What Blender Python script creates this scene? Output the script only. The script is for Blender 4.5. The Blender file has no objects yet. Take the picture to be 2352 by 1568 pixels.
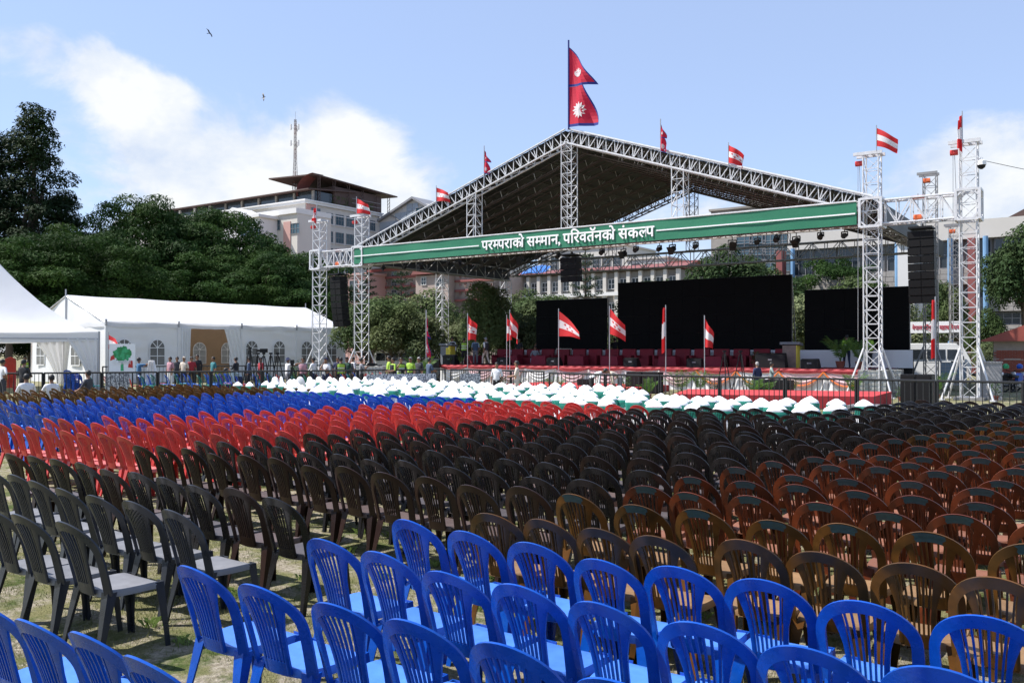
import bpy, bmesh, math, random
from math import sin, cos, pi, sqrt, atan2, radians as R, exp
from mathutils import Vector, Matrix, Euler, noise
random.seed(11)
SC = bpy.context.scene
COL = SC.collection

# ---------------------------------------------------------------- camera
EYE, YAW, PITCH, FL = Vector((0, 0, 2.0)), R(34.6), R(0.603), 1995.0
cam = bpy.data.cameras.new('camera')
cam.sensor_width = 36.0
cam.lens = 36.0 * FL / 2352.0
cam.clip_start = 0.1
cam.clip_end = 3000
camo = bpy.data.objects.new('camera', cam)
COL.objects.link(camo)
camo.location = EYE
camo.rotation_euler = (R(90) + PITCH, 0, YAW)
SC.camera = camo

# ---------------------------------------------------------------- light
SUN_DIR = Vector((-0.55, -0.31, 0.83)).normalized()          # towards the sun
SUN_EL = math.asin(SUN_DIR.z)
SUN_AZ = atan2(SUN_DIR.x, SUN_DIR.y)
sun = bpy.data.lights.new('sun', 'SUN')
sun.energy = 5.0
sun.angle = R(0.53)
sun.color = (1.0, 0.955, 0.90)
suno = bpy.data.objects.new('sun', sun)
COL.objects.link(suno)
suno.rotation_euler = SUN_DIR.to_track_quat('Z', 'Y').to_euler()
suno.location = (0, 0, 60)

SC.view_settings.view_transform = 'Standard'
SC.view_settings.look = 'None'
SC.view_settings.exposure = 0.75
SC.view_settings.gamma = 1.0
SC.view_settings.use_curve_mapping = False
SC.render.engine = 'CYCLES'
SC.cycles.max_bounces = 6
SC.cycles.transparent_max_bounces = 8


def pixdir(u, v):
    """unit direction seen at a point of the photograph (2352 x 1568 units)"""
    d = Vector(((u - 1176) / FL, (784 - v) / FL, -1.0))
    return (camo.rotation_euler.to_matrix() @ d).normalized()


def at(u, v, Y):
    """world point on the plane y = Y in that direction"""
    d = pixdir(u, v)
    return EYE + d * (Y / d.y)


def onz(u, v, z=0.0):
    d = pixdir(u, v)
    return EYE + d * ((z - EYE.z) / d.z)


def onx(u, v, X):
    d = pixdir(u, v)
    return EYE + d * (X / d.x)


# ---------------------------------------------------------------- sky with clouds
world = bpy.data.worlds.new('World')
SC.world = world
world.use_nodes = True
WN, WL = world.node_tree.nodes, world.node_tree.links
WN.clear()
wout = WN.new('ShaderNodeOutputWorld')
sky = WN.new('ShaderNodeTexSky')
sky.sky_type = 'NISHITA'
sky.sun_disc = False
sky.sun_elevation = SUN_EL
sky.sun_rotation = SUN_AZ
sky.altitude = 1300
sky.air_density = 1.15
sky.dust_density = 0.6
sky.ozone_density = 3.0
bg = WN.new('ShaderNodeBackground')
bg.inputs['Strength'].default_value = 0.135
pale = WN.new('ShaderNodeMix')          # thin high haze over the clear-sky colour
pale.data_type = 'RGBA'
pale.inputs['Factor'].default_value = 0.6
WL.new(sky.outputs[0], pale.inputs[6])
pale.inputs[7].default_value = (2.3, 2.82, 4.2, 1)
WL.new(pale.outputs[2], bg.inputs[0])
tc = WN.new('ShaderNodeTexCoord')


def wmath(op, a, b=None, c=None):
    n = WN.new('ShaderNodeMath')
    n.operation = op
    for i, x in enumerate((a, b, c)):
        if x is None:
            continue
        if isinstance(x, (int, float)):
            n.inputs[i].default_value = x
        else:
            WL.new(x, n.inputs[i])
    return n.outputs[0]


def wnoise(scale, detail, rough, offs=(0, 0, 0), zs=1.0, dist=0.0):
    mp = WN.new('ShaderNodeMapping')
    mp.inputs['Scale'].default_value = (1, 1, zs)
    mp.inputs['Location'].default_value = offs
    WL.new(tc.outputs['Generated'], mp.inputs[0])
    n = WN.new('ShaderNodeTexNoise')
    n.inputs['Scale'].default_value = scale
    n.inputs['Detail'].default_value = detail
    n.inputs['Roughness'].default_value = rough
    n.inputs['Distortion'].default_value = dist
    WL.new(mp.outputs[0], n.inputs['Vector'])
    return n.outputs['Fac']


def lobe(u, v, rad, amount):
    """a cloud bank round a direction: amount in the middle, nothing past rad degrees"""
    d = pixdir(u, v)
    vm = WN.new('ShaderNodeVectorMath')
    vm.operation = 'DOT_PRODUCT'
    WL.new(tc.outputs['Generated'], vm.inputs[0])
    vm.inputs[1].default_value = d
    mr = WN.new('ShaderNodeMapRange')
    mr.interpolation_type = 'SMOOTHSTEP'
    mr.inputs['From Min'].default_value = cos(R(rad))
    mr.inputs['From Max'].default_value = 1.0
    mr.inputs['To Min'].default_value = 0.0
    mr.inputs['To Max'].default_value = amount
    WL.new(vm.outputs['Value'], mr.inputs[0])
    return mr.outputs[0]


puff = wnoise(6.5, 13, 0.62, (3.1, 0.4, 1.7), 1.7, 0.3)
soft = wnoise(2.6, 6, 0.55, (1.0, 5.2, 2.0), 2.0)
dens = wmath('ADD', wmath('MULTIPLY', puff, 1.15), wmath('MULTIPLY_ADD', soft, 0.45, -0.35))
for u, v, rad, am in ((330, 430, 8, .18), (570, 400, 8.5, .22), (860, 440, 8, .18), (210, 470, 8, .22), (430, 270, 4, .08), (700, 480, 9, .2),
                      (2150, 460, 8, .26), (2330, 440, 7.5, .25), (1530, 520, 6, .18), (1750, 560, 6, .14), (60, 130, 2.8, .22), (160, 132, 3.0, .24),
                      (260, 165, 3.0, .24), (340, 225, 3.2, .22), (960, 430, 5, .14), (760, 400, 6, .14), (-900, 500, 18, .2), (3300, 470, 18, .2), (5500, 400, 20, .2)):
    dens = wmath('ADD', dens, lobe(u, v, rad, am))
mask = WN.new('ShaderNodeMapRange')
mask.interpolation_type = 'SMOOTHSTEP'
mask.inputs['From Min'].default_value = 0.635
mask.inputs['From Max'].default_value = 0.90
WL.new(dens, mask.inputs[0])
shade = WN.new('ShaderNodeMapRange')
shade.inputs['From Min'].default_value = 0.38
shade.inputs['From Max'].default_value = 0.62
WL.new(wmath('ADD', wnoise(8.0, 9, 0.58, (3.1, 0.4, 1.78), 1.6), wmath('MULTIPLY_ADD', dens, 0.22, -0.19)), shade.inputs[0])
ccol = WN.new('ShaderNodeMix')
ccol.data_type = 'RGBA'
WL.new(shade.outputs[0], ccol.inputs['Factor'])
ccol.inputs[6].default_value = (0.39, 0.455, 0.57, 1)
ccol.inputs[7].default_value = (0.585, 0.60, 0.61, 1)
bgc = WN.new('ShaderNodeBackground')
bgc.inputs['Strength'].default_value = 1.0
WL.new(ccol.outputs[2], bgc.inputs[0])
wmix = WN.new('ShaderNodeMixShader')
WL.new(mask.outputs[0], wmix.inputs[0])
WL.new(bg.outputs[0], wmix.inputs[1])
WL.new(bgc.outputs[0], wmix.inputs[2])
WL.new(wmix.outputs[0], wout.inputs[0])


# ---------------------------------------------------------------- materials
def mat(name, col, rough=0.6, var=0.12, scale=6.0, metal=0.0, bump=0.0, bscale=None, rnd=0.0, spec=0.5, trans=0.0, col2=None, c2lo=.45, c2hi=.6, emis=None, coat=0.0):
    m = bpy.data.materials.new(name)
    m.use_nodes = True
    N, L = m.node_tree.nodes, m.node_tree.links
    b = N['Principled BSDF']
    b.inputs['Roughness'].default_value = rough
    b.inputs['Metallic'].default_value = metal
    b.inputs['Specular IOR Level'].default_value = spec
    if coat:
        b.inputs['Coat Weight'].default_value = coat
    t = N.new('ShaderNodeTexCoord')
    oi = N.new('ShaderNodeObjectInfo')
    off = N.new('ShaderNodeVectorMath')
    off.operation = 'SCALE'
    off.inputs['Scale'].default_value = 37.0
    cx = N.new('ShaderNodeCombineXYZ')
    for i in range(3):
        L.new(oi.outputs['Random'], cx.inputs[i])
    L.new(cx.outputs[0], off.inputs[0])
    ad = N.new('ShaderNodeVectorMath')
    L.new(t.outputs['Object'], ad.inputs[0])
    L.new(off.outputs[0], ad.inputs[1])
    n = N.new('ShaderNodeTexNoise')
    n.inputs['Scale'].default_value = scale
    n.inputs['Detail'].default_value = 6
    n.inputs['Roughness'].default_value = 0.6
    L.new(ad.outputs[0], n.inputs['Vector'])
    base = N.new('ShaderNodeRGB')
    base.outputs[0].default_value = (*col, 1)
    src = base.outputs[0]
    if col2:
        mr = N.new('ShaderNodeMapRange')
        mr.inputs['From Min'].default_value = c2lo
        mr.inputs['From Max'].default_value = c2hi
        n2 = N.new('ShaderNodeTexNoise')
        n2.inputs['Scale'].default_value = scale * .6
        n2.inputs['Detail'].default_value = 8
        L.new(ad.outputs[0], n2.inputs['Vector'])
        L.new(n2.outputs['Fac'], mr.inputs[0])
        mx = N.new('ShaderNodeMix')
        mx.data_type = 'RGBA'
        L.new(mr.outputs[0], mx.inputs['Factor'])
        L.new(src, mx.inputs[6])
        mx.inputs[7].default_value = (*col2, 1)
        src = mx.outputs[2]
    # brightness = 1 + var*(noise-.5)*2 + rnd*(random-.5)*2
    k = N.new('ShaderNodeMath')
    k.operation = 'MULTIPLY_ADD'
    L.new(n.outputs['Fac'], k.inputs[0])
    k.inputs[1].default_value = 2.6 * var
    k.inputs[2].default_value = 1.0 - 1.3 * var
    k2 = N.new('ShaderNodeMath')
    k2.operation = 'MULTIPLY_ADD'
    L.new(oi.outputs['Random'], k2.inputs[0])
    k2.inputs[1].default_value = 2 * rnd
    k2.inputs[2].default_value = 1.0 - rnd
    k3 = N.new('ShaderNodeMath')
    k3.operation = 'MULTIPLY'
    L.new(k.outputs[0], k3.inputs[0])
    L.new(k2.outputs[0], k3.inputs[1])
    sc = N.new('ShaderNodeVectorMath')
    sc.operation = 'SCALE'
    L.new(src, sc.inputs[0])
    L.new(k3.outputs[0], sc.inputs['Scale'])
    L.new(sc.outputs[0], b.inputs['Base Color'])
    rr = N.new('ShaderNodeMath')
    rr.operation = 'MULTIPLY_ADD'
    L.new(n.outputs['Fac'], rr.inputs[0])
    rr.inputs[1].default_value = 0.25
    rr.inputs[2].default_value = max(0.02, rough - 0.125)
    L.new(rr.outputs[0], b.inputs['Roughness'])
    if bump:
        bn = N.new('ShaderNodeBump')
        bn.inputs['Strength'].default_value = bump
        bn.inputs['Distance'].default_value = 0.02
        nb = N.new('ShaderNodeTexNoise')
        nb.inputs['Scale'].default_value = bscale or scale * 4
        nb.inputs['Detail'].default_value = 5
        L.new(ad.outputs[0], nb.inputs['Vector'])
        L.new(nb.outputs['Fac'], bn.inputs['Height'])
        L.new(bn.outputs[0], b.inputs['Normal'])
    if trans:
        tr = N.new('ShaderNodeBsdfTranslucent')
        L.new(sc.outputs[0], tr.inputs[0])
        ms = N.new('ShaderNodeMixShader')
        ms.inputs[0].default_value = trans
        L.new(b.outputs[0], ms.inputs[1])
        L.new(tr.outputs[0], ms.inputs[2])
        L.new(ms.outputs[0], N['Material Output'].inputs[0])
    return m


# ---------------------------------------------------------------- mesh helpers
class MB:
    def __init__(self):
        self.v, self.f, self.m = [], [], []

    def add(self, vs, fs, mi=0):
        o = len(self.v)
        self.v += [tuple(p) for p in vs]
        self.f += [tuple(i + o for i in f) for f in fs]
        self.m += [mi] * len(fs)
        return self

    def box(self, c, s, rz=0.0, mi=0, rot=None):
        hx, hy, hz = s[0] / 2, s[1] / 2, s[2] / 2
        M = rot if rot is not None else Matrix.Rotation(rz, 3, 'Z')
        c = Vector(c)
        vs = [c + M @ Vector((x * hx, y * hy, z * hz)) for x, y, z in
              ((-1, -1, -1), (1, -1, -1), (1, 1, -1), (-1, 1, -1), (-1, -1, 1), (1, -1, 1), (1, 1, 1), (-1, 1, 1))]
        return self.add(vs, ((0, 3, 2, 1), (4, 5, 6, 7), (0, 1, 5, 4), (1, 2, 6, 5), (2, 3, 7, 6), (3, 0, 4, 7)), mi)

    def span(self, a, b, mi=0):
        return self.box([(a[i] + b[i]) / 2 for i in range(3)], [abs(b[i] - a[i]) for i in range(3)], 0, mi)

    def tube(self, pts, r, n=5, mi=0, caps=True):
        pts = [Vector(p) for p in pts]
        rs = r if isinstance(r, (list, tuple)) else [r] * len(pts)
        vs, fs = [], []
        for i, p in enumerate(pts):
            t = (pts[min(i + 1, len(pts) - 1)] - pts[max(i - 1, 0)])
            t = t.normalized() if t.length > 1e-9 else Vector((0, 0, 1))
            ref = Vector((0, 0, 1)) if abs(t.z) < .9 else Vector((1, 0, 0))
            x = t.cross(ref).normalized()
            y = t.cross(x)
            for k in range(n):
                a = 2 * pi * (k + .5) / n
                vs.append(p + (x * cos(a) + y * sin(a)) * rs[i])
        for i in range(len(pts) - 1):
            for k in range(n):
                k2 = (k + 1) % n
                fs.append((i * n + k, i * n + k2, (i + 1) * n + k2, (i + 1) * n + k))
        if caps:
            fs.append(tuple(range(n - 1, -1, -1)))
            fs.append(tuple((len(pts) - 1) * n + k for k in range(n)))
        return self.add(vs, fs, mi)

    def grid(self, fn, nu, nv, mi=0, mfn=None):
        vs = [fn(i / nu, j / nv) for j in range(nv + 1) for i in range(nu + 1)]
        o = len(self.v)
        self.v += [tuple(p) for p in vs]
        for j in range(nv):
            for i in range(nu):
                a = o + j * (nu + 1) + i
                self.f.append((a, a + 1, a + nu + 2, a + nu + 1))
                self.m.append(mfn(i, j) if mfn else mi)
        return self

    def prism(self, poly, fn, d0, d1, mi=0):
        """poly: 2-D outline, fn(x, y, d) -> point; extruded from d0 to d1"""
        n = len(poly)
        vs = [fn(x, y, d0) for x, y in poly] + [fn(x, y, d1) for x, y in poly]
        fs = [tuple(range(n - 1, -1, -1)), tuple(range(n, 2 * n))]
        fs += [(i, (i + 1) % n, n + (i + 1) % n, n + i) for i in range(n)]
        return self.add(vs, fs, mi)

    def loft(self, rings, mi=0, caps=True):
        n = len(rings[0])
        vs = [p for r in rings for p in r]
        fs = []
        for i in range(len(rings) - 1):
            for k in range(n):
                k2 = (k + 1) % n
                fs.append((i * n + k, i * n + k2, (i + 1) * n + k2, (i + 1) * n + k))
        if caps:
            fs.append(tuple(range(n - 1, -1, -1)))
            fs.append(tuple((len(rings) - 1) * n + k for k in range(n)))
        return self.add(vs, fs, mi)

    def mesh(self, name, mats=(), smooth=None, fix=True):
        me = bpy.data.meshes.new(name)
        me.from_pydata(self.v, [], self.f)
        for m in (mats if isinstance(mats, (list, tuple)) else [mats]):
            me.materials.append(m)
        if len(me.materials) > 1:
            me.polygons.foreach_set('material_index', self.m)
        if fix:
            bm = bmesh.new()
            bm.from_mesh(me)
            bmesh.ops.recalc_face_normals(bm, faces=bm.faces)
            bm.to_mesh(me)
            bm.free()
        if smooth is not None:
            me.polygons.foreach_set('use_smooth', [True] * len(me.polygons))
            me.set_sharp_from_angle(angle=R(smooth))
        me.update()
        return me

    def build(self, name, mats=(), parent=None, loc=(0, 0, 0), rz=0.0, smooth=None, fix=True):
        return link(name, self.mesh(name, mats, smooth, fix), parent, loc, rz)


def link(name, me, parent=None, loc=(0, 0, 0), rz=0.0):
    o = bpy.data.objects.new(name, me)
    COL.objects.link(o)
    if parent is not None:
        o.parent = parent
    o.location = loc
    if rz:
        o.rotation_euler = (0, 0, rz)
    return o


def empty(name, loc=(0, 0, 0), rz=0.0):
    return link(name, None, None, loc, rz)


def tag(o, label=None, cat=None, group=None, kind=None):
    if label:
        o['label'] = label
    if cat:
        o['category'] = cat
    if group:
        o['group'] = group
    if kind:
        o['kind'] = kind
    return o


def kids(o):
    return [c for c in KIDS.get(o.name, [])]


KIDS = {}


def tree_of(o):
    KIDS.clear()
    for c in COL.objects:
        if c.parent is not None:
            KIDS.setdefault(c.parent.name, []).append(c)
    def rec(x):
        return (x, [rec(c) for c in KIDS.get(x.name, [])])
    return rec(o)


def copy_tree(t, loc=None, rz=None, parent=None, scale=None):
    """copy a thing, its parts and their sub-parts (t comes from tree_of)"""
    c = t[0].copy()
    COL.objects.link(c)
    if parent is not None:
        c.parent = parent
    if loc is not None:
        c.location = loc
    if rz is not None:
        c.rotation_euler = (0, 0, rz)
    if scale is not None:
        c.scale = (scale,) * 3 if isinstance(scale, (int, float)) else scale
    for k in t[1]:
        copy_tree(k, parent=c)
    return c


def rnd(a, b):
    return random.uniform(a, b)


def ordinal(n):
    w = ['zeroth', 'first', 'second', 'third', 'fourth', 'fifth', 'sixth', 'seventh', 'eighth', 'ninth', 'tenth', 'eleventh', 'twelfth',
         'thirteenth', 'fourteenth', 'fifteenth', 'sixteenth', 'seventeenth', 'eighteenth', 'nineteenth', 'twentieth']
    if n < len(w):
        return w[n]
    if n < 30:
        return 'twenty-' + w[n - 20]
    if n == 30:
        return 'thirtieth'
    if n < 40:
        return 'thirty-' + w[n - 30]
    return 'forty-' + w[n - 40] if n > 40 else 'fortieth'

# ================================================================ GROUND
def ground_mat():
    m = bpy.data.materials.new('patchy_turf')
    m.use_nodes = True
    N, L = m.node_tree.nodes, m.node_tree.links
    b = N['Principled BSDF']
    b.inputs['Roughness'].default_value = 0.95
    b.inputs['Specular IOR Level'].default_value = 0.1
    t = N.new('ShaderNodeTexCoord')
    def ns(s, d, r=.6):
        n = N.new('ShaderNodeTexNoise')
        n.inputs['Scale'].default_value = s
        n.inputs['Detail'].default_value = d
        n.inputs['Roughness'].default_value = r
        L.new(t.outputs['Object'], n.inputs['Vector'])
        return n.outputs['Fac']
    def mix(f, a, bb):
        x = N.new('ShaderNodeMix')
        x.data_type = 'RGBA'
        L.new(f, x.inputs['Factor'])
        for i, c in ((6, a), (7, bb)):
            if isinstance(c, tuple):
                x.inputs[i].default_value = (*c, 1)
            else:
                L.new(c, x.inputs[i])
        return x.outputs[2]
    def rng(f, lo, hi):
        r = N.new('ShaderNodeMapRange')
        r.inputs['From Min'].default_value = lo
        r.inputs['From Max'].default_value = hi
        L.new(f, r.inputs[0])
        return r.outputs[0]
    soil = mix(rng(ns(22, 8), .35, .7), (0.19, 0.16, 0.115), (0.47, 0.42, 0.335))
    dry = mix(rng(ns(60, 6), .3, .7), (0.11, 0.115, 0.048), (0.26, 0.24, 0.12))
    green = mix(rng(ns(45, 6), .3, .7), (0.035, 0.055, 0.014), (0.10, 0.135, 0.038))
    a = mix(rng(ns(3.2, 9, .72), .46, .58), dry, soil)
    c = mix(rng(ns(1.7, 9, .75), .50, .62), a, green)
    L.new(c, b.inputs['Base Color'])
    bp = N.new('ShaderNodeBump')
    bp.inputs['Strength'].default_value = 0.9
    bp.inputs['Distance'].default_value = 0.03
    L.new(ns(55, 8, .7), bp.inputs['Height'])
    L.new(bp.outputs[0], b.inputs['Normal'])
    return m


g = MB()
g.add([(-900, -300, 0), (600, -300, 0), (600, 1200, 0), (-900, 1200, 0)], [(0, 1, 2, 3)])
tag(g.build('ground', ground_mat()), 'patchy dry grass and bare earth of the open field', kind='structure')

M_grass = mat('grass_blade', (0.105, 0.125, 0.036), .8, .5, 1.5, rnd=0, trans=.35, col2=(0.24, 0.21, 0.095), c2lo=.45, c2hi=.62)
M_weed = mat('weed_blade', (0.19, 0.27, 0.07), .7, .3, 5, trans=.4)


def blades(n, region, hmin, hmax, wid, clump=None):
    b = MB()
    vs, fs = [], []
    i = 0
    while i < n:
        x, y = region()
        d = noise.noise(Vector((x * 1.1, y * 1.1, 3))) + .5 * noise.noise(Vector((x * 4, y * 4, 9)))
        if d < rnd(-.5, .4):
            i += .2
            continue
        a = rnd(0, 2 * pi)
        h = rnd(hmin, hmax)
        lx, ly = rnd(-1, 1) * h * .8, rnd(-1, 1) * h * .8
        w = wid * rnd(.6, 1.3)
        k = len(vs)
        vs += [(x - cos(a) * w, y - sin(a) * w, -.002), (x + cos(a) * w, y + sin(a) * w, -.002), (x + lx, y + ly, h)]
        fs.append((k, k + 1, k + 2))
        i += 1
    b.add(vs, fs)
    return b


def near_region():
    while True:
        f = 2.2 + 9.5 * random.random() ** 1.25
        r = rnd(-.66, .66) * f
        x, y = -f * sin(YAW) + r * cos(YAW), f * cos(YAW) + r * sin(YAW)
        return x, y


tag(blades(120000, near_region, .010, .042, .0026).build('short_grass', M_grass, fix=False), 'short dry grass growing in patches between the chair rows', kind='stuff')
wb = MB()
for u, v in ((805, 1270), (830, 1225), (775, 1240), (900, 1235), (950, 1255), (1000, 1300), (700, 1330), (1130, 1330), (620, 1400), (880, 1330),
             (1100, 1400), (1290, 1400), (420, 1480), (350, 1440), (1610, 1420), (660, 1510), (1500, 1380), (540, 1370), (300, 1530), (1200, 1500)):
    c = onz(u, v)
    for k in range(30):
        a, l = rnd(0, 2 * pi), rnd(.02, .085)
        x, y = c.x + rnd(-.05, .05), c.y + rnd(-.05, .05)
        w = .004
        wb.add([(x - sin(a) * w, y + cos(a) * w, -.002), (x + sin(a) * w, y - cos(a) * w, -.002), (x + cos(a) * l * .35, y + sin(a) * l * .35, l * .8), (x + cos(a) * l * .8, y + sin(a) * l * .8, l * .9)], [(0, 1, 2), (0, 2, 3)])
tag(wb.build('weed_tufts', M_weed, fix=False), 'green weed tufts sprouting from the bare earth', kind='stuff')

# ================================================================ PLASTIC CHAIRS
PL = {
    'blue': mat('blue_plastic', (0.002, 0.062, 0.36), .27, .24, 14, rnd=.09, spec=.42, col2=(0.008, 0.072, 0.34), c2lo=.5, c2hi=.72, bump=.05, bscale=60),
    'grey': mat('grey_plastic', (0.024, 0.027, 0.034), .30, .3, 9, rnd=.15, spec=.4),
    'black': mat('black_plastic', (0.011, 0.0095, 0.010), .28, .2, 9, rnd=.3, spec=.42),
    'dark brown': mat('dark_brown_plastic', (0.022, 0.010, 0.007), .36, .2, 9, rnd=.3, spec=.3),
    'red': mat('red_plastic', (0.50, 0.040, 0.034), .40, .15, 9, rnd=.10, col2=(0.40, 0.045, 0.038), spec=.4),
    'brown': mat('brown_plastic', (0.100, 0.022, 0.007), .34, .3, 9, rnd=.28, col2=(0.055, 0.016, 0.007), spec=.22),
    'olive brown': mat('olive_brown_plastic', (0.098, 0.041, 0.009), .36, .3, 8, rnd=.32, col2=(0.052, 0.026, 0.007), spec=.18),
    'green': mat('green_plastic', (0.010, 0.16, 0.11), .4, .15, 9, rnd=.15),
}
SEAT_LIT = {'blue': (.060, .19, .62), 'grey': (.17, .172, .185), 'black': (.075, .062, .060), 'dark brown': (.09, .060, .050), 'red': (.56, .13, .115),
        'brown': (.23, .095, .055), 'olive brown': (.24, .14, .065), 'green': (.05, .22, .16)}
PLS = {k: mat('sunlit_' + k.replace(' ', '_') + '_seat', v, .46, .22, 11, rnd=.12, spec=.5) for k, v in SEAT_LIT.items()}      # paler seat copies: sun and sky gloss painted into the colour
M_teal = mat('teal_paint', (0.014, 0.060, 0.075), .5, .5, 30)

BY, BZ, BT = -.165, .425, R(14)


def bk(x, s, d):
    """x across, s up the back, d behind its middle surface"""
    c = .05 * (1 - min(1, (x / .22) ** 2))
    y = BY - s * sin(BT) - c - d * cos(BT) - .05 * (s / .47) ** 3
    z = BZ + s * cos(BT) - d * sin(BT)
    return Vector((x, y, z))


def strip(b, pts, hws, th_o, th_i, mid=.003):
    """band along 2-D points on the chair back; hws = half widths; outer edge thicker than inner"""
    n = len(pts)
    rings = []
    for i in range(n):
        a, c = pts[max(i - 1, 0)], pts[min(i + 1, n - 1)]
        tx, ts = c[0] - a[0], c[1] - a[1]
        l = sqrt(tx * tx + ts * ts) or 1
        nx, ns_ = -ts / l, tx / l
        hw = hws[i] if isinstance(hws, list) else hws
        p = pts[i]
        o = (p[0] + nx * hw, p[1] + ns_ * hw)
        q = (p[0] - nx * hw, p[1] - ns_ * hw)
        rings.append([bk(*o, -th_o), bk(*o, th_o * .8), bk(*p, th_i + mid), bk(*q, th_i), bk(*q, -th_i), bk(*p, -th_i + mid)])
    b.loft(rings)


def hoop_pts(n):
    pts, hw = [], []
    for s in [0.0, .07, .14, .21] if n > 12 else [0.0, .14]:
        pts.append((-.200 - .012 * s / .27, s - .01))
        hw.append(.0245)
    for i in range(n + 1):
        a = pi - pi * i / n
        pts.append((.209 * cos(a), .255 + .195 * sin(a)))
        hw.append(.0235 + .0085 * sin(a) ** 2)
    for s in [.21, .14, .07, .0] if n > 12 else [.14, 0.0]:
        pts.append((.200 + .012 * s / .27, s - .01))
        hw.append(.0245)
    return pts[::-1], hw[::-1]


def rib_curve(xb, xt, s0, s1, n, p=2.2):
    return [(xb + (xt - xb) * (i / n) ** p, s0 + (s1 - s0) * i / n) for i in range(n + 1)]


def slat_ends(k):
    t = (k - 2.5) / 2.5
    return t * .055, t * .086


def back_frame(b, n=22, ribs=7):
    p, h = hoop_pts(n)
    strip(b, p, h, .014, .006)
    for sg in (-1, 1):
        strip(b, rib_curve(sg * .078, sg * .128, -.01, .405, ribs, 2.6), [.012 + .018 * max(0, (i / ribs - .6)) / .4 for i in range(ribs + 1)], .008, .006)
    # solid panel at the foot of the fan
    b.grid(lambda u, v: bk((u - .5) * .17, -.02 + v * .075, .006), 6, 2)
    b.grid(lambda u, v: bk((.5 - u) * .17, -.02 + v * .075, -.006), 6, 2)
    b.grid(lambda u, v: bk((u - .5) * .17, .055, .006 - v * .012), 6, 1)


def slat(b, k, n=5):
    xb, xt = slat_ends(k)
    strip(b, rib_curve(xb, xt, .035, .42, n, 1.7), .0050, .006, .006, 0)


def seat_mesh(b, n=8):
    def f(u, v):
        x, y = u * 2 - 1, v * 2 - 1
        k = .22
        ex = x * sqrt(1 - k * y * y * x * x)
        ey = y * sqrt(1 - k * x * x * y * y)
        hw = .205 + .012 * ey
        z = .437 - .016 * (1 - ex ** 2) * (1 - max(0, ey) ** 4) + .014 * max(0, -ey) ** 3
        if ey > .6:
            z -= .03 * ((ey - .6) / .4) ** 2
        return Vector((ex * hw, .02 + ey * .205, z))
    b.grid(f, n, n)
    rim = [(i / n, 0) for i in range(n)] + [(1, j / n) for j in range(n)] + [(1 - i / n, 1) for i in range(n)] + [(0, 1 - j / n) for j in range(n)]
    top = [f(*p) for p in rim]
    def skirt(p, d, k):
        return Vector((p.x * k, .02 + (p.y - .02) * k, p.z - d))
    m = [skirt(p, .015, 1.03) for p in top]
    lo = [skirt(p, .045, 1.025) for p in top]
    b.loft([top, m, lo], caps=False)
    b.loft([lo, [skirt(p, .043, 1.0) for p in top], [skirt(p, .012, .985) for p in top]], caps=False)


def leg(b, sx, sy, n=3):
    rings = []
    for i in range(n + 1):
        t = i / n
        z = .428 - .428 * t
        cx = sx * (.206 + .026 * t)
        cy = (.215 + .035 * t) if sy > 0 else (-.185 - .085 * t)
        lx = .075 - .040 * min(1, t * 1.3)
        ly = .065 - .030 * min(1, t * 1.3)
        th = .007
        pts = [(cx, cy), (cx - sx * lx, cy), (cx - sx * lx, cy - sy * th), (cx - sx * th, cy - sy * th), (cx - sx * th, cy - sy * ly), (cx, cy - sy * ly)]
        rings.append([Vector((x, y, z)) for x, y in pts])
    b.loft(rings)


def as_mesh(fn, name, smooth=40):
    b = MB()
    fn(b)
    me = b.mesh(name, [PL['blue']], smooth)
    return me


ME_seat = as_mesh(seat_mesh, 'seat', 50)
ME_back = as_mesh(back_frame, 'backrest', 50)
ME_slats = [as_mesh(lambda b, k=k: slat(b, k), 'slat', 40) for k in range(6)]
ME_legs = [as_mesh(lambda b, a=a, c=c: leg(b, a, c), 'leg', 30) for a in (-1, 1) for c in (-1, 1)]
ME_mark = MB()
def _mk(u, v):
    a = R(112 - 46 * u + 2 * sin(7 * v))
    w = .0235 + .0085 * sin(a) ** 2
    k = (v - .5) * 2 * w * .96
    return bk(.209 * cos(a) + cos(a) * k, .255 + .195 * sin(a) + sin(a) * k, .0155 if v > .4 else .013)
ME_mark.grid(_mk, 8, 3)
ME_mark = ME_mark.mesh('paint_mark', [M_teal], None)
def _rattan(b):
    b.grid(lambda u, v: bk((u - .5) * (.17 + .08 * v * v), .05 + v * .36, .005), 4, 8)
    for i in range(11):
        for j in range(26):
            if (i + j) % 2 == 0:
                v = (j + .5) / 26
                x = ((i + .5) / 11 - .5) * (.165 + .08 * v * v)
                s = .05 + v * .355
                b.add([bk(x - .010, s - .004, .006), bk(x + .010, s - .004, .006), bk(x + .008, s + .004, .010), bk(x - .008, s + .004, .010)], [(0, 1, 2, 3)])
ME_rattan = as_mesh(_rattan, 'woven_panel', 30)
def _back_all(b):
    back_frame(b, 14, 4)
    for k in range(6):
        slat(b, k, 3)
ME_back_mid = as_mesh(_back_all, 'backrest', 50)


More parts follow.
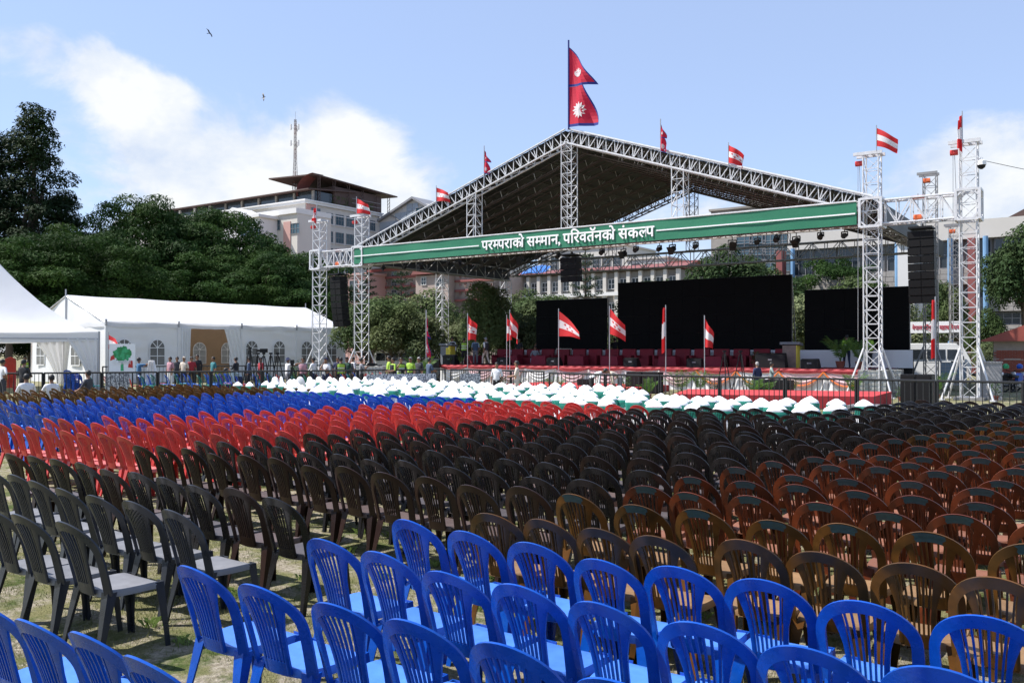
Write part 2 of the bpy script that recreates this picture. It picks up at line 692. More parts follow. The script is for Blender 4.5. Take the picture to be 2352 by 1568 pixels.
def _far(b):
    p, h = hoop_pts(10)
    strip(b, p, h, .014, .006)
    for sg in (-1, 1):
        strip(b, rib_curve(sg * .078, sg * .128, -.01, .405, 2), .016, .008, .006)
    for k in range(6):
        xb, xt = slat_ends(k)
        b.add([bk(xb - .0065, .0, .004), bk(xb + .0065, .0, .004), bk(xt + .0065, .42, .004), bk(xt - .0065, .42, .004)], [(0, 1, 2, 3)])
    b.grid(lambda u, v: bk((u - .5) * .17, -.02 + v * .075, .006), 2, 1)
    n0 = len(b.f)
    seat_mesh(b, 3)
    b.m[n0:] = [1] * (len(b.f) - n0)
    for a in (-1, 1):
        for c in (-1, 1):
            leg(b, a, c, 1)
FAR = MB()
_far(FAR)

CHAIR_LIST = []      # (x, y, colour, rz, extra)


def row(y, x0, x1, colour, step=.485, jy=.025, slope=-.012, rz=0.0, extra=None):
    """a row of chairs from x0 down or up to x1"""
    n = int(round(abs(x1 - x0) / step))
    for i in range(n + 1):
        x = x0 + (x1 - x0) * (i / n if n else 0)
        CHAIR_LIST.append([x + rnd(-.03, .03), y + slope * (x - x0) + rnd(-jy, jy), colour, rz + rnd(-.08, .08) + (rnd(-.25, .25) if random.random() < .05 else 0), extra])


# the blue rows nearest the camera
for X, Y in ((-3.76, 1.86), (-3.29, 1.84), (-2.87, 1.82), (-4.25, 1.88), (-2.38, 1.82), (-1.9, 1.8)):
    CHAIR_LIST.append([X, Y + .36, 'blue', rnd(-.04, .04), None])
for X, Y in ((-3.93, 2.77), (-3.42, 2.76), (-2.88, 2.75), (-2.39, 2.70), (-1.91, 2.69), (-1.42, 2.66), (-.95, 2.64), (-.47, 2.62), (0, 2.6)):
    CHAIR_LIST.append([X, Y + .36, 'blue', rnd(-.03, .03), None])
for X, Y in ((-3.81, 3.56), (-3.31, 3.51), (-2.83, 3.48), (-2.35, 3.45), (-1.89, 3.43), (-1.43, 3.42), (-.97, 3.39), (-.50, 3.34), (-.03, 3.33)):
    CHAIR_LIST.append([X, Y + .36, 'blue', rnd(-.03, .03), None])
for X, Y in ((-3.74, 4.24), (-3.26, 4.23), (-2.79, 4.22), (-2.29, 4.16), (-1.88, 4.21), (-1.42, 4.20), (-.94, 4.15), (-.46, 4.20), (.02, 4.18)):
    CHAIR_LIST.append([X, Y + .36, 'blue', rnd(-.03, .03), None])
for X, Y in ((-6.55, 2.98), (-6.06, 2.94), (-5.52, 2.96)):
    CHAIR_LIST.append([X, Y + .36, 'grey', rnd(-.04, .04), None])
for i, (X, Y) in enumerate(((-8.60, 3.9), (-8.09, 3.87), (-7.57, 3.80), (-7.05, 3.76), (-6.53, 3.72), (-6.05, 3.74), (-5.45, 3.68))):
    CHAIR_LIST.append([X, Y + .36, 'grey', rnd(-.04, .04), 'rattan' if i == 5 else None])
for i, (X, Y) in enumerate(((-9.85, 4.68), (-9.36, 4.67), (-8.83, 4.63), (-8.36, 4.64), (-7.84, 4.60), (-7.33, 4.57), (-6.82, 4.53), (-6.34, 4.49), (-5.80, 4.47), (-5.24, 4.40))):
    CHAIR_LIST.append([X, Y + .36, 'black' if i % 4 else 'dark brown', rnd(-.04, .04), None])
# browns ahead of the blue rows
for X, Y in ((-3.59, 4.90), (-3.13, 4.90), (-2.68, 4.87), (-2.28, 4.82), (-1.76, 4.93), (-1.35, 4.98), (-.87, 4.97), (-.46, 4.82), (0, 4.85)):
    CHAIR_LIST.append([X, Y + .36, 'olive brown', rnd(-.05, .05), None])
ys = [5.78, 6.53, 7.28, 8.0, 8.72, 9.42, 10.1, 10.85, 11.6, 12.35, 13.1, 13.8, 14.5, 15.25, 16.0]
for i, y in enumerate(ys):
    xb = -4.55 + .203 * y
    col = 'brown' if i not in (0,) else 'olive brown'
    row(y + .36, xb, .1 + .02 * i, col if i < 9 else ('olive brown' if i % 2 else 'brown'), .475, extra='mark')
# black field
ys = [6.0, 6.72, 7.5, 8.25, 9.0, 9.78, 10.5, 11.2, 12.0, 12.8, 13.6, 14.4, 15.1]
for i, y in enumerate(ys):
    xl = -9.5 + .215 * (y - 6.2)
    xr = -4.55 + .203 * y - .60
    row(y + .36, xl, xr, 'black' if i % 3 else 'dark brown', .50, slope=-.035)
for i, y in enumerate([15.8, 16.5]):
    row(y + .36, -7.2 + i * .5, -1.6 + .2 * i, 'black', .52)
for i, y in enumerate([17.2, 17.9, 18.6, 19.3, 20.0, 20.7, 21.4]):
    row(y + .36, -4.25 + .12 * i, -1.2 + .02 * i, 'grey' if i in (4, 5) else ('dark brown' if i == 6 else 'black'), .5)
# red field
row(6.50 + .36, -14.1, -10.67, 'red', .48)
for i, y in enumerate([7.42, 8.3, 9.1, 9.9, 10.7, 11.5, 12.3, 13.1, 13.9, 14.7, 15.4]):
    xl = -14.4 + .29 * (y - 7.5)
    xr = -9.5 + .215 * (y - 6.2) - (.55 if y > 8 else .72)
    row(y + .36, xl, xr, 'red', .49)
row(16.1 + .36, -11.8, -8.0, 'red', .55)
# blue field beyond
for i, y in enumerate([7.82, 8.82, 9.7, 10.6, 11.5, 12.4, 13.3, 14.2, 15.0, 15.8, 16.4]):
    xr = -14.4 + .29 * (y - 7.5) - .6
    xl = max(-2.3 * y, -20.9 + .30 * (y - 9.9)) if y > 9.5 else -2.35 * y
    row(y + .36, xl, xr, 'blue', .50)
# brown field at the far left
for i, y in enumerate([10.8, 11.7, 12.6, 13.5, 14.4, 15.3, 16.2, 17.0, 17.6]):
    xr = -21.4 + .27 * (y - 9.9)
    row(y + .36, max(-2.35 * y, -25.8), xr, 'olive brown', .50)

# which chairs fall inside the photograph, nearest first
def seen(x, y, m=.62):
    f = -x * sin(YAW) + y * cos(YAW)
    r = x * cos(YAW) + y * sin(YAW)
    return f > 1.8 and abs(r) < m * f + .3
CHAIR_LIST = [c for c in CHAIR_LIST if seen(c[0], c[1])]
for c in CHAIR_LIST:
    c.append(-c[0] * sin(YAW) + c[1] * cos(YAW))
CHAIR_LIST.sort(key=lambda c: c[5])
NEAR, MID = 96, 300


def part_of(root, name, me, m):
    o = link(name, me, root)
    if o.material_slots:
        o.material_slots[0].link = 'OBJECT'
        o.material_slots[0].material = m
    return o


FIELD = {}
for i, c in enumerate(CHAIR_LIST[:MID]):
    FIELD.setdefault(c[2], []).append(i)
# name each chair by its colour, its row (counted from the nearest) and its place in the row
LAB = {}
for colour, ids in FIELD.items():
    rows_ = []
    for i in sorted(ids, key=lambda k: CHAIR_LIST[k][1] - .0):
        c = CHAIR_LIST[i]
        for r_ in rows_:
            if abs(r_[0] - c[1]) < .36 and (colour != 'blue' or abs(r_[1] - c[0]) < 9):
                r_[2].append(i)
                break
        else:
            rows_.append([c[1], c[0], [i]])
    nb = 0
    for k, r_ in enumerate(rows_):
        r_[2].sort(key=lambda q: CHAIR_LIST[q][0])
        for j, i in enumerate(r_[2]):
            c = CHAIR_LIST[i]
            area = ''
            if colour == 'blue':
                area = 'in the nearest block' if c[5] < 6.5 else 'beyond the red chairs'
            LAB[i] = (k + 1, j + 1, area)
for i, c in enumerate(CHAIR_LIST[:MID]):
    x, y, colour, rz, extra, _ = c
    root = empty('plastic_chair', (x, y, 0), rz)
    k, j, area = LAB[i]
    root.scale = (rnd(.98, 1.02), 1, rnd(.975, 1.025))
    desc = {'rattan': ' with woven back panel', 'mark': ' with teal-painted top rail'}.get(extra, '')
    if area:
        tail = f'{ordinal(j)} from left in {ordinal(k)} blue row from the camera'
    else:
        tail = f'{ordinal(j)} from left in {ordinal(k)} {colour} row'
    tag(root, f'{colour} plastic chair{desc}, {tail}', 'chair', 'plastic chairs set out in rows on the field')
    m = PL[colour]
    if i < NEAR:
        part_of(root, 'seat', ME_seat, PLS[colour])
        bo = part_of(root, 'backrest', ME_back, m)
        if extra == 'rattan':
            part_of(bo, 'woven_panel', ME_rattan, m)
        else:
            for me in ME_slats:
                part_of(bo, 'slat', me, m)
    else:
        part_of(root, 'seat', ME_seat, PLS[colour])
        bo = part_of(root, 'backrest', ME_back_mid, m)
    for me in ME_legs:
        part_of(root, 'leg', me, m)
    if extra == 'mark':
        link('paint_mark', ME_mark, bo)

rest = MB()
order = list(PL)
def far_add(M, k):
    rest.add([M @ Vector(p) for p in FAR.v], FAR.f, k)
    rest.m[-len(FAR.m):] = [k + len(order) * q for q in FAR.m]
for c in CHAIR_LIST[MID:]:
    M = Matrix.Translation((c[0], c[1], 0)) @ Matrix.Rotation(c[3], 4, 'Z')
    far_add(M, order.index(c[2]))
# loose chairs behind the left barrier
for k in range(90):
    t = k / 89
    x, y = -37.5 + 9 * t + rnd(-.2, .2), 20.5 + 10.0 * t + rnd(0, 5.5)
    col = random.choice(['green', 'green', 'red', 'blue', 'green', 'red'] if t > .35 else ['blue', 'green', 'red', 'blue', 'blue'])
    M = Matrix.Translation((x, y, 0)) @ Matrix.Rotation(rnd(-.3, .3) + R(-40), 4, 'Z')
    far_add(M, order.index(col))
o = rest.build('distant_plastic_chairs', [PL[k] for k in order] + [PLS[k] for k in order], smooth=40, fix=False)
tag(o, 'far rows of plastic chairs massed towards the stage', kind='stuff')

# ================================================================ TRUSS STAGE
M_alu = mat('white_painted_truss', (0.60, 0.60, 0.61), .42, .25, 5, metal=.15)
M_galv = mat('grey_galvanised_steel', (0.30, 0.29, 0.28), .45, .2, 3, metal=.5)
M_rust = mat('red_oxide_steel', (0.085, 0.034, 0.028), .6, .3, 3)
M_rafter = mat('faded_pink_steel', (0.095, 0.080, 0.080), .55, .2, 3, metal=.2)
M_darksteel = mat('dark_steel', (0.07, 0.066, 0.064), .5, .2, 3, metal=.3)
M_roofcloth = mat('black_roof_tarpaulin', (0.016, 0.018, 0.022), .5, .9, .9, bump=.6, bscale=2.5)
M_black = mat('black_equipment', (0.006, 0.006, 0.007), .55, .2, 5, spec=.3)
M_blackgrille = mat('black_grille', (0.008, 0.008, 0.009), .75, .3, 30, spec=.2)
M_screen = mat('dark_led_panel', (0.0022, 0.0023, 0.0028), .6, .1, 2, spec=.08)
M_bannergreen = mat('green_banner_vinyl', (0.018, 0.165, 0.086), .5, .10, .7, bump=.12, bscale=1.2)
M_white = mat('white_paint', (0.80, 0.80, 0.80), .5, .04, 4)
M_redpaint = mat('red_paint', (0.50, 0.03, 0.025), .45, .15, 4)
M_orange = mat('orange_hook', (0.62, 0.12, 0.03), .5, .15, 6)
M_chain = mat('steel_chain', (0.35, 0.34, 0.33), .4, .2, 12, metal=.7)

FY = 39.6                       # stage-front truss line
XL, XR, XC = -38.8, -8.44, -23.62
W = .62                         # tower width


def lattice_bay(b, w, h, r=.022, flip=False, d=None):
    d = d or w
    c = [(-w / 2, -d / 2), (w / 2, -d / 2), (w / 2, d / 2), (-w / 2, d / 2)]
    for i in range(4):
        p, q = c[i], c[(i + 1) % 4]
        b.tube([(*p, 0), (*q, 0)], r * .9, 4)
        if flip is None or (i % 2 == 0) != bool(flip):
            b.tube([(*p, 0), (*q, h)], r * .8, 4)
        if flip is None or (i % 2 == 0) == bool(flip):
            b.tube([(*q, 0), (*p, h)], r * .8, 4)


def bay_mesh(w, h, m, r=.022, flip=None):
    b = MB()
    lattice_bay(b, w, h, r, flip)
    return b.mesh('lattice_section', [m])


def leg_mesh(h, m, r=.032):
    return MB().tube([(0, 0, 0), (0, 0, h)], r, 6).mesh('upright', [m])


def column(root, x, y, z0, z1, m, bay, leg_r=.030, w=W, name='lattice_section', upname='upright'):
    """four uprights and stacked braced bays, each a part of root (root space)"""
    n = max(1, round((z1 - z0) / .62))
    h = (z1 - z0) / n
    key = (round(h, 3), m.name, w)
    if key not in BAYS:
        BAYS[key] = bay_mesh(w, h, m, .0215 * w / .62, len(BAYS) % 2 == 0)
    lk = (round(z1 - z0, 3), m.name)
    if lk not in LEGS:
        LEGS[lk] = leg_mesh(z1 - z0, m, leg_r)
    for sx in (-1, 1):
        for sy in (-1, 1):
            link(upname, LEGS[lk], root, (x + sx * w / 2, y + sy * w / 2, z0))
    for i in range(n):
        link(name, BAYS[key], root, (x, y, z0 + i * h))


BAYS, LEGS = {}, {}


def hoist(b, p, s=1.0):
    b.box(p, (.26 * s, .22 * s, .2 * s), .3)
    b.tube([(p[0] - .16 * s, p[1], p[2]), (p[0] + .16 * s, p[1], p[2])], .13 * s, 8)


TOWERS = (('far left wing truss tower beside the white marquee', -42.6, True), ('left front truss tower at the left end of the green banner', XL, True),
          ('right front truss tower at the right end of the green banner', XR, True), ('tall truss tower at the far right carrying the camera dome', -4.73, True))
for lab, x, _ in TOWERS:
    t = empty('truss_tower', (x, FY, 0))
    tag(t, lab + ', white lattice', 'truss tower', 'white truss towers of the stage')
    column(t, 0, 0, .12, 10.4, M_alu, 0)
    b = MB().box((0, 0, .06), (1.1, 1.1, .1))
    b.build('base_plate', M_galv, t)
    b = MB().box((-.12, -W / 2, 10.47), (W + .55, .1, .14)).box((-.12, W / 2, 10.47), (W + .55, .1, .14))
    for k in (-.3, 0, .3):
        b.box((k, 0, 10.49), (.07, W, .1))
    b.build('head_beam', M_alu, t)
    # sleeve block that rides on the tower
    b = MB()
    w = .86
    for sx in (-1, 1):
        for sy in (-1, 1):
            b.box((sx * w / 2, sy * w / 2, 7.9), (.1, .1, 1.24))
    for zz in (7.3, 8.5):
        for sx in (-1, 1):
            b.box((sx * w / 2, 0, zz), (.1, w - .1, .1)).box((0, sx * w / 2, zz), (w - .1, .1, .1))
    for sx in (-1, 1):
        for sz in (-1, 1):
            for sy in (-1, 1):
                b.tube([(sx * w / 2, sy * (w / 2 - .26), 7.9 + sz * .58), (sx * w / 2, sy * w / 2, 7.9 + sz * .32)], .045, 4)
                b.tube([(sy * (w / 2 - .26), sx * w / 2, 7.9 + sz * .58), (sy * w / 2, sx * w / 2, 7.9 + sz * .32)], .045, 4)
    b.build('sleeve_block', M_alu, t)
    for a in (45, 135, 225, 315):
        b = MB()
        ca, sa = cos(R(a)), sin(R(a))
        b.tube([(ca * .45, sa * .45, 2.1), (ca * 1.3, sa * 1.3, .05)], .042, 6)
        b.box((ca * 1.3, sa * 1.3, .03), (.25, .25, .05))
        b.build('outrigger', M_alu, t)
    sx = -1
    b = MB()
    hoist(b, (sx * .52, -.1, 10.1), .9)
    b.build('pulley', M_redpaint, t)
    b = MB().tube([(sx * .5, -.1, 10.0), (sx * .46, -.1, 8.6)], .016, 4).tube([(sx * .56, -.1, 10.0), (sx * .58, -.15, 2.4)], .014, 4)
    b.build('chain', M_chain, t)

# --- horizontal box trusses ------------------------------------------------
def box_truss(root, p0, p1, w, h, m, r=.03, nb=None, name='lattice_section', pat=None, skew=None):
    """four chords + braced bays between p0 and p1 (centre line), in root space"""
    p0, p1 = Vector(p0), Vector(p1)
    d = (p1 - p0)
    L_ = d.length
    d.normalize()
    up = skew or Vector((0, 0, 1))
    side = d.cross(up).normalized()
    up2 = side.cross(d).normalized()
    for a in (-1, 1):
        for c in (-1, 1):
            o = side * (a * w / 2) + up2 * (c * h / 2)
            MB().tube([p0 + o, p1 + o], r, 6).build('chord', m, root)
    n = nb or max(1, round(L_ / (h * .8)))
    def pt(i, a, c):
        return p0 + d * (L_ * i / n) + side * (a * w / 2) + up2 * (c * h / 2)
    me = None
    for i in range(n):
        b = MB()
        for a in (-1, 1):
            b.tube([pt(i, a, -1), pt(i, a, 1)], r * .7, 4)
            if pat == 'warren':
                b.tube([pt(i, a, -1), pt(i + .5, a, 1)], r * .7, 4)
                b.tube([pt(i + .5, a, 1), pt(i + 1, a, -1)], r * .7, 4)
            else:
                b.tube([pt(i, a, -1 if i % 2 else 1), pt(i + 1, a, 1 if i % 2 else -1)], r * .7, 4)
        for c in (-1, 1):
            b.tube([pt(i, -1, c), pt(i + 1, 1, c)], r * .6, 4)
            b.tube([pt(i, -1, c), pt(i, 1, c)], r * .6, 4)
        b.build(name, m, root)


bt = empty('banner_truss', (0, 0, 0))
tag(bt, 'long white horizontal truss that carries the green slogan banner', 'truss')
box_truss(bt, (XL + .45, FY, 7.9), (XR - .45, FY, 7.9), .6, 1.0, M_alu, .04, 30)
for lab, a, c in (('short white truss arm between the two left towers', -42.6 + .45, XL - .45), ('short white truss arm between the two right towers', XR + .45, -4.73 - .45)):
    t = empty('wing_truss', (0, 0, 0))
    tag(t, lab + ', loudspeakers hanging below', 'truss', 'wing trusses')
    box_truss(t, (a, FY, 7.9), (c, FY, 7.9), .6, 1.0, M_alu, .045, 5)

# --- the gable roof ---------------------------------------------------------
rf = empty('stage_roof', (0, 0, 0))
tag(rf, 'huge gabled stage roof of white truss with black tarpaulin underside', 'roof')
Z_E, Z_A, RY0, RY1 = 8.35, 13.45, FY, 56.0
slope = Vector((XC - XL, 0, Z_A - Z_E)).normalized()


def roofpt(t, side, y, off=0.0):
    """t = 0 eave .. 1 apex, side -1 left / +1 right"""
    x = XC + side * (XC - XL) * (1 - t)
    n = Vector((side * slope.z, 0, slope.x))
    return Vector((x, y, Z_E + (Z_A - Z_E) * t)) + n * off


def zig(b, a0, a1, c0, c1, n, r):
    """web members between two chords a0-a1 and c0-c1"""
    for i in range(n):
        p, q = a0.lerp(a1, i / n), a0.lerp(a1, (i + 1) / n)
        s = c0.lerp(c1, (i + .5) / n)
        b.tube([p, s], r, 4)
        b.tube([s, q], r, 4)


for gi, gy in enumerate((RY0, RY1)):
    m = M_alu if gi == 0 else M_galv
    for side in (-1, 1):
        for dy in (-.3, .3):
            MB().tube([roofpt(0, side, gy + dy, .26), roofpt(1, side, gy + dy, .26)], .05, 6).build('gable_chord', m, rf)
            MB().tube([roofpt(0, side, gy + dy, -.46), roofpt(1, side, gy + dy, -.46)], .05, 6).build('gable_chord', m, rf)
        nseg = 15
        for k in range(nseg):
            b = MB()
            t0, t1 = k / nseg, (k + 1) / nseg
            for dy in (-.3, .3):
                zig(b, roofpt(t0, side, gy + dy, -.46), roofpt(t1, side, gy + dy, -.46), roofpt(t0, side, gy + dy, .26), roofpt(t1, side, gy + dy, .26), 2, .028)
                b.tube([roofpt(t0, side, gy + dy, -.46), roofpt(t0, side, gy + dy, .26)], .028, 4)
            b.tube([roofpt(t0, side, gy - .3, .26), roofpt(t1, side, gy + .3, .26)], .024, 4)
            b.tube([roofpt(t0, side, gy - .3, -.46), roofpt(t1, side, gy + .3, -.46)], .024, 4)
            b.build('gable_web', m, rf)
    for xx in (XC - 6.3, XC, XC + 6.3):
        z1 = Z_E + (Z_A - Z_E) * (1 - abs(xx - XC) / (XC - XL)) - .35
        column(rf, xx, gy, 8.45 if gi == 0 else 8.85, z1, m, 0, name='support_lattice', upname='support_upright')
# rafters between the gables
for ri in range(1, 9):
    y = RY0 + (RY1 - RY0) * ri / 9
    for side in (-1, 1):
        b = MB()
        for dy in (-.11, .11):
            b.tube([roofpt(.02, side, y + dy, -.62), roofpt(1, side, y + dy, -.62)], .038, 5)
        b.tube([roofpt(.02, side, y, -.16), roofpt(1, side, y, -.16)], .03, 5)
        b.build('rafter', M_rafter, rf)
        b = MB()
        for q in range(1, 13):
            b.tube([roofpt(q / 13, side, y, -.62), roofpt(q / 13, side, y, -.16)], .022, 4)
            b.tube([roofpt(q / 13, side, y, -.6), roofpt(q / 13, side, y + .9, -.10)], .016, 4)
        b.build('rafter_web', M_alu, rf)
# purlins running front to back
for side in (-1, 1):
    for k in range(17):
        t = (k + .3) / 17
        MB().tube([roofpt(t, side, RY0 - .2, -.05), roofpt(t, side, RY1 + .2, -.05)], .03, 4).build('purlin', M_darksteel, rf)
    def cl(u, v, side=side):
        t = u
        sag = .07 * sin(pi * ((v * 9) % 1.0)) + .03 * noise.noise(Vector((u * 9, v * 14, side)))
        return roofpt(t, side, RY0 - .35 + (RY1 - RY0 + .7) * v, .10 - sag)
    def cl2(u, v, side=side):
        return cl(u, v) + Vector((0, 0, .05))
    b = MB().grid(cl, 40, 54).grid(cl2, 10, 9)
    b.build('roof_tarpaulin', M_roofcloth, rf, smooth=60, fix=False)
# eave beams with black fascia
for side, x in ((-1, XL), (1, XR)):
    box_truss(rf, (x, RY0 + .35, 7.9), (x, RY1 - .35, 7.9), .6, .9, M_galv, .04, 14, 'eave_lattice')
    MB().span((x - .06 if side < 0 else x + .34, RY0 + .5, 7.45), (x - .34 if side < 0 else x + .42, RY1, 8.35)).build('eave_fascia', M_roofcloth, rf)
# rear and middle cross trusses
ct = empty('rear_truss')
tag(ct, 'long grey lighting truss spanning behind the screens below the roof', 'truss')
box_truss(ct, (XL, 56.0, 8.3), (XR, 56.0, 8.3), .6, 1.0, M_galv, .045, 34)

# rear and middle support towers
for lab, x, y, z1 in (('left middle truss column under the roof edge', XL, 47.6, 7.4), ('left rear truss column seen through the stage', XL, 55.4, 7.4),
                      ('right middle truss tower behind the hanging loudspeakers', XR + .5, 51.0, 11.4), ('right rear truss column beside the concrete building', XR + .3, 61.5, 9.9)):
    t = empty('roof_column', (x, y, 0))
    tag(t, lab + ', grey lattice', 'truss tower', 'truss columns behind the stage front')
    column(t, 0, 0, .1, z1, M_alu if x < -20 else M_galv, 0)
    MB().box((0, 0, .06), (1.1, 1.1, .08)).build('base_plate', M_galv, t)
    if z1 > 9:
        MB().box((-.1, -.3, z1 + .07), (1.0, .1, .14)).box((-.1, .3, z1 + .07), (1.0, .1, .14)).build('head_beam', M_galv, t)
        b = MB()
        hoist(b, (-.1, -.4, z1 - .35), 1.0)
        b.build('pulley', M_orange, t)
        for a in (225, 315):
            ca, sa = cos(R(a)), sin(R(a))
            MB().tube([(ca * .45, sa * .45, 2.2), (ca * 1.4, sa * 1.4, .04)], .05, 6).build('outrigger', M_galv, t)

# --- banner with slogan ------------------------------------------------------
BX0, BX1, BYY, BZ0, BZ1 = XL - .25, XR - .55, FY - .44, 7.42, 8.40
bn = empty('slogan_banner', (0, BYY, 0))
tag(bn, 'long green banner with white slogan lettering across the stage front', 'banner')
b = MB()
b.grid(lambda u, v: Vector((BX0 + (BX1 - BX0) * u, .010 * sin(u * 60 + v) + .008 * sin(u * 23 + v * 3), BZ0 + (BZ1 - BZ0) * v)), 90, 3)
b.grid(lambda u, v: Vector((BX1 + (BX0 - BX1) * u, .03 + .010 * sin((1 - u) * 60 + v) + .008 * sin((1 - u) * 23 + v * 3), BZ0 + (BZ1 - BZ0) * v)), 90, 3)
b.build('banner_cloth', M_bannergreen, bn, fix=False)
MB().tube([(BX0, 0, BZ1 + .03), (BX1, 0, BZ1 + .03)], .04, 6).build('top_rail', M_alu, bn)
MB().tube([(BX0, .05, BZ0 - .04), (BX1, .05, BZ0 - .04)], .03, 6).build('bottom_rail', M_rust, bn)


def glyph(ch, cut=None):
    cu = bpy.data.curves.new('glyph', 'FONT')
    cu.body = ch
    cu.size = 1.0
    cu.offset = 0.0
    cu.extrude = 0.004
    cu.resolution_u = 3
    o = bpy.data.objects.new('glyph', cu)
    COL.objects.link(o)
    bpy.context.view_layer.update()
    me = bpy.data.meshes.new_from_object(o.evaluated_get(bpy.context.evaluated_depsgraph_get()))
    bpy.data.objects.remove(o)
    bpy.data.curves.remove(cu)
    me.materials.clear()
    bm = bmesh.new()
    for k, (dx, dy) in enumerate(((0, 0), (-.026, 0), (.026, 0), (0, .018), (0, -.018))):
        q = bm.verts[:]
        bm.from_mesh(me)
        for v in [w for w in bm.verts if w not in set(q)]:
            v.co += Vector((dx, dy, .0016 * k))
    bm.to_mesh(me)
    bm.free()
    if cut is not None:
        xs = [v.co.x for v in me.vertices]
        xc = min(xs) + (max(xs) - min(xs)) * cut
        bm = bmesh.new()
        bm.from_mesh(me)
        bmesh.ops.bisect_plane(bm, geom=bm.verts[:] + bm.edges[:] + bm.faces[:], plane_co=(xc, 0, 0), plane_no=(1, 0, 0), clear_outer=True)
        bm.to_mesh(me)
        bm.free()
    return me


def letters(root, text, x0, x1, z0, y, m, hgt, name='letter', cap=None):
    """text: list of (glyph, cut, advance mode); laid out from x0 to x1 in root space, headline joined"""
    items, pen = [], 0.0
    for ch, cut, mode in text:
        if ch == ' ':
            pen += .24
            continue
        me = glyph(ch, cut)
        xs = [v.co.x for v in me.vertices]
        if not xs:
            continue
        lo, hi = min(xs), max(xs)
        if mode == 'above':                       # mark that sits over the previous letter
            items.append((me, pen - (hi - lo) * .5 - lo - .30, 0))
            continue
        if mode == 'post':
            items.append((me, pen - (hi - lo) * .52 - lo, 0))
            pen += (hi - lo) * .48 - .045
            continue
        if mode == 'reph':
            items.append((me, pen - (hi - lo) * .7 - lo - .02, 0))
            continue
        items.append((me, pen - lo, 0))
        pen += (hi - lo) * (.42 if mode == 'pre' else 1) - .045
    sx = (x1 - x0) / max(pen, .01)
    for me, px, _ in items:
        for v in me.vertices:
            x, yy, zz = v.co
            v.co = ((x + px) * sx, -zz, yy * hgt)
        me.materials.append(m)
        me.update()
        link(name, me, root, (x0, y, z0))


SLOGAN = [('प', None, 0), ('र', None, 0), ('म', .72, 0), ('प', None, 0), ('र', None, 0), ('ा', None, 0), ('क', None, 0), ('ो', None, 'post'), (' ', None, 0),
          ('स', None, 0), ('म', .72, 0), ('म', None, 0), ('ा', None, 0), ('न', None, 0), (',', None, 0), (' ', None, 0),
          ('प', None, 0), ('ि', None, 'pre'), ('र', None, 0), ('व', None, 0), ('त', None, 0), ('ॅ', None, 'reph'), ('न', None, 0), ('क', None, 0), ('ो', None, 'post'), (' ', None, 0),
          ('स', None, 0), ('ं', None, 'above'), ('क', None, 0), ('ल', .74, 0), ('प', None, 0)]
letters(bn, SLOGAN, at(1107, 560, BYY).x, at(1503, 540, BYY).x, 7.63, -.05, M_white, .80)
for a, c in ((BX0 + .05, at(1101, 560, BYY).x), (at(1508, 540, BYY).x, BX1 - .05)):
    MB().span((a, -.05, 7.865), (c, -.025, 7.925)).build('white_line', M_white, bn)

# --- loudspeaker line arrays ----------------------------------------------
def line_array(loc, n, w, h, d, rz, label, tilt=1.0):
    t = empty('line_array', loc, rz)
    tag(t, label, 'loudspeaker', 'hanging loudspeaker arrays')
    MB().box((0, 0, .12), (w * .9, .9, .08)).box((0, .1, .22), (.1, .1, .2)).build('flying_frame', M_black, t)
    MB().tube([(0, 0, .2), (0, 0, .75)], .02, 4).build('chain', M_chain, t)
    z, y, a = 0.0, 0.0, R(2)
    for i in range(n):
        M = Matrix.Rotation(a, 3, 'X')
        b = MB()
        c = Vector((0, y, z)) + M @ Vector((0, 0, -h / 2))
        b.box(c, (w, d, h * .94), rot=M)
        b.build('cabinet', M_black, t)
        b = MB()
        for sx in (-1, 1):
            b.box(c + M @ Vector((sx * w * .25, -d / 2 - .012, 0)), (w * .46, .02, h * .82), rot=M)
        b.build('grille', M_blackgrille, t)
        nd = Vector((0, y, z)) + M @ Vector((0, 0, -h))
        y, z = nd.y, nd.z
        a -= R(tilt)
    return t


line_array((at(780, 616, FY).x, FY - .1, 6.75), 8, .95, .40, .6, 0, 'left hanging loudspeaker array of black cabinets beside the marquee', -1.1)
line_array((at(2117, 516, FY - .3).x, FY - .3, 6.95), 9, 1.0, .33, .62, 0, 'right hanging loudspeaker array of black cabinets between the right towers', -.9)
line_array((at(1311, 574, FY + .6).x, FY + .6, 7.0), 4, 1.0, .33, .6, 0, 'short hanging loudspeaker array under the middle of the banner', -1)

# --- stage lights under the banner ---------------------------------------
def lamp(x, y, z, big, rx, rz):
    t = empty('stage_light', (x, y, z), rz)
    s = 1.1 if big else .8
    MB().tube([(0, 0, 0), (0, 0, -.14 * s)], .02, 5).box((0, 0, -.16 * s), (.34 * s, .05, .05)).box((-.17 * s, 0, -.27 * s), (.03, .06, .24 * s)).box((.17 * s, 0, -.27 * s), (.03, .06, .24 * s)).build('yoke', M_black, t)
    M = Matrix.Rotation(rx, 3, 'X')
    c = Vector((0, 0, -.36 * s))
    ax = M @ Vector((0, -1, 0))
    MB().tube([c - ax * .16 * s, c - ax * .12 * s, c + ax * .08 * s, c + ax * .16 * s], [.08 * s, .13 * s, .14 * s, .16 * s], 10).build('lamp_head', M_black, t)
    if big:
        b = MB()
        for k in (-1, 1):
            b.box(c + ax * .19 * s + M @ Vector((0, 0, k * .14)), (.3, .02, .12), rot=M)
        b.build('barn_door', M_black, t)
    return t


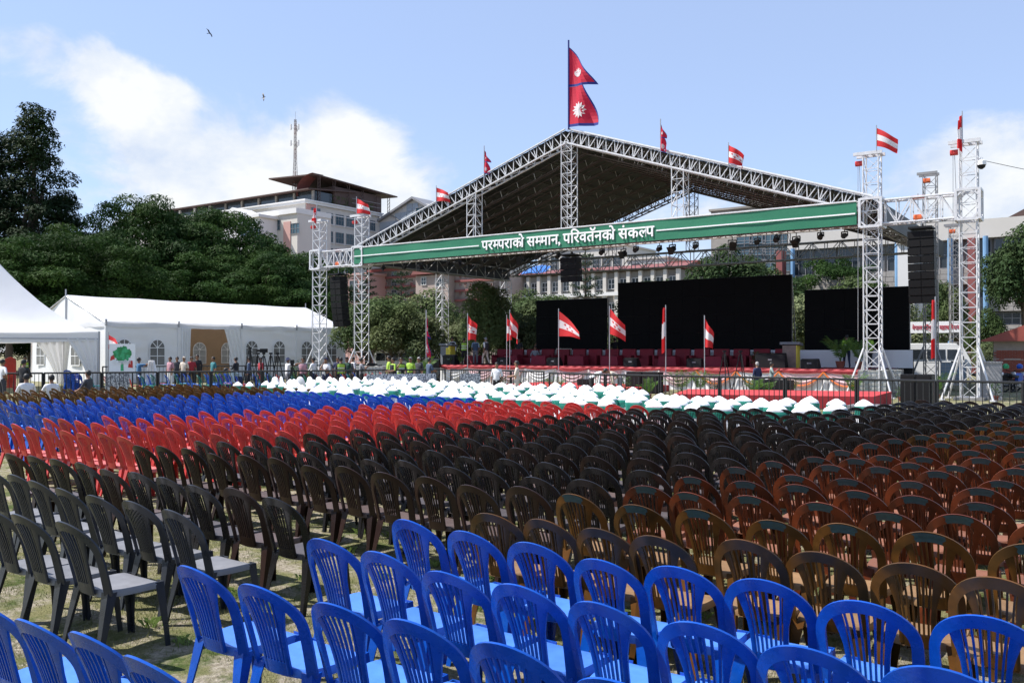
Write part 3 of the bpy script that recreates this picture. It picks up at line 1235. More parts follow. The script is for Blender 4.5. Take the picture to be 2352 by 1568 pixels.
spots = [(890, 0), (930, 0), (975, 1), (1030, 0), (1062, 1), (1110, 0), (1160, 0), (1195, 1), (1243, 0), (1282, 0), (1390, 0), (1432, 1), (1468, 0), (1515, 0), (1551, 1), (1598, 0), (1688, 1), (1740, 0), (1790, 0), (1829, 1), (1890, 0), (1940, 0)]
for i, (u, big) in enumerate(spots):
    x = at(u, 560, FY + .25).x
    t = lamp(x, FY + (.25 if i % 2 else -.1), 7.36, big, R(rnd(10, 55)), rnd(-.5, .5))
    tag(t, f'{"square flood" if big else "round spot"} stage light, {ordinal(i + 1)} from the left under the green banner', 'stage light', 'stage lights under the banner')

# camera dome on the right tower
cd = empty('camera_dome', (-4.73 + .48, FY - .2, 9.45))
MB().tube([(0, 0, .3), (0, 0, .18)], .05, 6).tube([(0, 0, .2), (0, 0, .16), (0, 0, 0)], [.08, .17, .18], 10).build('housing', M_white, cd)
MB().tube([(0, 0, 0), (0, 0, -.1), (0, 0, -.16)], [.16, .13, .05], 10).build('lens_globe', M_black, cd)
MB().tube([(-.25, .1, .25), (0, 0, .3)], .03, 5).build('bracket', M_white, cd)
tag(cd, 'white surveillance camera dome on the far right tower', 'camera')
tag(MB().tube([Vector((-4.3, FY, 9.7)).lerp(Vector((6, 46, 8.4)), k / 10) + Vector((0, 0, -.5 * sin(pi * k / 10))) for k in range(11)], .012, 4).build('overhead_cable', M_black), 'thin black cable running off from the far right tower', 'cable')
for (x, l) in ((XL + 3.7, 0), (-6.6, 0)):
    xx = (-42.6 + XL) / 2 if x < -20 else -6.6
    h = empty('chain_hoist', (xx, FY - .2, 8.3))
    MB().tube([(0, 0, .25), (0, 0, -.5)], .02, 4).build('chain', M_chain, h)
    b = MB()
    hoist(b, (0, 0, -.75), 1.0)
    b.build('hoist_body', M_orange, h)
    MB().box((0, 0, .1), (.5, .1, .12)).build('clamp', M_redpaint, h)
    tag(h, ('left' if x < -20 else 'right') + ' orange chain hoist holding a loudspeaker array', 'hoist', 'chain hoists')

# ================================================================ STAGE
M_redcarpet = mat('red_stage_carpet', (0.22, 0.012, 0.016), .9, .15, 2)
M_crimsoncarpet = mat('pinkish_red_carpet', (0.42, 0.035, 0.040), .9, .15, 1.5, bump=.3, bscale=4)
M_maroon = mat('maroon_velvet', (0.17, 0.006, 0.016), .8, .25, 3, rnd=.12)
M_maroon2 = mat('crimson_table_cloth', (0.20, 0.006, 0.022), .7, .2, 3, rnd=.1)
M_whitecloth = mat('white_drape', (0.78, 0.77, 0.77), .8, .06, 2, trans=.15)
M_pinkcloth = mat('pink_red_swag', (0.50, 0.085, 0.095), .75, .12, 2, trans=.2)
M_palecloth = mat('pale_pink_swag', (0.74, 0.52, 0.54), .75, .08, 2, trans=.2)
M_whitepanel = mat('white_panel_cloth', (0.66, 0.66, 0.68), .8, .05, 1)
M_marigold = mat('marigold_garland', (0.70, 0.16, 0.02), .8, .3, 20)
M_grey = mat('grey_paint', (0.16, 0.165, 0.18), .6, .1, 3)
M_yellow = mat('yellow_panel', (0.62, 0.50, 0.05), .6, .08, 2)
M_stone = mat('brown_lectern_board', (0.22, 0.16, 0.13), .6, .35, 5)

DX0, DX1, DY0, DY1, DZ = -34.0, -8.9, 41.6, 48.6, 1.12
st = empty('stage_platform', (0, 0, 0))
tag(st, 'wide raised stage platform with red carpet and draped skirt', 'stage')
MB().span((DX0, DY0, 0), (DX1, DY1, DZ - .006)).build('platform_body', M_grey, st)
MB().span((DX0 - .02, DY0 - .02, DZ - .004), (DX1 + .02, DY1, DZ + .012)).build('carpet', M_redcarpet, st)
NB = 12
bw = (DX1 - DX0) / NB
b = MB().grid(lambda u, v: Vector((DX0 + (DX1 - DX0) * u, DY0 - .06 - .03 * sin(u * 420) - .03 * v, DZ * (1 - v) - .01)), 420, 2)
b.build('skirt_drape', M_whitecloth, st, smooth=60, fix=False)
for k in range(NB):
    x0 = DX0 + k * bw
    def sw(u, v, x0=x0, k=k, dep=.30, sag=.52, off=.14):
        c = 4 * u * (1 - u)
        z = DZ - .02 - .04 * (1 - c) - sag * c * (.12 + .88 * v) * .9 - .07 * v
        fold = .035 * sin(v * 26 + 2 * c) * (.3 + c * .7)
        return Vector((x0 + bw * u, DY0 - off - dep * .25 * c * (1 - (v - .6) ** 2) + fold, z))
    MB().grid(lambda u, v: sw(u, v, sag=.95, off=.12), 14, 22).build('pale_swag', M_palecloth if k % 3 else M_whitecloth, st, smooth=70, fix=False)
    MB().grid(lambda u, v: sw(u, v, sag=.13 if k % 4 else .22, off=.17), 14, 14).build('red_swag', M_pinkcloth, st, smooth=70, fix=False)
    if k >= NB - 4:
        MB().tube([sw(i / 12, 1, sag=.75, off=.24) for i in range(13)], .035, 5).build('garland', M_marigold, st)
MB().grid(lambda u, v: Vector((DX0 + (DX1 - DX0) * u, DY0 - .20 - .02 * sin(u * 300 + v * 2), DZ + .02 - .09 * v)), 300, 2).build('top_frill', M_pinkcloth, st, smooth=70, fix=False)

# white apron wall below the screens
wp = MB().grid(lambda u, v: Vector((-33 + 24.9 * u, 46.75 + .015 * sin(u * 90), DZ + .012 + .9 * v)), 80, 3)
tag(wp.build('screen_apron', M_whitepanel, fix=False), 'white cloth apron hung along the foot of the dark screens', 'drape')


def screen(x0, x1, z0, z1, lab):
    t = empty('video_screen', ((x0 + x1) / 2, 47.0, 0))
    tag(t, lab, 'screen', 'dark video screens at the back of the stage')
    w = x1 - x0
    nx, nz = max(2, round(w / 1.0)), max(2, round((z1 - z0) / 1.0))
    pm = MB().box((0, 0, 0), (w / nx - .006, .08, (z1 - z0) / nz - .006)).mesh('panel', [M_screen])
    for i in range(nx):
        for j in range(nz):
            link('panel', pm, t, (-w / 2 + (i + .5) * w / nx, 0, z0 + (j + .5) * (z1 - z0) / nz))
    b = MB()
    for i in range(nx + 1):
        x = -w / 2 + i * w / nx
        b.box((x * .995, .2, (z0 + z1) / 2), (.05, .05, z1 - z0))
    for j in range(nz + 1):
        b.box((0, .27, z0 + (z1 - z0) * j / nz), (w, .05, .05))
    for i in range(0, nx + 1, 2):
        x = (-w / 2 + i * w / nx) * .99
        b.tube([(x, .3, z1 - .3), (x, 1.3, .1)], .03, 5).tube([(x, .3, z0), (x, .3, .05)], .04, 5)
    b.build('screen_frame', M_galv, t)


screen(-30.5, -25.35, 2.0, 5.22, 'left dark video screen, lower than the middle one')
screen(-24.6, -14.15, 2.0, 6.1, 'large dark video screen in the middle of the stage')
screen(-13.45, -8.3, 2.0, 5.22, 'right dark video screen behind the right tower')

# sofas and tables
def sofa_meshes():
    w = .92
    s = MB().box((0, -.02, .30), (w - .22, .66, .24)).mesh('seat', [M_maroon])
    bk_ = MB()
    bk_.loft([[Vector((x * (w / 2 - .02), .26 + y + .10 * z, .12 + z * .84)) for x, y in ((-1, -.09), (1, -.09), (1, .09), (-1, .09))] for z in (0, .5, .93, 1.0)])
    bk_ = bk_.mesh('backrest', [M_maroon], 40)
    ar = MB().span((-.06, -.36, .06), (.06, .3, .60)).mesh('armrest', [M_maroon])
    sk = MB().span((-w / 2 + .03, -.33, .0), (w / 2 - .03, .25, .175)).mesh('base', [M_maroon])
    return s, bk_, ar, sk


SM = sofa_meshes()
def sofa(x, y, lab):
    t = empty('armchair', (x, y, DZ + .012), rnd(-.04, .04))
    tag(t, lab, 'armchair', 'maroon armchairs along the stage')
    link('seat', SM[0], t)
    link('backrest', SM[1], t)
    link('armrest', SM[2], t, (-.40, 0, 0))
    link('armrest', SM[2], t, (.40, 0, 0))
    link('base', SM[3], t)
n = 0
xs0, xs1 = at(1150, 820, 46.0).x, at(1795, 820, 46.0).x
NS = 17
for k in range(NS):
    n += 1
    sofa(xs0 + (xs1 - xs0) * k / (NS - 1), 46.0 + rnd(-.04, .04), f'maroon velvet armchair, {ordinal(n)} from the left on the stage')
for i, u in enumerate((1028 + 60, 1178, 1242, 1328, 1405, 1537, 1640)):
    p = at(u, 820, 45.1)
    t = empty('side_table', (p.x, 45.1, DZ + .012))
    b = MB()
    for k in (0, 1):
        pass
    def tc_(u_, v_):
        a = u_ * 4
        s = int(min(3.999, a))
        f = a - s
        c = [(-.5, -.3), (.5, -.3), (.5, .3), (-.5, .3), (-.5, -.3)]
        x = c[s][0] + (c[s + 1][0] - c[s][0]) * f
        y = c[s][1] + (c[s + 1][1] - c[s][1]) * f
        k = 1 + .10 * v_ + .03 * v_ * sin(a * 14)
        return Vector((x * k, y * k, .55 - .54 * v_))
    b.grid(tc_, 64, 4)
    b.add([(-.5, -.3, .55), (.5, -.3, .55), (.5, .3, .55), (-.5, .3, .55)], [(0, 1, 2, 3)])
    b.build('tablecloth', M_maroon2, t, smooth=50, fix=False)
    MB().box((0, 0, .52), (.96, .56, .03)).build('table_top', M_stone, t)
    tag(t, f'low table under a draped crimson cloth, {ordinal(i + 1)} from the left in front of the armchairs', 'table', 'cloth covered low tables')

def lectern(u, v, Y, s, lab):
    p = at(u, v, Y)
    t = empty('lectern', (p.x, Y, DZ + .012), 0)
    MB().span((-.38 * s, -.25, 0), (.30 * s, .25, 1.13 * s)).build('body', M_stone, t)
    MB().span((.302 * s, -.25, .0), (.36 * s, .25, 1.13 * s)).build('side_panel', M_yellow, t)
    M = Matrix.Rotation(R(-8), 3, 'X')
    MB().box((0, 0, 1.20 * s), (1.0 * s, .62, .13 * s), rot=M).build('top', M_grey, t)
    for k in (-.12, .1):
        MB().tube([(k, 0, 1.26 * s), (k * .6, -.1, 1.5 * s), (k * .4, -.2, 1.55 * s)], .012, 4).build('microphone', M_black, t)
    tag(t, lab, 'lectern', 'lecterns')
lectern(1818, 846, 44.3, 1.0, 'brown lectern with yellow side and grey top at the right of stage')
t = empty('lectern', (at(1030, 830, 43.5).x, 43.5, DZ + .012))
MB().span((-.45, -.25, 0), (.2, .25, 1.15)).build('body', M_grey, t)
MB().span((.0, -.262, .55), (.36, -.252, 1.05)).span((.202, -.25, 0), (.36, .25, 1.15)).build('side_panel', M_yellow, t)
MB().box((-.02, 0, 1.22), (1.05, .62, .13), rot=Matrix.Rotation(R(-8), 3, 'X')).build('top', M_grey, t)
tag(t, 'dark grey lectern with yellow panel at the left of stage', 'lectern', 'lecterns')


def wedge(u, v, Y, w, lab, h=.48, ry=0.0, dz=None):
    p = at(u, v, Y)
    t = empty('stage_monitor', (p.x, Y, DZ + .012 if dz is None else dz), ry)
    pr = [(-.25, 0), (.28, 0), (.28, .12), (.0, h), (-.25, h * .9)]
    MB().prism(pr, lambda a, c, d: Vector((d, a, c)), -w / 2, w / 2).build('cabinet', M_black, t)
    a, c = Vector((0, .285, .13)), Vector((0, .012, h - .01))
    MB().add([(-w * .45, .287, .14), (w * .45, .287, .14), (w * .45, .02, h - .02), (-w * .45, .02, h - .02)], [(0, 1, 2, 3)]).build('grille', M_blackgrille, t)
    MB().box((0, -.256, h * .55), (.2, .012, .07)).build('handle_plate', M_grey, t)
    tag(t, lab, 'loudspeaker', 'wedge monitors on the stage')
for i, (u, w) in enumerate(((1158, .75), (1274, .80), (1452, .80), (1598, .80), (1862, .82))):
    wedge(u, 840, 42.6, w, ('black wedge monitor, ' + ordinal(i + 1) + ' from the left along the stage edge'))
wedge(1772, 845, 43.4, 1.5, 'large dark speaker box lying left of the brown lectern', .75)
wedge(1036, 840, 42.5, .95, 'wide black box in front of the grey lectern', .62)
wedge(998, 838, 41.0, .7, 'tilted black monitor at the left stage corner', .55, R(25), .95)
wedge(2078, 846, 47.8, .8, 'black loudspeaker tilted back right of the stage', 1.25, 0, 0.75)
# board leaning behind the armchairs
tag(MB().prism([(-.9, 0), (.9, 0), (1.0, .62), (-.8, .66)], lambda a, c, d: Vector((at(1293, 805, 46.55).x + a * .62, 46.55 + d + c * .05, 1.78 + c * .55)), -.02, .02).build('leaning_board', mat('beige_board', (.42, .36, .28), .7, .1, 3)), 'beige board leaning behind the maroon armchairs', 'board')
# speakers standing in front of the stage
for i, (u, v, w, h, d) in enumerate(((1776, 872, 1.6, .75, .7), (2108, 890, 1.05, 1.15, .7), (1345, 865, .7, .6, .5), (1462, 868, .8, 1.0, .6), (1500, 868, .8, 1.0, .6))):
    p = at(u, v, 37.2 if i != 1 else 33.8)
    t = empty('subwoofer', (p.x, p.y, 0))
    n = 2 if w > 1 else 1
    for k in range(n):
        MB().box(((k - (n - 1) / 2) * w / n, 0, h / 2), (w / n - .02, d, h)).build('cabinet', M_black, t)
        MB().box(((k - (n - 1) / 2) * w / n, -d / 2 - .012, h / 2), (w / n - .12, .02, h - .12)).build('grille', M_blackgrille, t)
    tag(t, ('wide black subwoofer pair before the swagged stage skirt', 'black bass cabinets behind the right barrier below the loudspeaker array', 'small black speaker before the stage middle', 'upright black speaker before the stage, left one of two', 'upright black speaker before the stage, right one of two')[i], 'loudspeaker', 'speakers on the ground')

# red carpet walkway in front of the stage
cp = empty('carpet_walkway', (0, 0, 0))
a0, a1 = onz(1581, 893, .62), onz(2048, 902, .62)
b = MB()
pl = [(-13.9, 31.4), (-13.5, 36.0), (-7.0, 36.6), (-6.35, 31.2), (-6.6, 24.9), (-7.2, 24.6)]
CH = .46
q0, q1 = onz(1581, 893, CH), onz(2048, 899, CH)
pl = [(q0.x, q0.y), (q1.x, q1.y), (q1.x + .25, q1.y - 4.2), (q0.x + 1.2, q0.y - 4.2)]
b.prism(pl, lambda x, y, d: Vector((x, y, d)), 0.0, CH)
b.build('platform', M_crimsoncarpet, cp)
MB().span((q1.x - .3, q1.y - 5.6, 0), (q1.x + .9, q1.y - 4.3, .22)).build('step', M_grey, cp)
tag(cp, 'low platform covered in red carpet beside the white covered chairs', 'platform')
p = onz(1350, 880, .02)
tag(MB().prism([(-25.5, 34.2), (-25.5, 39.8), (-18, 39.8), (-18, 34.2)], lambda x, y, d: Vector((x, y, d)), .004, .30).build('ground_carpet', M_crimsoncarpet), 'low red carpeted rise on the ground before the stage', 'carpet')

# ================================================================ COVERED CHAIRS
M_cover = mat('white_chair_cover', (0.80, 0.80, 0.81), .85, .04, 6, bump=.25, bscale=14)
M_sash = mat('green_satin_sash', (0.010, 0.175, 0.125), .45, .2, 8, bump=.35, bscale=10)


def ring(hx, hy, cy, z, n=16, p=3.2, wob=0, ph=0):
    out = []
    for k in range(n):
        a = 2 * pi * k / n
        c, s = cos(a), sin(a)
        r = (abs(c) ** p + abs(s) ** p) ** (-1 / p)
        w = 1 + wob * sin(a * 7 + ph)
        out.append(Vector((hx * r * c * w, cy + hy * r * s * w, z)))
    return out


def cover_mesh(seed):
    random.seed(seed)
    b = MB()
    pk = rnd(-.04, .04)
    rs = [ring(.265, .10, -.25, 0, wob=.05, ph=seed), ring(.250, .09, -.25, .30, wob=.03, ph=seed), ring(.212, .075, -.255, .55), ring(.206, .068, -.27, .80)]
    h_ = rnd(-.015, .03)
    for zz, hx, hy in ((.828, .206, .068), (.856, .185, .062), (.884, .138, .052), (.912, .080, .036)):
        rs.append([v + Vector((pk * (zz - .8) * 5, 0, h_ * (zz - .8) * 7 + rnd(-.006, .006))) for v in ring(hx, hy, -.283, zz, p=3.2 - (zz - .8) * 8)])
    rs.append([v + Vector((pk, 0, h_)) for v in ring(.025, .014, -.285, .940, p=2)])
    b.loft(rs)
    b.loft([ring(.275, .25, .03, 0, wob=.05, ph=seed + 1), ring(.255, .235, .03, .25, wob=.03, ph=seed + 1), ring(.235, .22, .03, .45), ring(.215, .205, .03, .475)])
    return b.mesh('cover', [M_cover], 55)


def sash_mesh(seed):
    random.seed(seed)
    b = MB()
    z0, z1 = .63 + rnd(-.02, .02), .812 + rnd(-.01, .01)
    rs = []
    for i in range(6):
        t = i / 5
        k = .006 + .006 * sin(t * 9 + seed) + (.0 if 0 < i < 5 else -.004)
        rs.append(ring(.211 + k, .072 + k, -.262 - .012 * t, z0 + (z1 - z0) * t + .0))
    b.loft(rs, caps=False)
    b.box((rnd(-.05, .05), -.36, .66), (.09, .05, .07), .3)
    return b.mesh('sash', [M_sash], 60)


CV = [(cover_mesh(s), sash_mesh(s)) for s in range(9)]
random.seed(21)
cov = []
for j in range(8):
    y = 17.0 + j * 1.0
    x0 = -24.4 + (0 if j > 1 else (5.0 if j == 0 else 2.6)) + .10 * j
    x1 = -4.75 - (0 if j < 4 else 5.4 + (j - 4) * .9)
    if j >= 4:
        x0 = -24.2
    n = int((x1 - x0) / .53)
    for i in range(n + 1):
        if random.random() < .06:
            continue
        x = x0 + (x1 - x0) * i / n + rnd(-.12, .12) + .3 * (j % 2)
        yy = y + rnd(-.2, .2) - .05 * (x + 12) * .35
        if j == 0 and -15.2 < x < -13.4:
            yy += .35
        cov.append((x, yy, j))
cov = [c for c in cov if seen(c[0], c[1], .61) and not (-17.8 < c[0] < -5 and c[1] > 24.6)]
per = {}
for c in sorted(cov):
    per.setdefault(c[2], []).append(c)
for j, lst in per.items():
    for i, (x, y, _) in enumerate(lst):
        t = empty('covered_chair', (x, y, 0), rnd(-.12, .12))
        cm, sm = CV[random.randrange(9)]
        link('cover', cm, t)
        link('sash', sm, t)
        s_ = rnd(.98, 1.04)
        t.scale = (1, 1, s_)
        tag(t, f'white covered chair with green sash, {ordinal(i + 1)} from left in {ordinal(j + 1)} covered row', 'chair', 'white covered chairs with green sashes')
for k in range(13):
    u = 640 + k * 27 + rnd(-6, 6)
    p = onz(u, 878, .5)
    p = EYE + (onz(u, 866, .92) - EYE)
    b = MB().loft([ring(.25, .24, 0, 0, wob=.05), ring(.23, .2, 0, .46), ring(.22, .06, -.22, .5, p=2), ring(.21, .05, -.25, .72, p=2), ring(.13, .04, -.27, .9, p=2), ring(.03, .02, -.27, .95, p=2)])
    tag(b.build('round_covered_chair', M_cover, loc=(p.x, p.y, 0), rz=rnd(-.4, .4), smooth=60), f'round-backed white covered chair without sash, {ordinal(k + 1)} from left behind the barrier', 'chair', 'white covered chairs behind the barrier')

# ================================================================ BARRIERS
M_iron = mat('black_iron', (0.012, 0.012, 0.013), .5, .2, 5)
BARM = {}


def barrier(p0, p1, lab, group, h=1.1, n=13, m=None, thick=.036, post=.038):
    p0, p1 = Vector((*p0, 0)), Vector((*p1, 0))
    d = p1 - p0
    L_ = d.length
    t = empty('crowd_barrier', p0, atan2(d.y, d.x))
    m = m or M_iron
    MB().tube([(0, 0, h), (L_, 0, h)], thick, 6).build('top_rail', m, t)
    MB().tube([(0, 0, .14), (L_, 0, .14)], .018, 5).build('bottom_rail', m, t)
    for x in (0.02, L_ - .02):
        MB().tube([(x, 0, 0), (x, 0, h)], post, 6).box((x, 0, .02), (.06, .5, .03)).build('post', m, t)
    key = (h, m.name)
    if key not in BARM:
        BARM[key] = MB().tube([(0, 0, .14), (0, 0, h)], .015, 4).mesh('bar', [m])
    for k in range(1, n):
        link('bar', BARM[key], t, (L_ * k / n, 0, 0))
    tag(t, lab, 'barrier', group)


def run(pts, plen, lab, group, gap=None):
    cnt = 0
    for (a, c) in zip(pts, pts[1:]):
        a, c = Vector(a), Vector(c)
        n = max(1, round((c - a).length / plen))
        for i in range(n):
            q0, q1 = a.lerp(c, i / n), a.lerp(c, (i + .985) / n)
            cnt += 1
            barrier(q0, q1, lab.format(ordinal(cnt)), group)


run([(-25.9, 32.4), (-19.9, 31.3)], 2.0, 'black crowd barrier between covered chairs and stage, {} from left before the gap', 'barriers along the stage')
run([(-18.6, 29.6), (-15.6, 28.8), (-2.0, 28.3), (2.8, 28.2)], 2.4, 'black crowd barrier on the right side, {} from the gap rightwards', 'barriers along the stage')
run([(-39.5, 11.5), (-35.2, 18.0), (-26.1, 32.3)], 2.1, 'black crowd barrier beside the white pagoda tent, {} from the camera side', 'barriers on the left')
a, c = onz(235, 842, 1.1), onz(860, 838, 1.1)
run([(a.x, a.y), (c.x, c.y)], 2.6, 'black barrier along the marquee front, {} from left', 'barriers along the marquee')
a, c = onz(1010, 826, 1.1), onz(845, 826, 1.1)


def atZ(u, v, Z):
    d = pixdir(u, v)
    f = -d.x * sin(YAW) + d.y * cos(YAW)
    return EYE + d * (Z / f)


M_lattice = mat('white_lattice_board', (0.55, 0.56, 0.58), .7, 1.0, 26, col2=(0.16, 0.17, 0.2), c2lo=.48, c2hi=.52)
for i, (u, v, Z, w) in enumerate(((405, 870, 36.5, .9), (905, 872, 35.5, 1.3), (1148 - 10, 872, 35, .6), (990, 872, 36, 1.1), (1055, 872, 36, .8))):
    p = atZ(u, v, Z)
    p = atZ((270, 905, 1000, 1150, 1110)[i] if i in (0, 1) else (640 + i * 110), 872, Z)
    t = tag(MB().box((0, 0, .55), (w, .05, 1.0)).box((-w / 2, 0, .5), (.05, .07, 1.0)).box((w / 2, 0, .5), (.05, .07, 1.0)).build('patterned_board', M_lattice, loc=(p.x, p.y, 0), rz=YAW + .1),
            'white patterned board standing behind the barrier, ' + ordinal(i + 1) + ' from left', 'board', 'patterned boards behind the barrier')

# ================================================================ FLAGS
M_flagred = mat('flag_red', (0.62, 0.025, 0.030), .7, .08, 3, trans=.35)
M_flagwhite = mat('flag_white', (0.78, 0.76, 0.77), .7, .05, 3, trans=.35)
M_crimson = mat('flag_crimson', (0.60, 0.012, 0.045), .7, .08, 2, trans=.35)
M_flagblue = mat('flag_blue', (0.015, 0.03, 0.22), .7, .1, 3, trans=.3)
M_pole = mat('steel_flagpole', (0.42, 0.42, 0.44), .4, .1, 3, metal=.6)


def star(cx, cy, r, n=5, r2=.42, ph=0):
    return [(cx + (r if k % 2 == 0 else r * r2) * sin(pi * k / n + ph), cy + (r if k % 2 == 0 else r * r2) * cos(pi * k / n + ph)) for k in range(2 * n)]


def fan(b, poly, fn, off, mi=0):
    cx = sum(p[0] for p in poly) / len(poly)
    cy = sum(p[1] for p in poly) / len(poly)
    vs = [fn(cx, cy) + off] + [fn(*p) + off for p in poly]
    n = len(poly)
    b.add(vs, [(0, 1 + k, 1 + (k + 1) % n) for k in range(n)], mi)


def party_flag(p, zbase, L_, H, droop, taper, amp, nf, ph, lab, dirx=1.0, spin=0.0, stars=True, base=True):
    """p = top of the cloth at the pole"""
    t = empty('party_flag', (p.x, p.y, zbase), spin)
    zt = p.z - zbase
    MB().tube([(0, 0, 0), (0, 0, zt + .12)], .022, 6).build('pole', M_pole, t)
    def fn(u, v):
        w = amp * (.15 + u)
        return Vector((dirx * (L_ * u + .35 * w * cos(u * nf * 2 * pi + ph + v) - .35 * amp * .15 * cos(ph + v)), w * sin(u * nf * 2 * pi + ph + v * 1.5) - .15 * amp * sin(ph + v * 1.5),
                       zt - v * H * (1 - taper * u) - droop * u ** 1.15 - .03 * sin(u * 7 + ph) * u))
    b = MB().grid(fn, 20, 12, mfn=lambda i, j: 1 if 4 <= j < 8 else 0)
    b.build('cloth', [M_flagred, M_flagwhite], t, smooth=80, fix=False)
    if stars:
        e = Vector((0, .006, 0))
        for (cx, cy) in ((.30, .43), (.55, .42), (.42, .58), (.68, .57)):
            b = MB()
            for o in (e, -e):
                fan(b, [(cx + (x - cx) * H / L_ * .9, y) for x, y in star(cx, cy, .080)], fn, o)
            b.build('star', M_flagred, t, fix=False)
    tag(t, lab, 'flag', 'red and white party flags')


def nepal_flag(p, zbase, Wd, H, lab, amp=.1, ph=0.0, droop=.1, fold=1.0, polew=.03, ptop=.25):
    t = empty('national_flag', (p.x, p.y, zbase))
    zt = p.z - zbase
    MB().tube([(0, 0, 0), (0, 0, zt + ptop)], polew, 6).build('pole', M_flagblue if polew > .04 else M_pole, t)
    def fn(x, y):                      # x 0..1 of Wd, y 0..1 down
        w = amp * x
        return Vector((Wd * x * fold + .3 * w * sin(9 * x + ph), w * sin(7 * x + ph + 2.2 * y) + .3 * amp * sin(3 * y + ph) * min(1, 4 * x), zt - y * H - droop * H * x * (.3 + .7 * y)))
    def wid(y):
        return .86 * min(1.0, y / .50) ** .85 if y <= .50 else .52 + .48 * (y - .50) / .50
    rows_ = [0.004, .03] + [.03 + .44 * k / 11 for k in range(1, 12)] + [.5, .5005] + [.5005 + .465 * k / 11 for k in range(1, 12)] + [1.0]
    b = MB()
    bd = .038
    cols = [0, .2, .4, .6, .8, 1.0]
    for r0, r1 in zip(rows_, rows_[1:]):
        if r1 - r0 < .002:
            continue
        w0, w1 = wid(r0), wid(r1) if not (r0 < .5 and r1 > .5) else .86
        if r0 > .5:
            pass
        xs0 = [c * max(0, w0 - bd) for c in cols] + [w0]
        xs1 = [c * max(0, w1 - bd) for c in cols] + [w1]
        for k in range(6):
            blue = k == 5 or (.465 <= r0 < .5) or r0 > .955
            b.add([fn(xs0[k], r0), fn(xs0[k + 1], r0), fn(xs1[k + 1], r1), fn(xs1[k], r1)], [(0, 1, 2, 3)], 1 if blue else 0)
    b.build('cloth', [M_crimson, M_flagblue], t, smooth=80, fix=False)
    e = Vector((0, .012, 0))
    asp = H / Wd
    sunp = [(.36 + (x - .36) * asp, y) for x, y in star(.36, .80, .105, 12, .66)]
    b = MB()
    for o in (e, -e):
        fan(b, sunp, fn, o)
    b.build('sun_emblem', M_flagwhite, t, fix=False)
    cres = [(.30 + .062 * asp * sin(a), .325 - .062 * cos(a) * 1) for a in [R(x) for x in range(80, 281, 20)]] + [(.30 + .05 * asp * sin(a), .300 - .045 * cos(a)) for a in [R(x) for x in range(270, 89, -20)]]
    b = MB()
    n = len(cres)
    for o in (e, -e):
        k = n // 2
        vs = [fn(*q) + o for q in cres]
        b.add(vs, [(i, i + 1, n - 2 - i, n - 1 - i) for i in range(k - 1)])
        fan(b, [(.30 + (x - .30) * asp, y) for x, y in star(.30, .318, .045, 8, .6)], fn, o * 1.2)
    b.build('moon_emblem', M_flagwhite, t, fix=False)
    tag(t, lab, 'flag', 'crimson double pennon flags')


F0 = FY - .35
nepal_flag(at(1306, 108, F0), Z_A + .2, 1.85, 4.25, 'big crimson double pennon flag flying over the roof peak', .28, .4, .03, .98, .05, .35)
nepal_flag(at(1112, 345, F0), Z_E + (Z_A - Z_E) * .57, .8, 1.3, 'crimson double pennon flag on the left roof slope', .16, 1.2, .12, .55)
nepal_flag(at(1517, 285, F0), Z_E + (Z_A - Z_E) * .58, .8, 1.35, 'crimson double pennon flag on the right roof slope', .16, 2.2, .12, .5)
nepal_flag(at(979, 722, 37.5), 0, .7, 2.2, 'limp crimson double pennon flag left of the grey lectern', .14, .2, .25, .35)
party_flag(at(727, 474, F0), 10.5, .5, 1.15, .35, .5, .16, 1.4, .3, 'limp party flag on the far left tower top', -.6)
party_flag(at(819, 456, F0), 10.5, 1.0, .95, .45, .35, .16, .8, 1.0, 'party flag with four stars on the left front tower top')
party_flag(at(1002, 431, F0), 10.0, .95, .80, .38, .3, .14, .8, .4, 'party flag fluttering at the lower left roof slope')
party_flag(at(1673, 333, F0), 10.6, .72, .85, .55, .2, .2, 1.0, 2.0, 'party flag with red stars at the lower right roof slope')
party_flag(at(2013, 294, F0), 10.5, .80, .78, .60, .25, .12, .7, 2.6, 'taut party flag on the right front tower top', stars=False)
party_flag(at(2210, 262, F0), 10.5, .16, 1.6, .25, .3, .10, 1.6, .6, 'limp furled party flag on the far right tower top', -1, stars=False)
G0 = 37.6
party_flag(at(1074, 724, G0), 0, .55, 1.35, .50, .35, .14, 1.2, .2, 'party flag hanging left of the standing crew on stage', stars=True)
party_flag(at(1164, 728, G0), 0, .35, 1.3, .40, .4, .12, 1.5, 1.2, 'left of two crossed party flags before the middle column', stars=False)
party_flag(at(1171, 716, G0), 0, .60, 1.25, .95, .4, .14, 1.2, 2.2, 'right of two crossed party flags before the middle column', stars=False)
party_flag(at(1283, 714, G0), 0, 1.28, 1.30, 1.05, .72, .10, .6, .5, 'widest spread party flag in front of the left dark screen')
party_flag(at(1400, 708, G0), 0, .78, 1.25, .80, .35, .12, .8, 1.6, 'party flag between left and middle dark screens')
party_flag(at(1529, 706, G0), 0, .26, 2.0, .05, -.05, .12, 1.4, .9, 'limp party flag before the left half of the middle screen', -.6, stars=False)
party_flag(at(1618, 730, G0), 0, .42, 1.35, .70, .45, .10, 1.2, .4, 'limp party flag on a tall bare pole before the middle screen', stars=False)
party_flag(at(2148, 688, 37.9), 0, .26, 2.3, .05, .0, .12, 1.5, .2, 'limp party flag between the two right towers', -.6, stars=False)
party_flag(atZ(249, 769, 37.8), 0, .9, .62, .35, .5, .08, .7, .2, 'small party flag behind the tree logo board', stars=True)

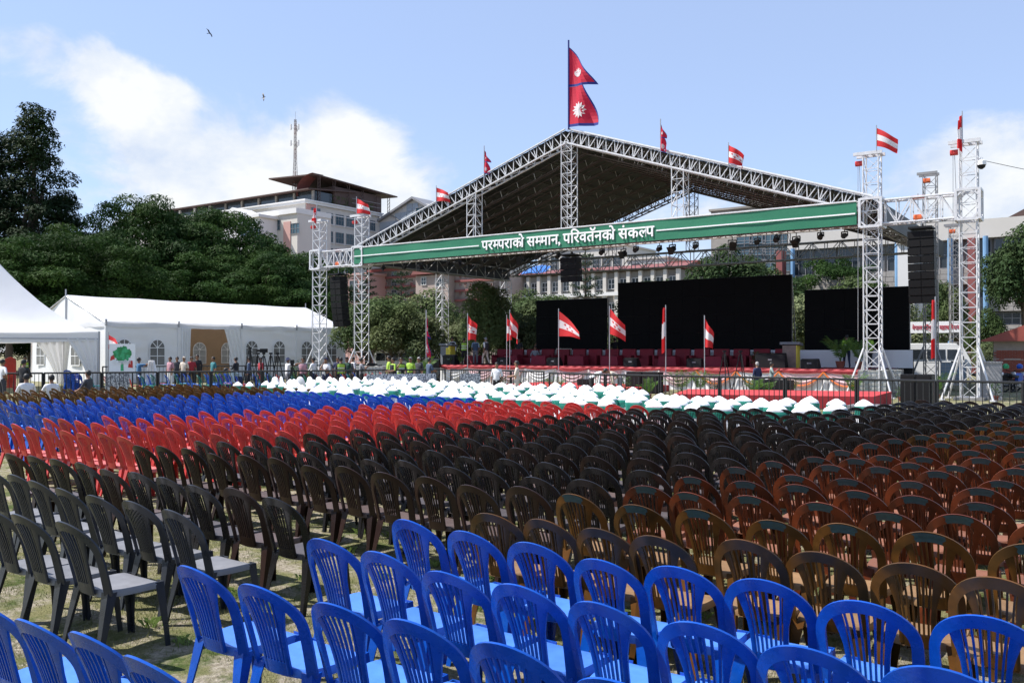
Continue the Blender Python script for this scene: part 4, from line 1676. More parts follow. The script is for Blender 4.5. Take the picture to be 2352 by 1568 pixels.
# ================================================================ MARQUEE
M_tent = mat('white_tent_pvc', (0.80, 0.80, 0.81), .5, .05, .6, bump=.5, bscale=1.6, trans=.25)
M_tentwall = mat('white_tent_wall', (0.78, 0.78, 0.77), .6, .06, .7, bump=.5, bscale=1.3, trans=.08)
M_tan = mat('tan_tent_lining', (0.42, 0.29, 0.18), .8, .15, 1, trans=.4)
M_film = mat('grey_window_film', (0.17, 0.17, 0.165), .22, .7, 1.0)
M_bright = mat('clear_window_film', (0.62, 0.64, 0.64), .3, .1, 1, trans=.5)
MX, MX2, MY, BAY = -49.6, -58.4, 29.0, 4.93
MC = (MX + MX2) / 2
EH, RH = 3.75, 5.50
mq = empty('marquee', (0, 0, 0))
tag(mq, 'long white marquee with arched windows and an open curtained doorway', 'tent')


def window(parent, fn, m, w=1.0, h=1.62):
    """arched window; fn(x, z, d) -> point"""
    arc = [(w / 2 * cos(a), h - w / 2 + w / 2 * sin(a)) for a in [pi * k / 10 for k in range(11)]]
    poly = [(-w / 2, 0), (w / 2, 0)] + arc
    o = MB().prism(poly, fn, .012, .018).build('window', m, parent)
    b = MB()
    for x in (0,):
        b.prism([(x - .02, 0), (x + .02, 0), (x + .02, h - .03), (x - .02, h - .03)], fn, .02, .035)
    for z in (.36 * h, h - w / 2):
        b.prism([(-w / 2, z - .02), (w / 2, z - .02), (w / 2, z + .02), (-w / 2, z + .02)], fn, .022, .038)
    for a in (R(45), R(135)):
        c, s = cos(a), sin(a)
        o2 = (0, h - w / 2)
        b.prism([(o2[0] - s * .02, o2[1] + c * .02), (o2[0] + s * .02, o2[1] - c * .02), (o2[0] + c * w / 2 + s * .02, o2[1] + s * w / 2 - c * .02), (o2[0] + c * w / 2 - s * .02, o2[1] + s * w / 2 + c * .02)], fn, .024, .04)
    for q0, q1 in zip(poly, poly[1:] + poly[:1]):
        d = Vector((q1[0] - q0[0], q1[1] - q0[1]))
        if d.length > 1e-4:
            nrm = Vector((-d.y, d.x)).normalized() * .025
            b.prism([(q0[0] - nrm.x, q0[1] - nrm.y), (q1[0] - nrm.x, q1[1] - nrm.y), (q1[0] + nrm.x, q1[1] + nrm.y), (q0[0] + nrm.x, q0[1] + nrm.y)], fn, .021, .034)
    b.build('window_bars', M_white, o)


for k in range(4):
    y0, y1 = MY + BAY * k, MY + BAY * (k + 1)
    def rp(u, v, side, y0=y0, y1=y1):
        z = EH + (RH - EH) * v
        x = (MX if side > 0 else MX2) + (MC - (MX if side > 0 else MX2)) * v
        return Vector((x, y0 + (y1 - y0) * u, z + .03 * sin(pi * v) * 1 - .09 * sin(pi * u) * (1 - .6 * v)))
    for s in (1, -1):
        MB().grid(lambda u, v, s=s: rp(u, v, s), 8, 8).build('roof_panel', M_tent, mq, smooth=60, fix=False)
    MB().grid(lambda u, v: Vector((MX + .03, y0 + (y1 - y0) * u, EH + .02 - .34 * v + .012 * sin(u * 30))), 16, 2).build('valance', M_tent, mq, fix=False)
    def wall(u, v, y0=y0, y1=y1, X=MX):
        return Vector((X + .03 * sin(u * 9 + v * 2) + .022 * sin(v * 34 + u * 5 + y0) * (1 - v) + .03 * noise.noise(Vector((u * 5 + y0, v * 6, 1))), y0 + (y1 - y0) * u, EH * v))
    if k != 1:
        MB().grid(lambda u, v: wall(u, v), 24, 26).build('wall_panel', M_tentwall, mq, smooth=60, fix=False)
    else:
        MB().grid(lambda u, v: wall(u * .12, v), 6, 26).build('wall_panel', M_tentwall, mq, smooth=60, fix=False)
        MB().grid(lambda u, v: wall(.80 + u * .20, v), 6, 26).build('wall_panel', M_tentwall, mq, smooth=60, fix=False)
        for yc, wd, lean in ((y0 + BAY * .12 - .12, .5, -.05), (y0 + BAY * .80 + .80, .85, .70)):
            MB().grid(lambda u, v: Vector((MX + .06 + .10 * sin(u * 20), yc + (u - .5) * wd * (1 + .3 * v) - lean * (v ** 1.5), EH * .93 * v)), 24, 10).build('door_curtain', M_tentwall, mq, smooth=60, fix=False)
    MB().grid(lambda u, v: wall(u, v, X=MX2), 6, 3).build('rear_wall', M_tentwall, mq, fix=False)
    MB().grid(lambda u, v: Vector((MX2 + .12, y0 + (y1 - y0) * u, EH * v)), 2, 2).build('lining', M_tan, mq, fix=False)
    MB().box((MX + .03, y0, EH / 2 - .1), (.10, .10, EH - .2)).build('post', M_tentwall, mq)
    MB().box((MX + .05, y0, EH - .05), (.10, .10, .38)).build('post_cap', M_pole, mq)
    b = MB().tube([(MX, y0, EH - .05), (MC, y0, RH - .08), (MX2, y0, EH - .05)], .07, 5)
    b.build('roof_beam', M_pole, mq)
MB().box((MX + .03, MY + BAY * 4, EH / 2), (.10, .10, EH)).build('post', M_tentwall, mq)
for yy in (MY, MY + BAY * 4):
    MB().grid(lambda u, v: Vector((MX2 + (MX - MX2) * u, yy + .03 * sin(u * 20 + v * 2), (EH + (RH - EH) * (1 - abs(u - .5) * 2)) * v)), 30, 8).build('gable_wall', M_tentwall, mq, smooth=60, fix=False)
    MB().tube([(MC, yy - .05, 0), (MC, yy - .05, RH + .35)], .04, 6).build('ridge_pole', M_pole, mq)
MB().grid(lambda u, v: Vector((MX2 + (MX - MX2) * u, MY - .04, EH + .02 - .34 * v + .012 * sin(u * 40))), 16, 2).build('valance', M_tent, mq, fix=False)
for u in (284, 360, 577, 640, 703, 760):
    y = onx(u, 800, MX).y
    window(mq, lambda x, z, d, y=y: Vector((MX + .05 + d, y + x, 1.08 + z)), M_film, 1.05)
for u in (95, 175):
    x = at(u, 800, MY).x
    window(mq, lambda a, z, d, x=x: Vector((x + a, MY - .04 - d, 1.08 + z)), M_film, 1.0)
for u in (459, 523):
    y = onx(u, 800, MX2 + .2).y
    window(mq, lambda x, z, d, y=y: Vector((MX2 + .15 + d, y + x, 1.0 + z)), M_bright, 1.15)

# ================================================================ PAGODA TENT
pg = empty('pagoda_tent', (0, 0, 0))
tag(pg, 'white pagoda tent with a peaked roof at the left edge', 'tent')
PC = [Vector((-42.5, 24.5, 0)), Vector((-50.5, 27.0, 0)), Vector((-53.0, 19.0, 0)), Vector((-45.0, 16.5, 0))]
PO = Vector((-47.75, 21.75, 0))
PE, PV, PT = 2.98, 2.50, 6.9
for i in range(4):
    a, c = PC[i], PC[(i + 1) % 4]
    def roof(u, v, a=a, c=c):
        p = a.lerp(c, u)
        q = p.lerp(PO, v)
        z = PE + (PT - PE) * (v ** 1.55) - .10 * sin(pi * u) * (1 - v) ** 2
        return Vector((q.x, q.y, z + .02 * noise.noise(Vector((u * 6 + i, v * 7, 2)))))
    MB().grid(roof, 16, 14).build('roof_panel', M_tent, pg, smooth=60, fix=False)
    out = ((a + c) / 2 - PO).normalized() * .03
    MB().grid(lambda u, v: a.lerp(c, u) + out + Vector((0, 0, PE - (PE - PV) * v - .10 * sin(pi * u))), 20, 2).build('valance', M_tent, pg, fix=False)
    MB().tube([(a.x, a.y, 0), (a.x, a.y, PE)], .06, 6).build('leg', M_pole, pg)
    MB().tube([a + Vector((0, 0, PV + .1)), c + Vector((0, 0, PV + .1))], .05, 5).build('eave_beam', M_pole, pg)
    for q in (c, PC[(i - 1) % 4]):
        dr = (q - a).normalized()
        sd = Vector((-dr.y, dr.x, 0))
        MB().grid(lambda u, v: a + dr * (.05 + u * (1.15 * (1 - v) ** 1.6 + .35)) + sd * (.06 * sin(u * 22)) + Vector((0, 0, PV + .1 - (PV + .05) * v)), 20, 10).build('leg_curtain', M_tent, pg, smooth=60, fix=False)
MB().tube([(PO.x, PO.y, PT - .2), (PO.x, PO.y, PT + .5)], .05, 6).build('finial', M_pole, pg)

# ================================================================ PEOPLE
def cloth(name, c):
    return mat('clothing_' + name, c, .85, .15, 12, bump=.3, bscale=30)


CL = {'white': cloth('white', (.70, .70, .71)), 'cream': cloth('cream', (.58, .50, .42)), 'black': cloth('black', (.018, .018, .022)), 'navy': cloth('navy', (.018, .026, .075)),
      'blue': cloth('blue', (.045, .13, .25)), 'denim': cloth('denim', (.06, .09, .15)), 'grey': cloth('grey', (.20, .20, .22)), 'dkgreen': cloth('green', (.02, .06, .04)),
      'hivis': cloth('yellow_green', (.34, .54, .06)), 'lightblue': cloth('light_blue', (.32, .42, .52)), 'pink': cloth('pink', (.42, .22, .26)), 'red': cloth('red', (.30, .02, .03)),
      'teal': cloth('teal', (.03, .16, .18)), 'charcoal': cloth('charcoal', (.045, .045, .055)), 'sage': cloth('sage', (.28, .36, .33))}
M_skin = mat('skin', (.24, .125, .075), .55, .15, 9)
M_skin2 = mat('skin_light', (.33, .19, .125), .55, .15, 9)
M_hair = mat('black_hair', (.010, .009, .009), .6, .3, 20)
M_hairgrey = mat('grey_hair', (.30, .29, .28), .7, .2, 20)
M_shoe = mat('dark_shoe', (.02, .018, .016), .5, .2, 9)
M_reflect = mat('reflective_strip', (.62, .64, .62), .4, .1, 9)


def person(loc, rz, label, shirt='white', pants='navy', pose='stand', hair='black', vest=None, h=1.68, skin=0, sleeve='short', hold=None, reach=0.0):
    """one continuous skinned body; hair, hat, vest and what it wears are its children"""
    V = {}
    def put(k, x, y, z, r):
        V[k] = [Vector((x, y, z)), r]
    put('pelvis', 0, 0, .92, (.155, .115)); put('belly', 0, .01, 1.07, (.145, .11)); put('chest', 0, 0, 1.25, (.165, .12)); put('neck0', 0, -.01, 1.40, (.075, .07))
    put('neck1', 0, .0, 1.46, (.055, .055)); put('jaw', 0, .025, 1.53, (.068, .078)); put('skull', 0, .012, 1.60, (.078, .092)); put('crown', 0, 0, 1.655, (.055, .065))
    for s, n in ((-1, 'L'), (1, 'R')):
        put('sh' + n, s * .175, -.005, 1.35, (.065, .065)); put('el' + n, s * .235, -.02, 1.08, (.046, .046)); put('wr' + n, s * .235, .06, .86, (.030, .030)); put('ha' + n, s * .232, .085, .78, (.030, .040))
        put('hip' + n, s * .09, 0, .84, (.10, .105)); put('kn' + n, s * .105, .02, .48, (.064, .066)); put('an' + n, s * .11, -.02, .085, (.043, .046)); put('to' + n, s * .125, .13, .035, (.042, .034))
    def arm(n, el, wr):
        d = (Vector(wr) - Vector(el)).normalized()
        V['el' + n][0], V['wr' + n][0] = Vector(el), Vector(wr)
        V['ha' + n][0] = Vector(wr) + d * .085
    up = ['belly', 'chest', 'neck0', 'neck1', 'jaw', 'skull', 'crown', 'shL', 'elL', 'wrL', 'haL', 'shR', 'elR', 'wrR', 'haR']
    if pose == 'camera':
        arm('R', (.26, .10, 1.14), (.10, .30, 1.30)); arm('L', (-.26, .10, 1.14), (-.08, .32, 1.30))
    elif pose == 'reach':
        arm('R', (.36, .22, 1.36), (.46, .46, 1.44)); arm('L', (-.22, .26, 1.26), (-.04, .48, 1.36))
    elif pose == 'front':
        arm('R', (.25, .05, 1.10), (.10, .28, 1.08)); arm('L', (-.25, .05, 1.10), (-.10, .28, 1.06))
    elif pose == 'chin':
        arm('R', (.22, .18, 1.16), (.06, .16, 1.40)); arm('L', (-.24, .06, 1.08), (.05, .22, 1.12))
    elif pose == 'hips':
        arm('R', (.36, -.06, 1.14), (.19, .06, .98)); arm('L', (-.36, -.06, 1.14), (-.19, .06, .98))
    elif pose == 'stride':
        V['knL'][0] = Vector((-.10, .16, .50)); V['anL'][0] = Vector((-.10, .18, .09)); V['toL'][0] = Vector((-.11, .33, .035))
        V['anR'][0] = Vector((.10, -.22, .11)); V['knR'][0] = Vector((.10, -.04, .49)); V['toR'][0] = Vector((.11, -.09, .035))
        arm('R', (.24, .06, 1.09), (.20, .28, 1.02)); arm('L', (-.24, -.1, 1.09), (-.22, -.02, .87))
    elif pose == 'bend':
        arm('R', (.22, .22, 1.16), (.14, .40, 1.02)); arm('L', (-.22, .22, 1.16), (-.14, .40, 1.02))
        M = Matrix.Rotation(R(-68), 3, 'X')
        for k in up:
            V[k][0] = V['pelvis'][0] + M @ (V[k][0] - V['pelvis'][0])
        for n in 'LR':
            V['wr' + n][0] += Vector((0, -.10, -.26)); V['ha' + n][0] += Vector((0, -.12, -.34)); V['el' + n][0] += Vector((0, 0, -.18))
    elif pose == 'sit':
        for s, n in ((-1, 'L'), (1, 'R')):
            V['hip' + n][0] = Vector((s * .10, .06, .88)); V['kn' + n][0] = Vector((s * .13, .46, .90)); V['an' + n][0] = Vector((s * .13, .47, .50)); V['to' + n][0] = Vector((s * .135, .62, .46))
        arm('R', (.26, .10, 1.10), (.12, .34, 1.00)); arm('L', (-.26, .10, 1.10), (-.12, .34, 1.00))
    E_ = [('pelvis', 'belly'), ('belly', 'chest'), ('chest', 'neck0'), ('neck0', 'neck1'), ('neck1', 'jaw'), ('jaw', 'skull'), ('skull', 'crown')]
    for n in 'LR':
        E_ += [('chest', 'sh' + n), ('sh' + n, 'el' + n), ('el' + n, 'wr' + n), ('wr' + n, 'ha' + n), ('pelvis', 'hip' + n), ('hip' + n, 'kn' + n), ('kn' + n, 'an' + n), ('an' + n, 'to' + n)]
    names = list(V)
    me = bpy.data.meshes.new('body')
    me.from_pydata([V[k][0] for k in names], [(names.index(a), names.index(c)) for a, c in E_], [])
    o = link('body', me)
    mod = o.modifiers.new('skin', 'SKIN')
    for i, k in enumerate(names):
        sv = me.skin_vertices[0].data[i]
        sv.radius = V[k][1]
        sv.use_root = (k == 'pelvis')
    sub = o.modifiers.new('sub', 'SUBSURF')
    sub.levels = sub.render_levels = 1
    dg = bpy.context.evaluated_depsgraph_get()
    body = bpy.data.meshes.new_from_object(o.evaluated_get(dg))
    bpy.data.objects.remove(o)
    sk = M_skin if skin == 0 else M_skin2
    # fingers, thumb, nose, ears
    fb = MB()
    for n, s in (('L', -1), ('R', 1)):
        wr, ha = V['wr' + n][0], V['ha' + n][0]
        d = (ha - wr).normalized()
        sd = d.cross(Vector((s, 0, .2))).normalized()
        nn = d.cross(sd)
        for q, ln in ((-1.5, .065), (-.5, .078), (.5, .074), (1.5, .058)):
            p0 = ha + sd * q * .017
            fb.tube([p0, p0 + d * ln * .55, p0 + d * ln * .9 + nn * .022], [.0095, .009, .007], 5)
        p0 = wr + d * .03 + sd * .03
        fb.tube([p0, p0 + sd * .03 + d * .035, p0 + sd * .028 + d * .065], [.011, .0105, .008], 5)
    hd, jw = V['skull'][0], V['jaw'][0]
    axz = (V['crown'][0] - jw).normalized()
    fw = Vector((0, 1, 0)) if pose != 'bend' else Vector((0, .35, -.94))
    fw = (fw - axz * fw.dot(axz)).normalized()
    rt = fw.cross(axz).normalized()
    c = jw.lerp(hd, .55)
    fb.tube([c + axz * .03 + fw * .078, c - axz * .008 + fw * .104, c - axz * .016 + fw * .082], [.009, .014, .010], 5)
    for s in (-1, 1):
        fb.tube([c + rt * s * .072 + axz * .02, c + rt * s * .088 - axz * .012, c + rt * s * .072 - axz * .034], [.011, .015, .009], 5)
    bmv = [v.co.copy() for v in body.vertices]
    fcs = [tuple(p.vertices) for p in body.polygons]
    bpy.data.meshes.remove(body)
    mb = MB()
    mb.add(bmv, fcs)
    nbody = len(fcs)
    mb.add(fb.v, fb.f, 3)
    # materials by nearest bone
    segs = []
    for a, c2 in E_:
        if a in ('pelvis', 'belly') and c2 in ('belly', 'chest') or c2 == 'neck0' or (a == 'chest' and c2[:2] == 'sh'):
            r = 0
        elif a[:2] == 'sh':
            r = 0
        elif a[:2] == 'el':
            r = 0 if sleeve == 'long' else 3
        elif a[:2] == 'wr' or a in ('neck0', 'neck1', 'jaw', 'skull'):
            r = 3
        elif a[:2] == 'an':
            r = 2
        else:
            r = 1
        segs.append((V[a][0], V[c2][0], r))
    for i in range(nbody):
        f = fcs[i]
        p = sum((bmv[k] for k in f), Vector()) / len(f)
        best, br = 9, 0
        for a, c2, r in segs:
            ab = c2 - a
            t = max(0, min(1, (p - a).dot(ab) / ab.length_squared))
            q = (p - a - ab * t).length
            if q < best - .002:
                best, br = q, r
        if br == 1 and p.z > .93 and pose not in ('sit',):
            br = 0
        mb.m[i] = br
    t = empty('person', loc, rz)
    t.scale = (h / 1.70,) * 3
    mb.build('body', [CL[shirt], CL[pants], M_shoe, sk], t, smooth=80)
    for s in (-1, 1):
        pass
    b = MB()
    for s in (-1, 1):
        b.tube([c + axz * .022 + rt * s * .030 + fw * .080, c + axz * .022 + rt * s * .030 + fw * .093], .010, 6)
    b.build('eyes', M_hair, t)
    # hair or hat
    hm = {'black': M_hair, 'grey': M_hairgrey}.get(hair)
    b = MB()
    rings = []
    top = hd + axz * .012
    for j in range(6):
        a = R(-12 + 100 * j / 5)
        rr = cos(a)
        rings.append([top + rt * (cos(k * pi / 6) * .088 * rr) + fw * (sin(k * pi / 6) * .100 * rr - .012) + axz * (.098 * sin(a) + (.035 if sin(k * pi / 6) > .5 and j == 0 else 0) - (.05 if sin(k * pi / 6) < -.3 and j == 0 else 0)) for k in range(12)])
    b.loft(rings)
    if hair in ('black', 'grey'):
        b.build('hair', hm, t, smooth=70)
    else:
        if hair.endswith('hat'):
            b.loft([[top + rt * (cos(k * pi / 6) * q) + fw * (sin(k * pi / 6) * q - .01) + axz * z for k in range(12)] for q, z in ((.15, -.01), (.155, -.02), (.09, .02))])
        else:
            b.loft([[top + rt * x + fw * y + axz * z for x, y in ((-.06, .07), (.06, .07), (.05, .16), (-.05, .16))] for z in (.018, .030)])
        b.build('hat' if hair.endswith('hat') else 'cap', CL[hair.split()[0]], t, smooth=60)
    if vest and pose != 'bend':
        b = MB()
        def er(z, hx, hy, cy=0):
            return [Vector((hx * cos(k * pi / 8), cy + hy * sin(k * pi / 8), z)) for k in range(16)]
        b.loft([er(.90, .185, .150), er(1.02, .178, .145), er(1.15, .182, .15), er(1.28, .205, .155), er(1.37, .19, .12)], caps=False)
        vo = b.build('vest', CL[vest], t, smooth=70)
        if vest == 'hivis':
            b = MB().loft([er(1.00, .188, .155), er(1.05, .188, .155)], caps=False).loft([er(1.15, .192, .16), er(1.20, .197, .162)], caps=False)
            b.build('reflective_band', M_reflect, vo)
    if hold == 'camera':
        k = (V['haL'][0] + V['haR'][0]) / 2 + Vector((0, .08, .03))
        MB_hold.append((t, k))
    tag(t, label, 'person', 'people at the venue')
    return t


MB_hold = []
def at_h(u, v, z, Z):
    """foot point below a head seen at (u, v): depth Z along the view axis"""
    p = atZ(u, v, Z)
    return Vector((p.x, p.y, z))


def facing(p, ang):
    """rotation so that the figure faces ang degrees off the direction away from the camera (0 = back turned, 180 = looking at camera)"""
    return atan2(p.y, p.x) - R(90) + R(ang)


PEOPLE = [
    # u, Z, ground z, turn, kwargs
    (55, 32, 0, -40, dict(label='person in a black cap and black jacket standing beneath the pagoda tent', shirt='black', pants='black', hair='black cap', sleeve='long', pose='front')),
    (6, 33, 0, -60, dict(label='person in a white shirt at the far left edge', shirt='white', pants='charcoal', pose='hips')),
    (61, 26.5, -.38, 10, dict(label='person in a white shirt sitting low behind the left barrier', shirt='white', pants='grey', pose='sit')),
    (119, 27, -.42, 20, dict(label='bare-headed person in pale shirt sitting behind the barrier near the tent leg', shirt='white', pants='navy', pose='sit')),
    (203, 28.5, -.32, 60, dict(label='person in a dark shirt sitting behind the barrier beside the tent curtain', shirt='charcoal', pants='black', pose='sit')),
    (58, 48, 0, 160, dict(label='person in a hi-vis vest far back under the pagoda tent', shirt='black', pants='navy', vest='hivis')),
    (319, 41, 0, -75, dict(label='person in a blue T-shirt holding up a white cloth by the logo board', shirt='blue', pants='charcoal', pose='reach')),
    (391, 46, 0, 130, dict(label='person in a pink and white top before the left marquee wall', shirt='pink', pants='white')),
    (407, 47, 0, 170, dict(label='person in dark clothes at the left door curtain', shirt='charcoal', pants='black', sleeve='long')),
    (423, 46, 0, 150, dict(label='person in beige cap and shirt at the marquee doorway', shirt='cream', pants='navy', hair='cream cap')),
    (440, 47.5, 0, 190, dict(label='person in red at the marquee doorway', shirt='red', pants='black')),
    (453, 48, 0, 170, dict(label='tall person in black in the middle of the marquee doorway', shirt='black', pants='black', sleeve='long', h=1.78)),
    (490, 46, 0, 120, dict(label='person in teal shirt right of the marquee doorway', shirt='teal', pants='navy')),
    (542, 44, 0, 60, dict(label='person in black leaning beside the right door curtain', shirt='black', pants='black', pose='front', sleeve='long')),
    (553, 38, 0, 100, dict(label='person in a pale blue shirt stooping among the tripods', shirt='lightblue', pants='navy', pose='bend')),
    (572, 44, 0, 80, dict(label='person in blue jacket standing left of the tripods', shirt='denim', pants='black', sleeve='long')),
    (599, 44, 0, 120, dict(label='person in red vest behind the camera tripods', shirt='red', pants='black')),
    (661, 41, 0, -70, dict(label='person in white shirt and dark bucket hat operating equipment', shirt='white', pants='grey', hair='navy hat', pose='reach')),
    (696, 42, 0, 160, dict(label='person in grey shirt and pink vest by the palm plant', shirt='grey', pants='charcoal', vest='pink')),
    (720, 41.5, 0, 60, dict(label='person in a white hooded top looking to the right', shirt='white', pants='navy', sleeve='long', pose='front')),
    (749, 40.5, 0, 150, dict(label='person in dark cap with hand raised to the chest', shirt='white', pants='navy', hair='navy cap', pose='chin', skin=0)),
    (776, 45, 0, 170, dict(label='person in dark blue behind the yellow-green vested worker', shirt='navy', pants='black')),
    (783, 42, 0, 10, dict(label='worker in yellow-green vest with back turned left of the front tower', shirt='black', pants='black', vest='hivis')),
    (797, 44, 0, 150, dict(label='person in dark green jacket and cap beside the front tower', shirt='dkgreen', pants='black', sleeve='long', hair='black cap')),
    (811, 45, 0, 110, dict(label='person in black and white behind the tower outrigger', shirt='white', pants='black', vest='charcoal')),
    (830, 40, 0, -80, dict(label='person with a dark video camera beside the front tower', shirt='grey', pants='black', pose='camera', hold='camera')),
    (893, 41.5, 0, 100, dict(label='tall person in white and yellow-green by the water tank', shirt='hivis', pants='charcoal', h=1.76)),
    (903, 40, 0, 120, dict(label='person with thick dark hair bowing by the water tank', shirt='hivis', pants='black', vest='black', pose='front')),
    (921, 41, 0, 180, dict(label='worker in yellow-green vest and sunglasses facing the camera', shirt='black', pants='black', vest='hivis', pose='chin')),
    (943, 43, 0, 160, dict(label='person in yellow-green cap behind the barrier', shirt='hivis', pants='black', hair='grey cap')),
    (962, 43.5, 0, 150, dict(label='grey-haired person in dark shirt left of the stage', shirt='charcoal', pants='black', hair='grey')),
    (986, 40, 0, -60, dict(label='person in blue shirt working on the corner monitor', shirt='denim', pants='navy', pose='front')),
    (1039, ('Y', 44.6), 1.13, 160, dict(label='person in white robe and black waistcoat behind the grey lectern', shirt='white', pants='white', vest='black', h=1.76, sleeve='long')),
    (1066, ('Y', 43.6), 1.13, 5, dict(label='worker in yellow-green vest and black clothes with back turned on stage', shirt='black', pants='black', vest='hivis', sleeve='long')),
    (1092, ('Y', 44.4), 1.13, 170, dict(label='person in pale shirt and blue vest on the stage left', shirt='lightblue', pants='grey', vest='denim')),
    (1116, ('Y', 42.9), 1.13, 50, dict(label='person in grey cap, grey waistcoat and cream trousers walking on stage', shirt='white', pants='cream', vest='charcoal', hair='grey cap', pose='stride')),
    (1192, ('Y', 47.6), 1.13, 170, dict(label='person in black shirt behind the crossed flags on stage', shirt='black', pants='cream')),
    (1229, ('Y', 45.9), .62, 165, dict(label='bearded person in grey jacket sitting cross-legged on the armchairs', shirt='grey', pants='lightblue', pose='sit', sleeve='long')),
    (1238, ('Y', 47.4), 1.13, 140, dict(label='person in white shirt standing behind the armchairs, hand at chin', shirt='white', pants='grey', pose='chin')),
    (1412, ('Y', 48.3), 1.13, 0, dict(label='person in black standing between the dark screens', shirt='black', pants='charcoal')),
    (1141, 34.5, 0, 170, dict(h=1.54, label='person in a white shirt standing before the stage, facing the camera', shirt='white', pants='black')),
    (1187, 33.2, 0, 85, dict(label='person in a cream T-shirt in side view before the stage', shirt='cream', pants='cream', pose='front', h=1.62)),
    (1357, 36.5, 0, -80, dict(label='person in a white shirt bent over before the stage', shirt='white', pants='black', pose='bend')),
    (1425, 36.5, 0, 100, dict(label='person in a cream shirt bending over the potted shrubs', shirt='cream', pants='grey', pose='bend')),
    (1739, 37.5, 0, 40, dict(h=1.52, label='person in a navy suit in front of the right stage skirt', shirt='navy', pants='navy', hair='grey', sleeve='long')),
    (1772, 38.5, 0, -90, dict(h=1.5, label='person in a sage shirt lifting a phone before the stage', shirt='sage', pants='black', pose='camera')),
    (1945, ('Y', 45.6), 1.13, 10, dict(label='worker in yellow-green vest walking on the right of the stage', shirt='hivis', pants='navy', vest='hivis', pose='stride')),
    (1997, ('Y', 45.9), 1.13, 40, dict(label='worker in yellow-green vest behind the right front tower', shirt='hivis', pants='black', vest='hivis')),
]
for u, Z, z, turn, kw in PEOPLE:
    if isinstance(Z, tuple):
        p = at(u, 805, Z[1])
        p.z = z
    else:
        p = at_h(u, 805, z, Z)
    person(p, facing(p, turn), **kw)
for t, k in MB_hold:
    MB().box(k, (.16, .34, .16)).tube([k + Vector((0, .17, 0)), k + Vector((0, .30, 0))], .055, 8).build('video_camera', M_black, t)
# the cloth held up by the person in blue
p = atZ(348, 830, 40.6)
tag(MB().grid(lambda u, v: Vector((p.x + (u - .5) * (.25 + .55 * v) * cos(YAW) + .05 * sin(u * 18), p.y + (u - .5) * (.25 + .55 * v) * sin(YAW) + .06 * cos(u * 18), 1.55 - 1.25 * v)), 20, 8).build('held_cloth', M_whitecloth, smooth=70, fix=False), 'white cloth held out by the person in blue', 'cloth')

# ================================================================ SMALL PROPS
def tripod(p, h, lab, cam_=True, spread=.42):
    t = empty('camera_tripod', p, rnd(0, 6))
    for k in range(3):
        a = 2 * pi * k / 3
        MB().tube([(cos(a) * .05, sin(a) * .05, h), (cos(a) * spread, sin(a) * spread, 0)], .024, 5).build('leg', M_black, t)
    MB().tube([(0, 0, h - .35), (0, 0, h + .1)], .03, 6).box((0, 0, h + .12), (.14, .14, .08)).tube([(0, 0, h + .1), (.4, 0, h - .1)], .012, 4).build('head', M_black, t)
    if cam_:
        MB().box((0, 0, h + .25), (.16, .34, .18)).tube([(0, .17, h + .25), (0, .32, h + .25)], .06, 8).build('camera', M_black, t)
    tag(t, lab, 'tripod', 'camera tripods')
for i, (u, z, h, c) in enumerate(((574, 39, 2.0, 0), (592, 40, 1.75, 0), (606, 39.5, 1.75, 1), (622, 40.5, 1.75, 0), (638, 39.5, 1.75, 0), (671, 38.5, 1.25, 1), (1664, 38.5, 1.85, 0), (1701, 38.2, 1.85, 0))):
    tripod(at_h(u, 805, 0, z), h, ('black camera tripod, ' + ordinal(i + 1) + ' from left before the marquee') if i < 6 else ('black camera tripod before the stage skirt, ' + ('left' if i == 6 else 'right') + ' one of two'), c)

M_tank = mat('translucent_tank', (.50, .52, .50), .4, .12, 2, trans=.2)
M_bluetank = mat('bluish_tank', (.16, .22, .28), .4, .12, 2)
def tank(p, lab, m, rz=0.1):
    t = empty('water_tank', p, rz)
    b = MB().box((0, 0, .66), (1.08, .9, 1.0))
    b.build('bottle', m, t)
    MB().tube([(0, 0, 1.16), (0, 0, 1.22)], .12, 10).build('cap', M_black, t)
    b = MB()
    for k in range(6):
        z = .2 + k * .19
        for s in (-1, 1):
            b.tube([(-.57, s * .48, z), (.57, s * .48, z)], .012, 4).tube([(s * .57, -.48, z), (s * .57, .48, z)], .012, 4)
    for k in range(6):
        x = -.57 + k * .228
        for s in (-1, 1):
            b.tube([(x, s * .48, .12), (x, s * .48, 1.17)], .012, 4).tube([(s * .57, x * .84, .12), (s * .57, x * .84, 1.17)], .012, 4)
    b.build('cage', M_chain, t)
    MB().box((0, 0, .07), (1.15, .96, .12)).build('pallet', M_galv, t)
    tag(t, lab, 'tank', 'caged water tanks')
tank(at_h(2006, 805, 0, 37.5), 'white caged water tank behind the right front tower, left one', M_tank)
tank(at_h(2040, 805, .0, 38.2), 'white caged water tank right of the right front tower', M_tank)
tank(at_h(846, 805, .02, 47), 'white caged water tank behind the left front tower, left one', M_tank)
tank(at_h(872, 805, .02, 46), 'white caged water tank behind the left front tower, right one', M_tank)
tank(at_h(2190, 805, .25, 44), 'bluish caged tank behind the far right tower', M_bluetank)

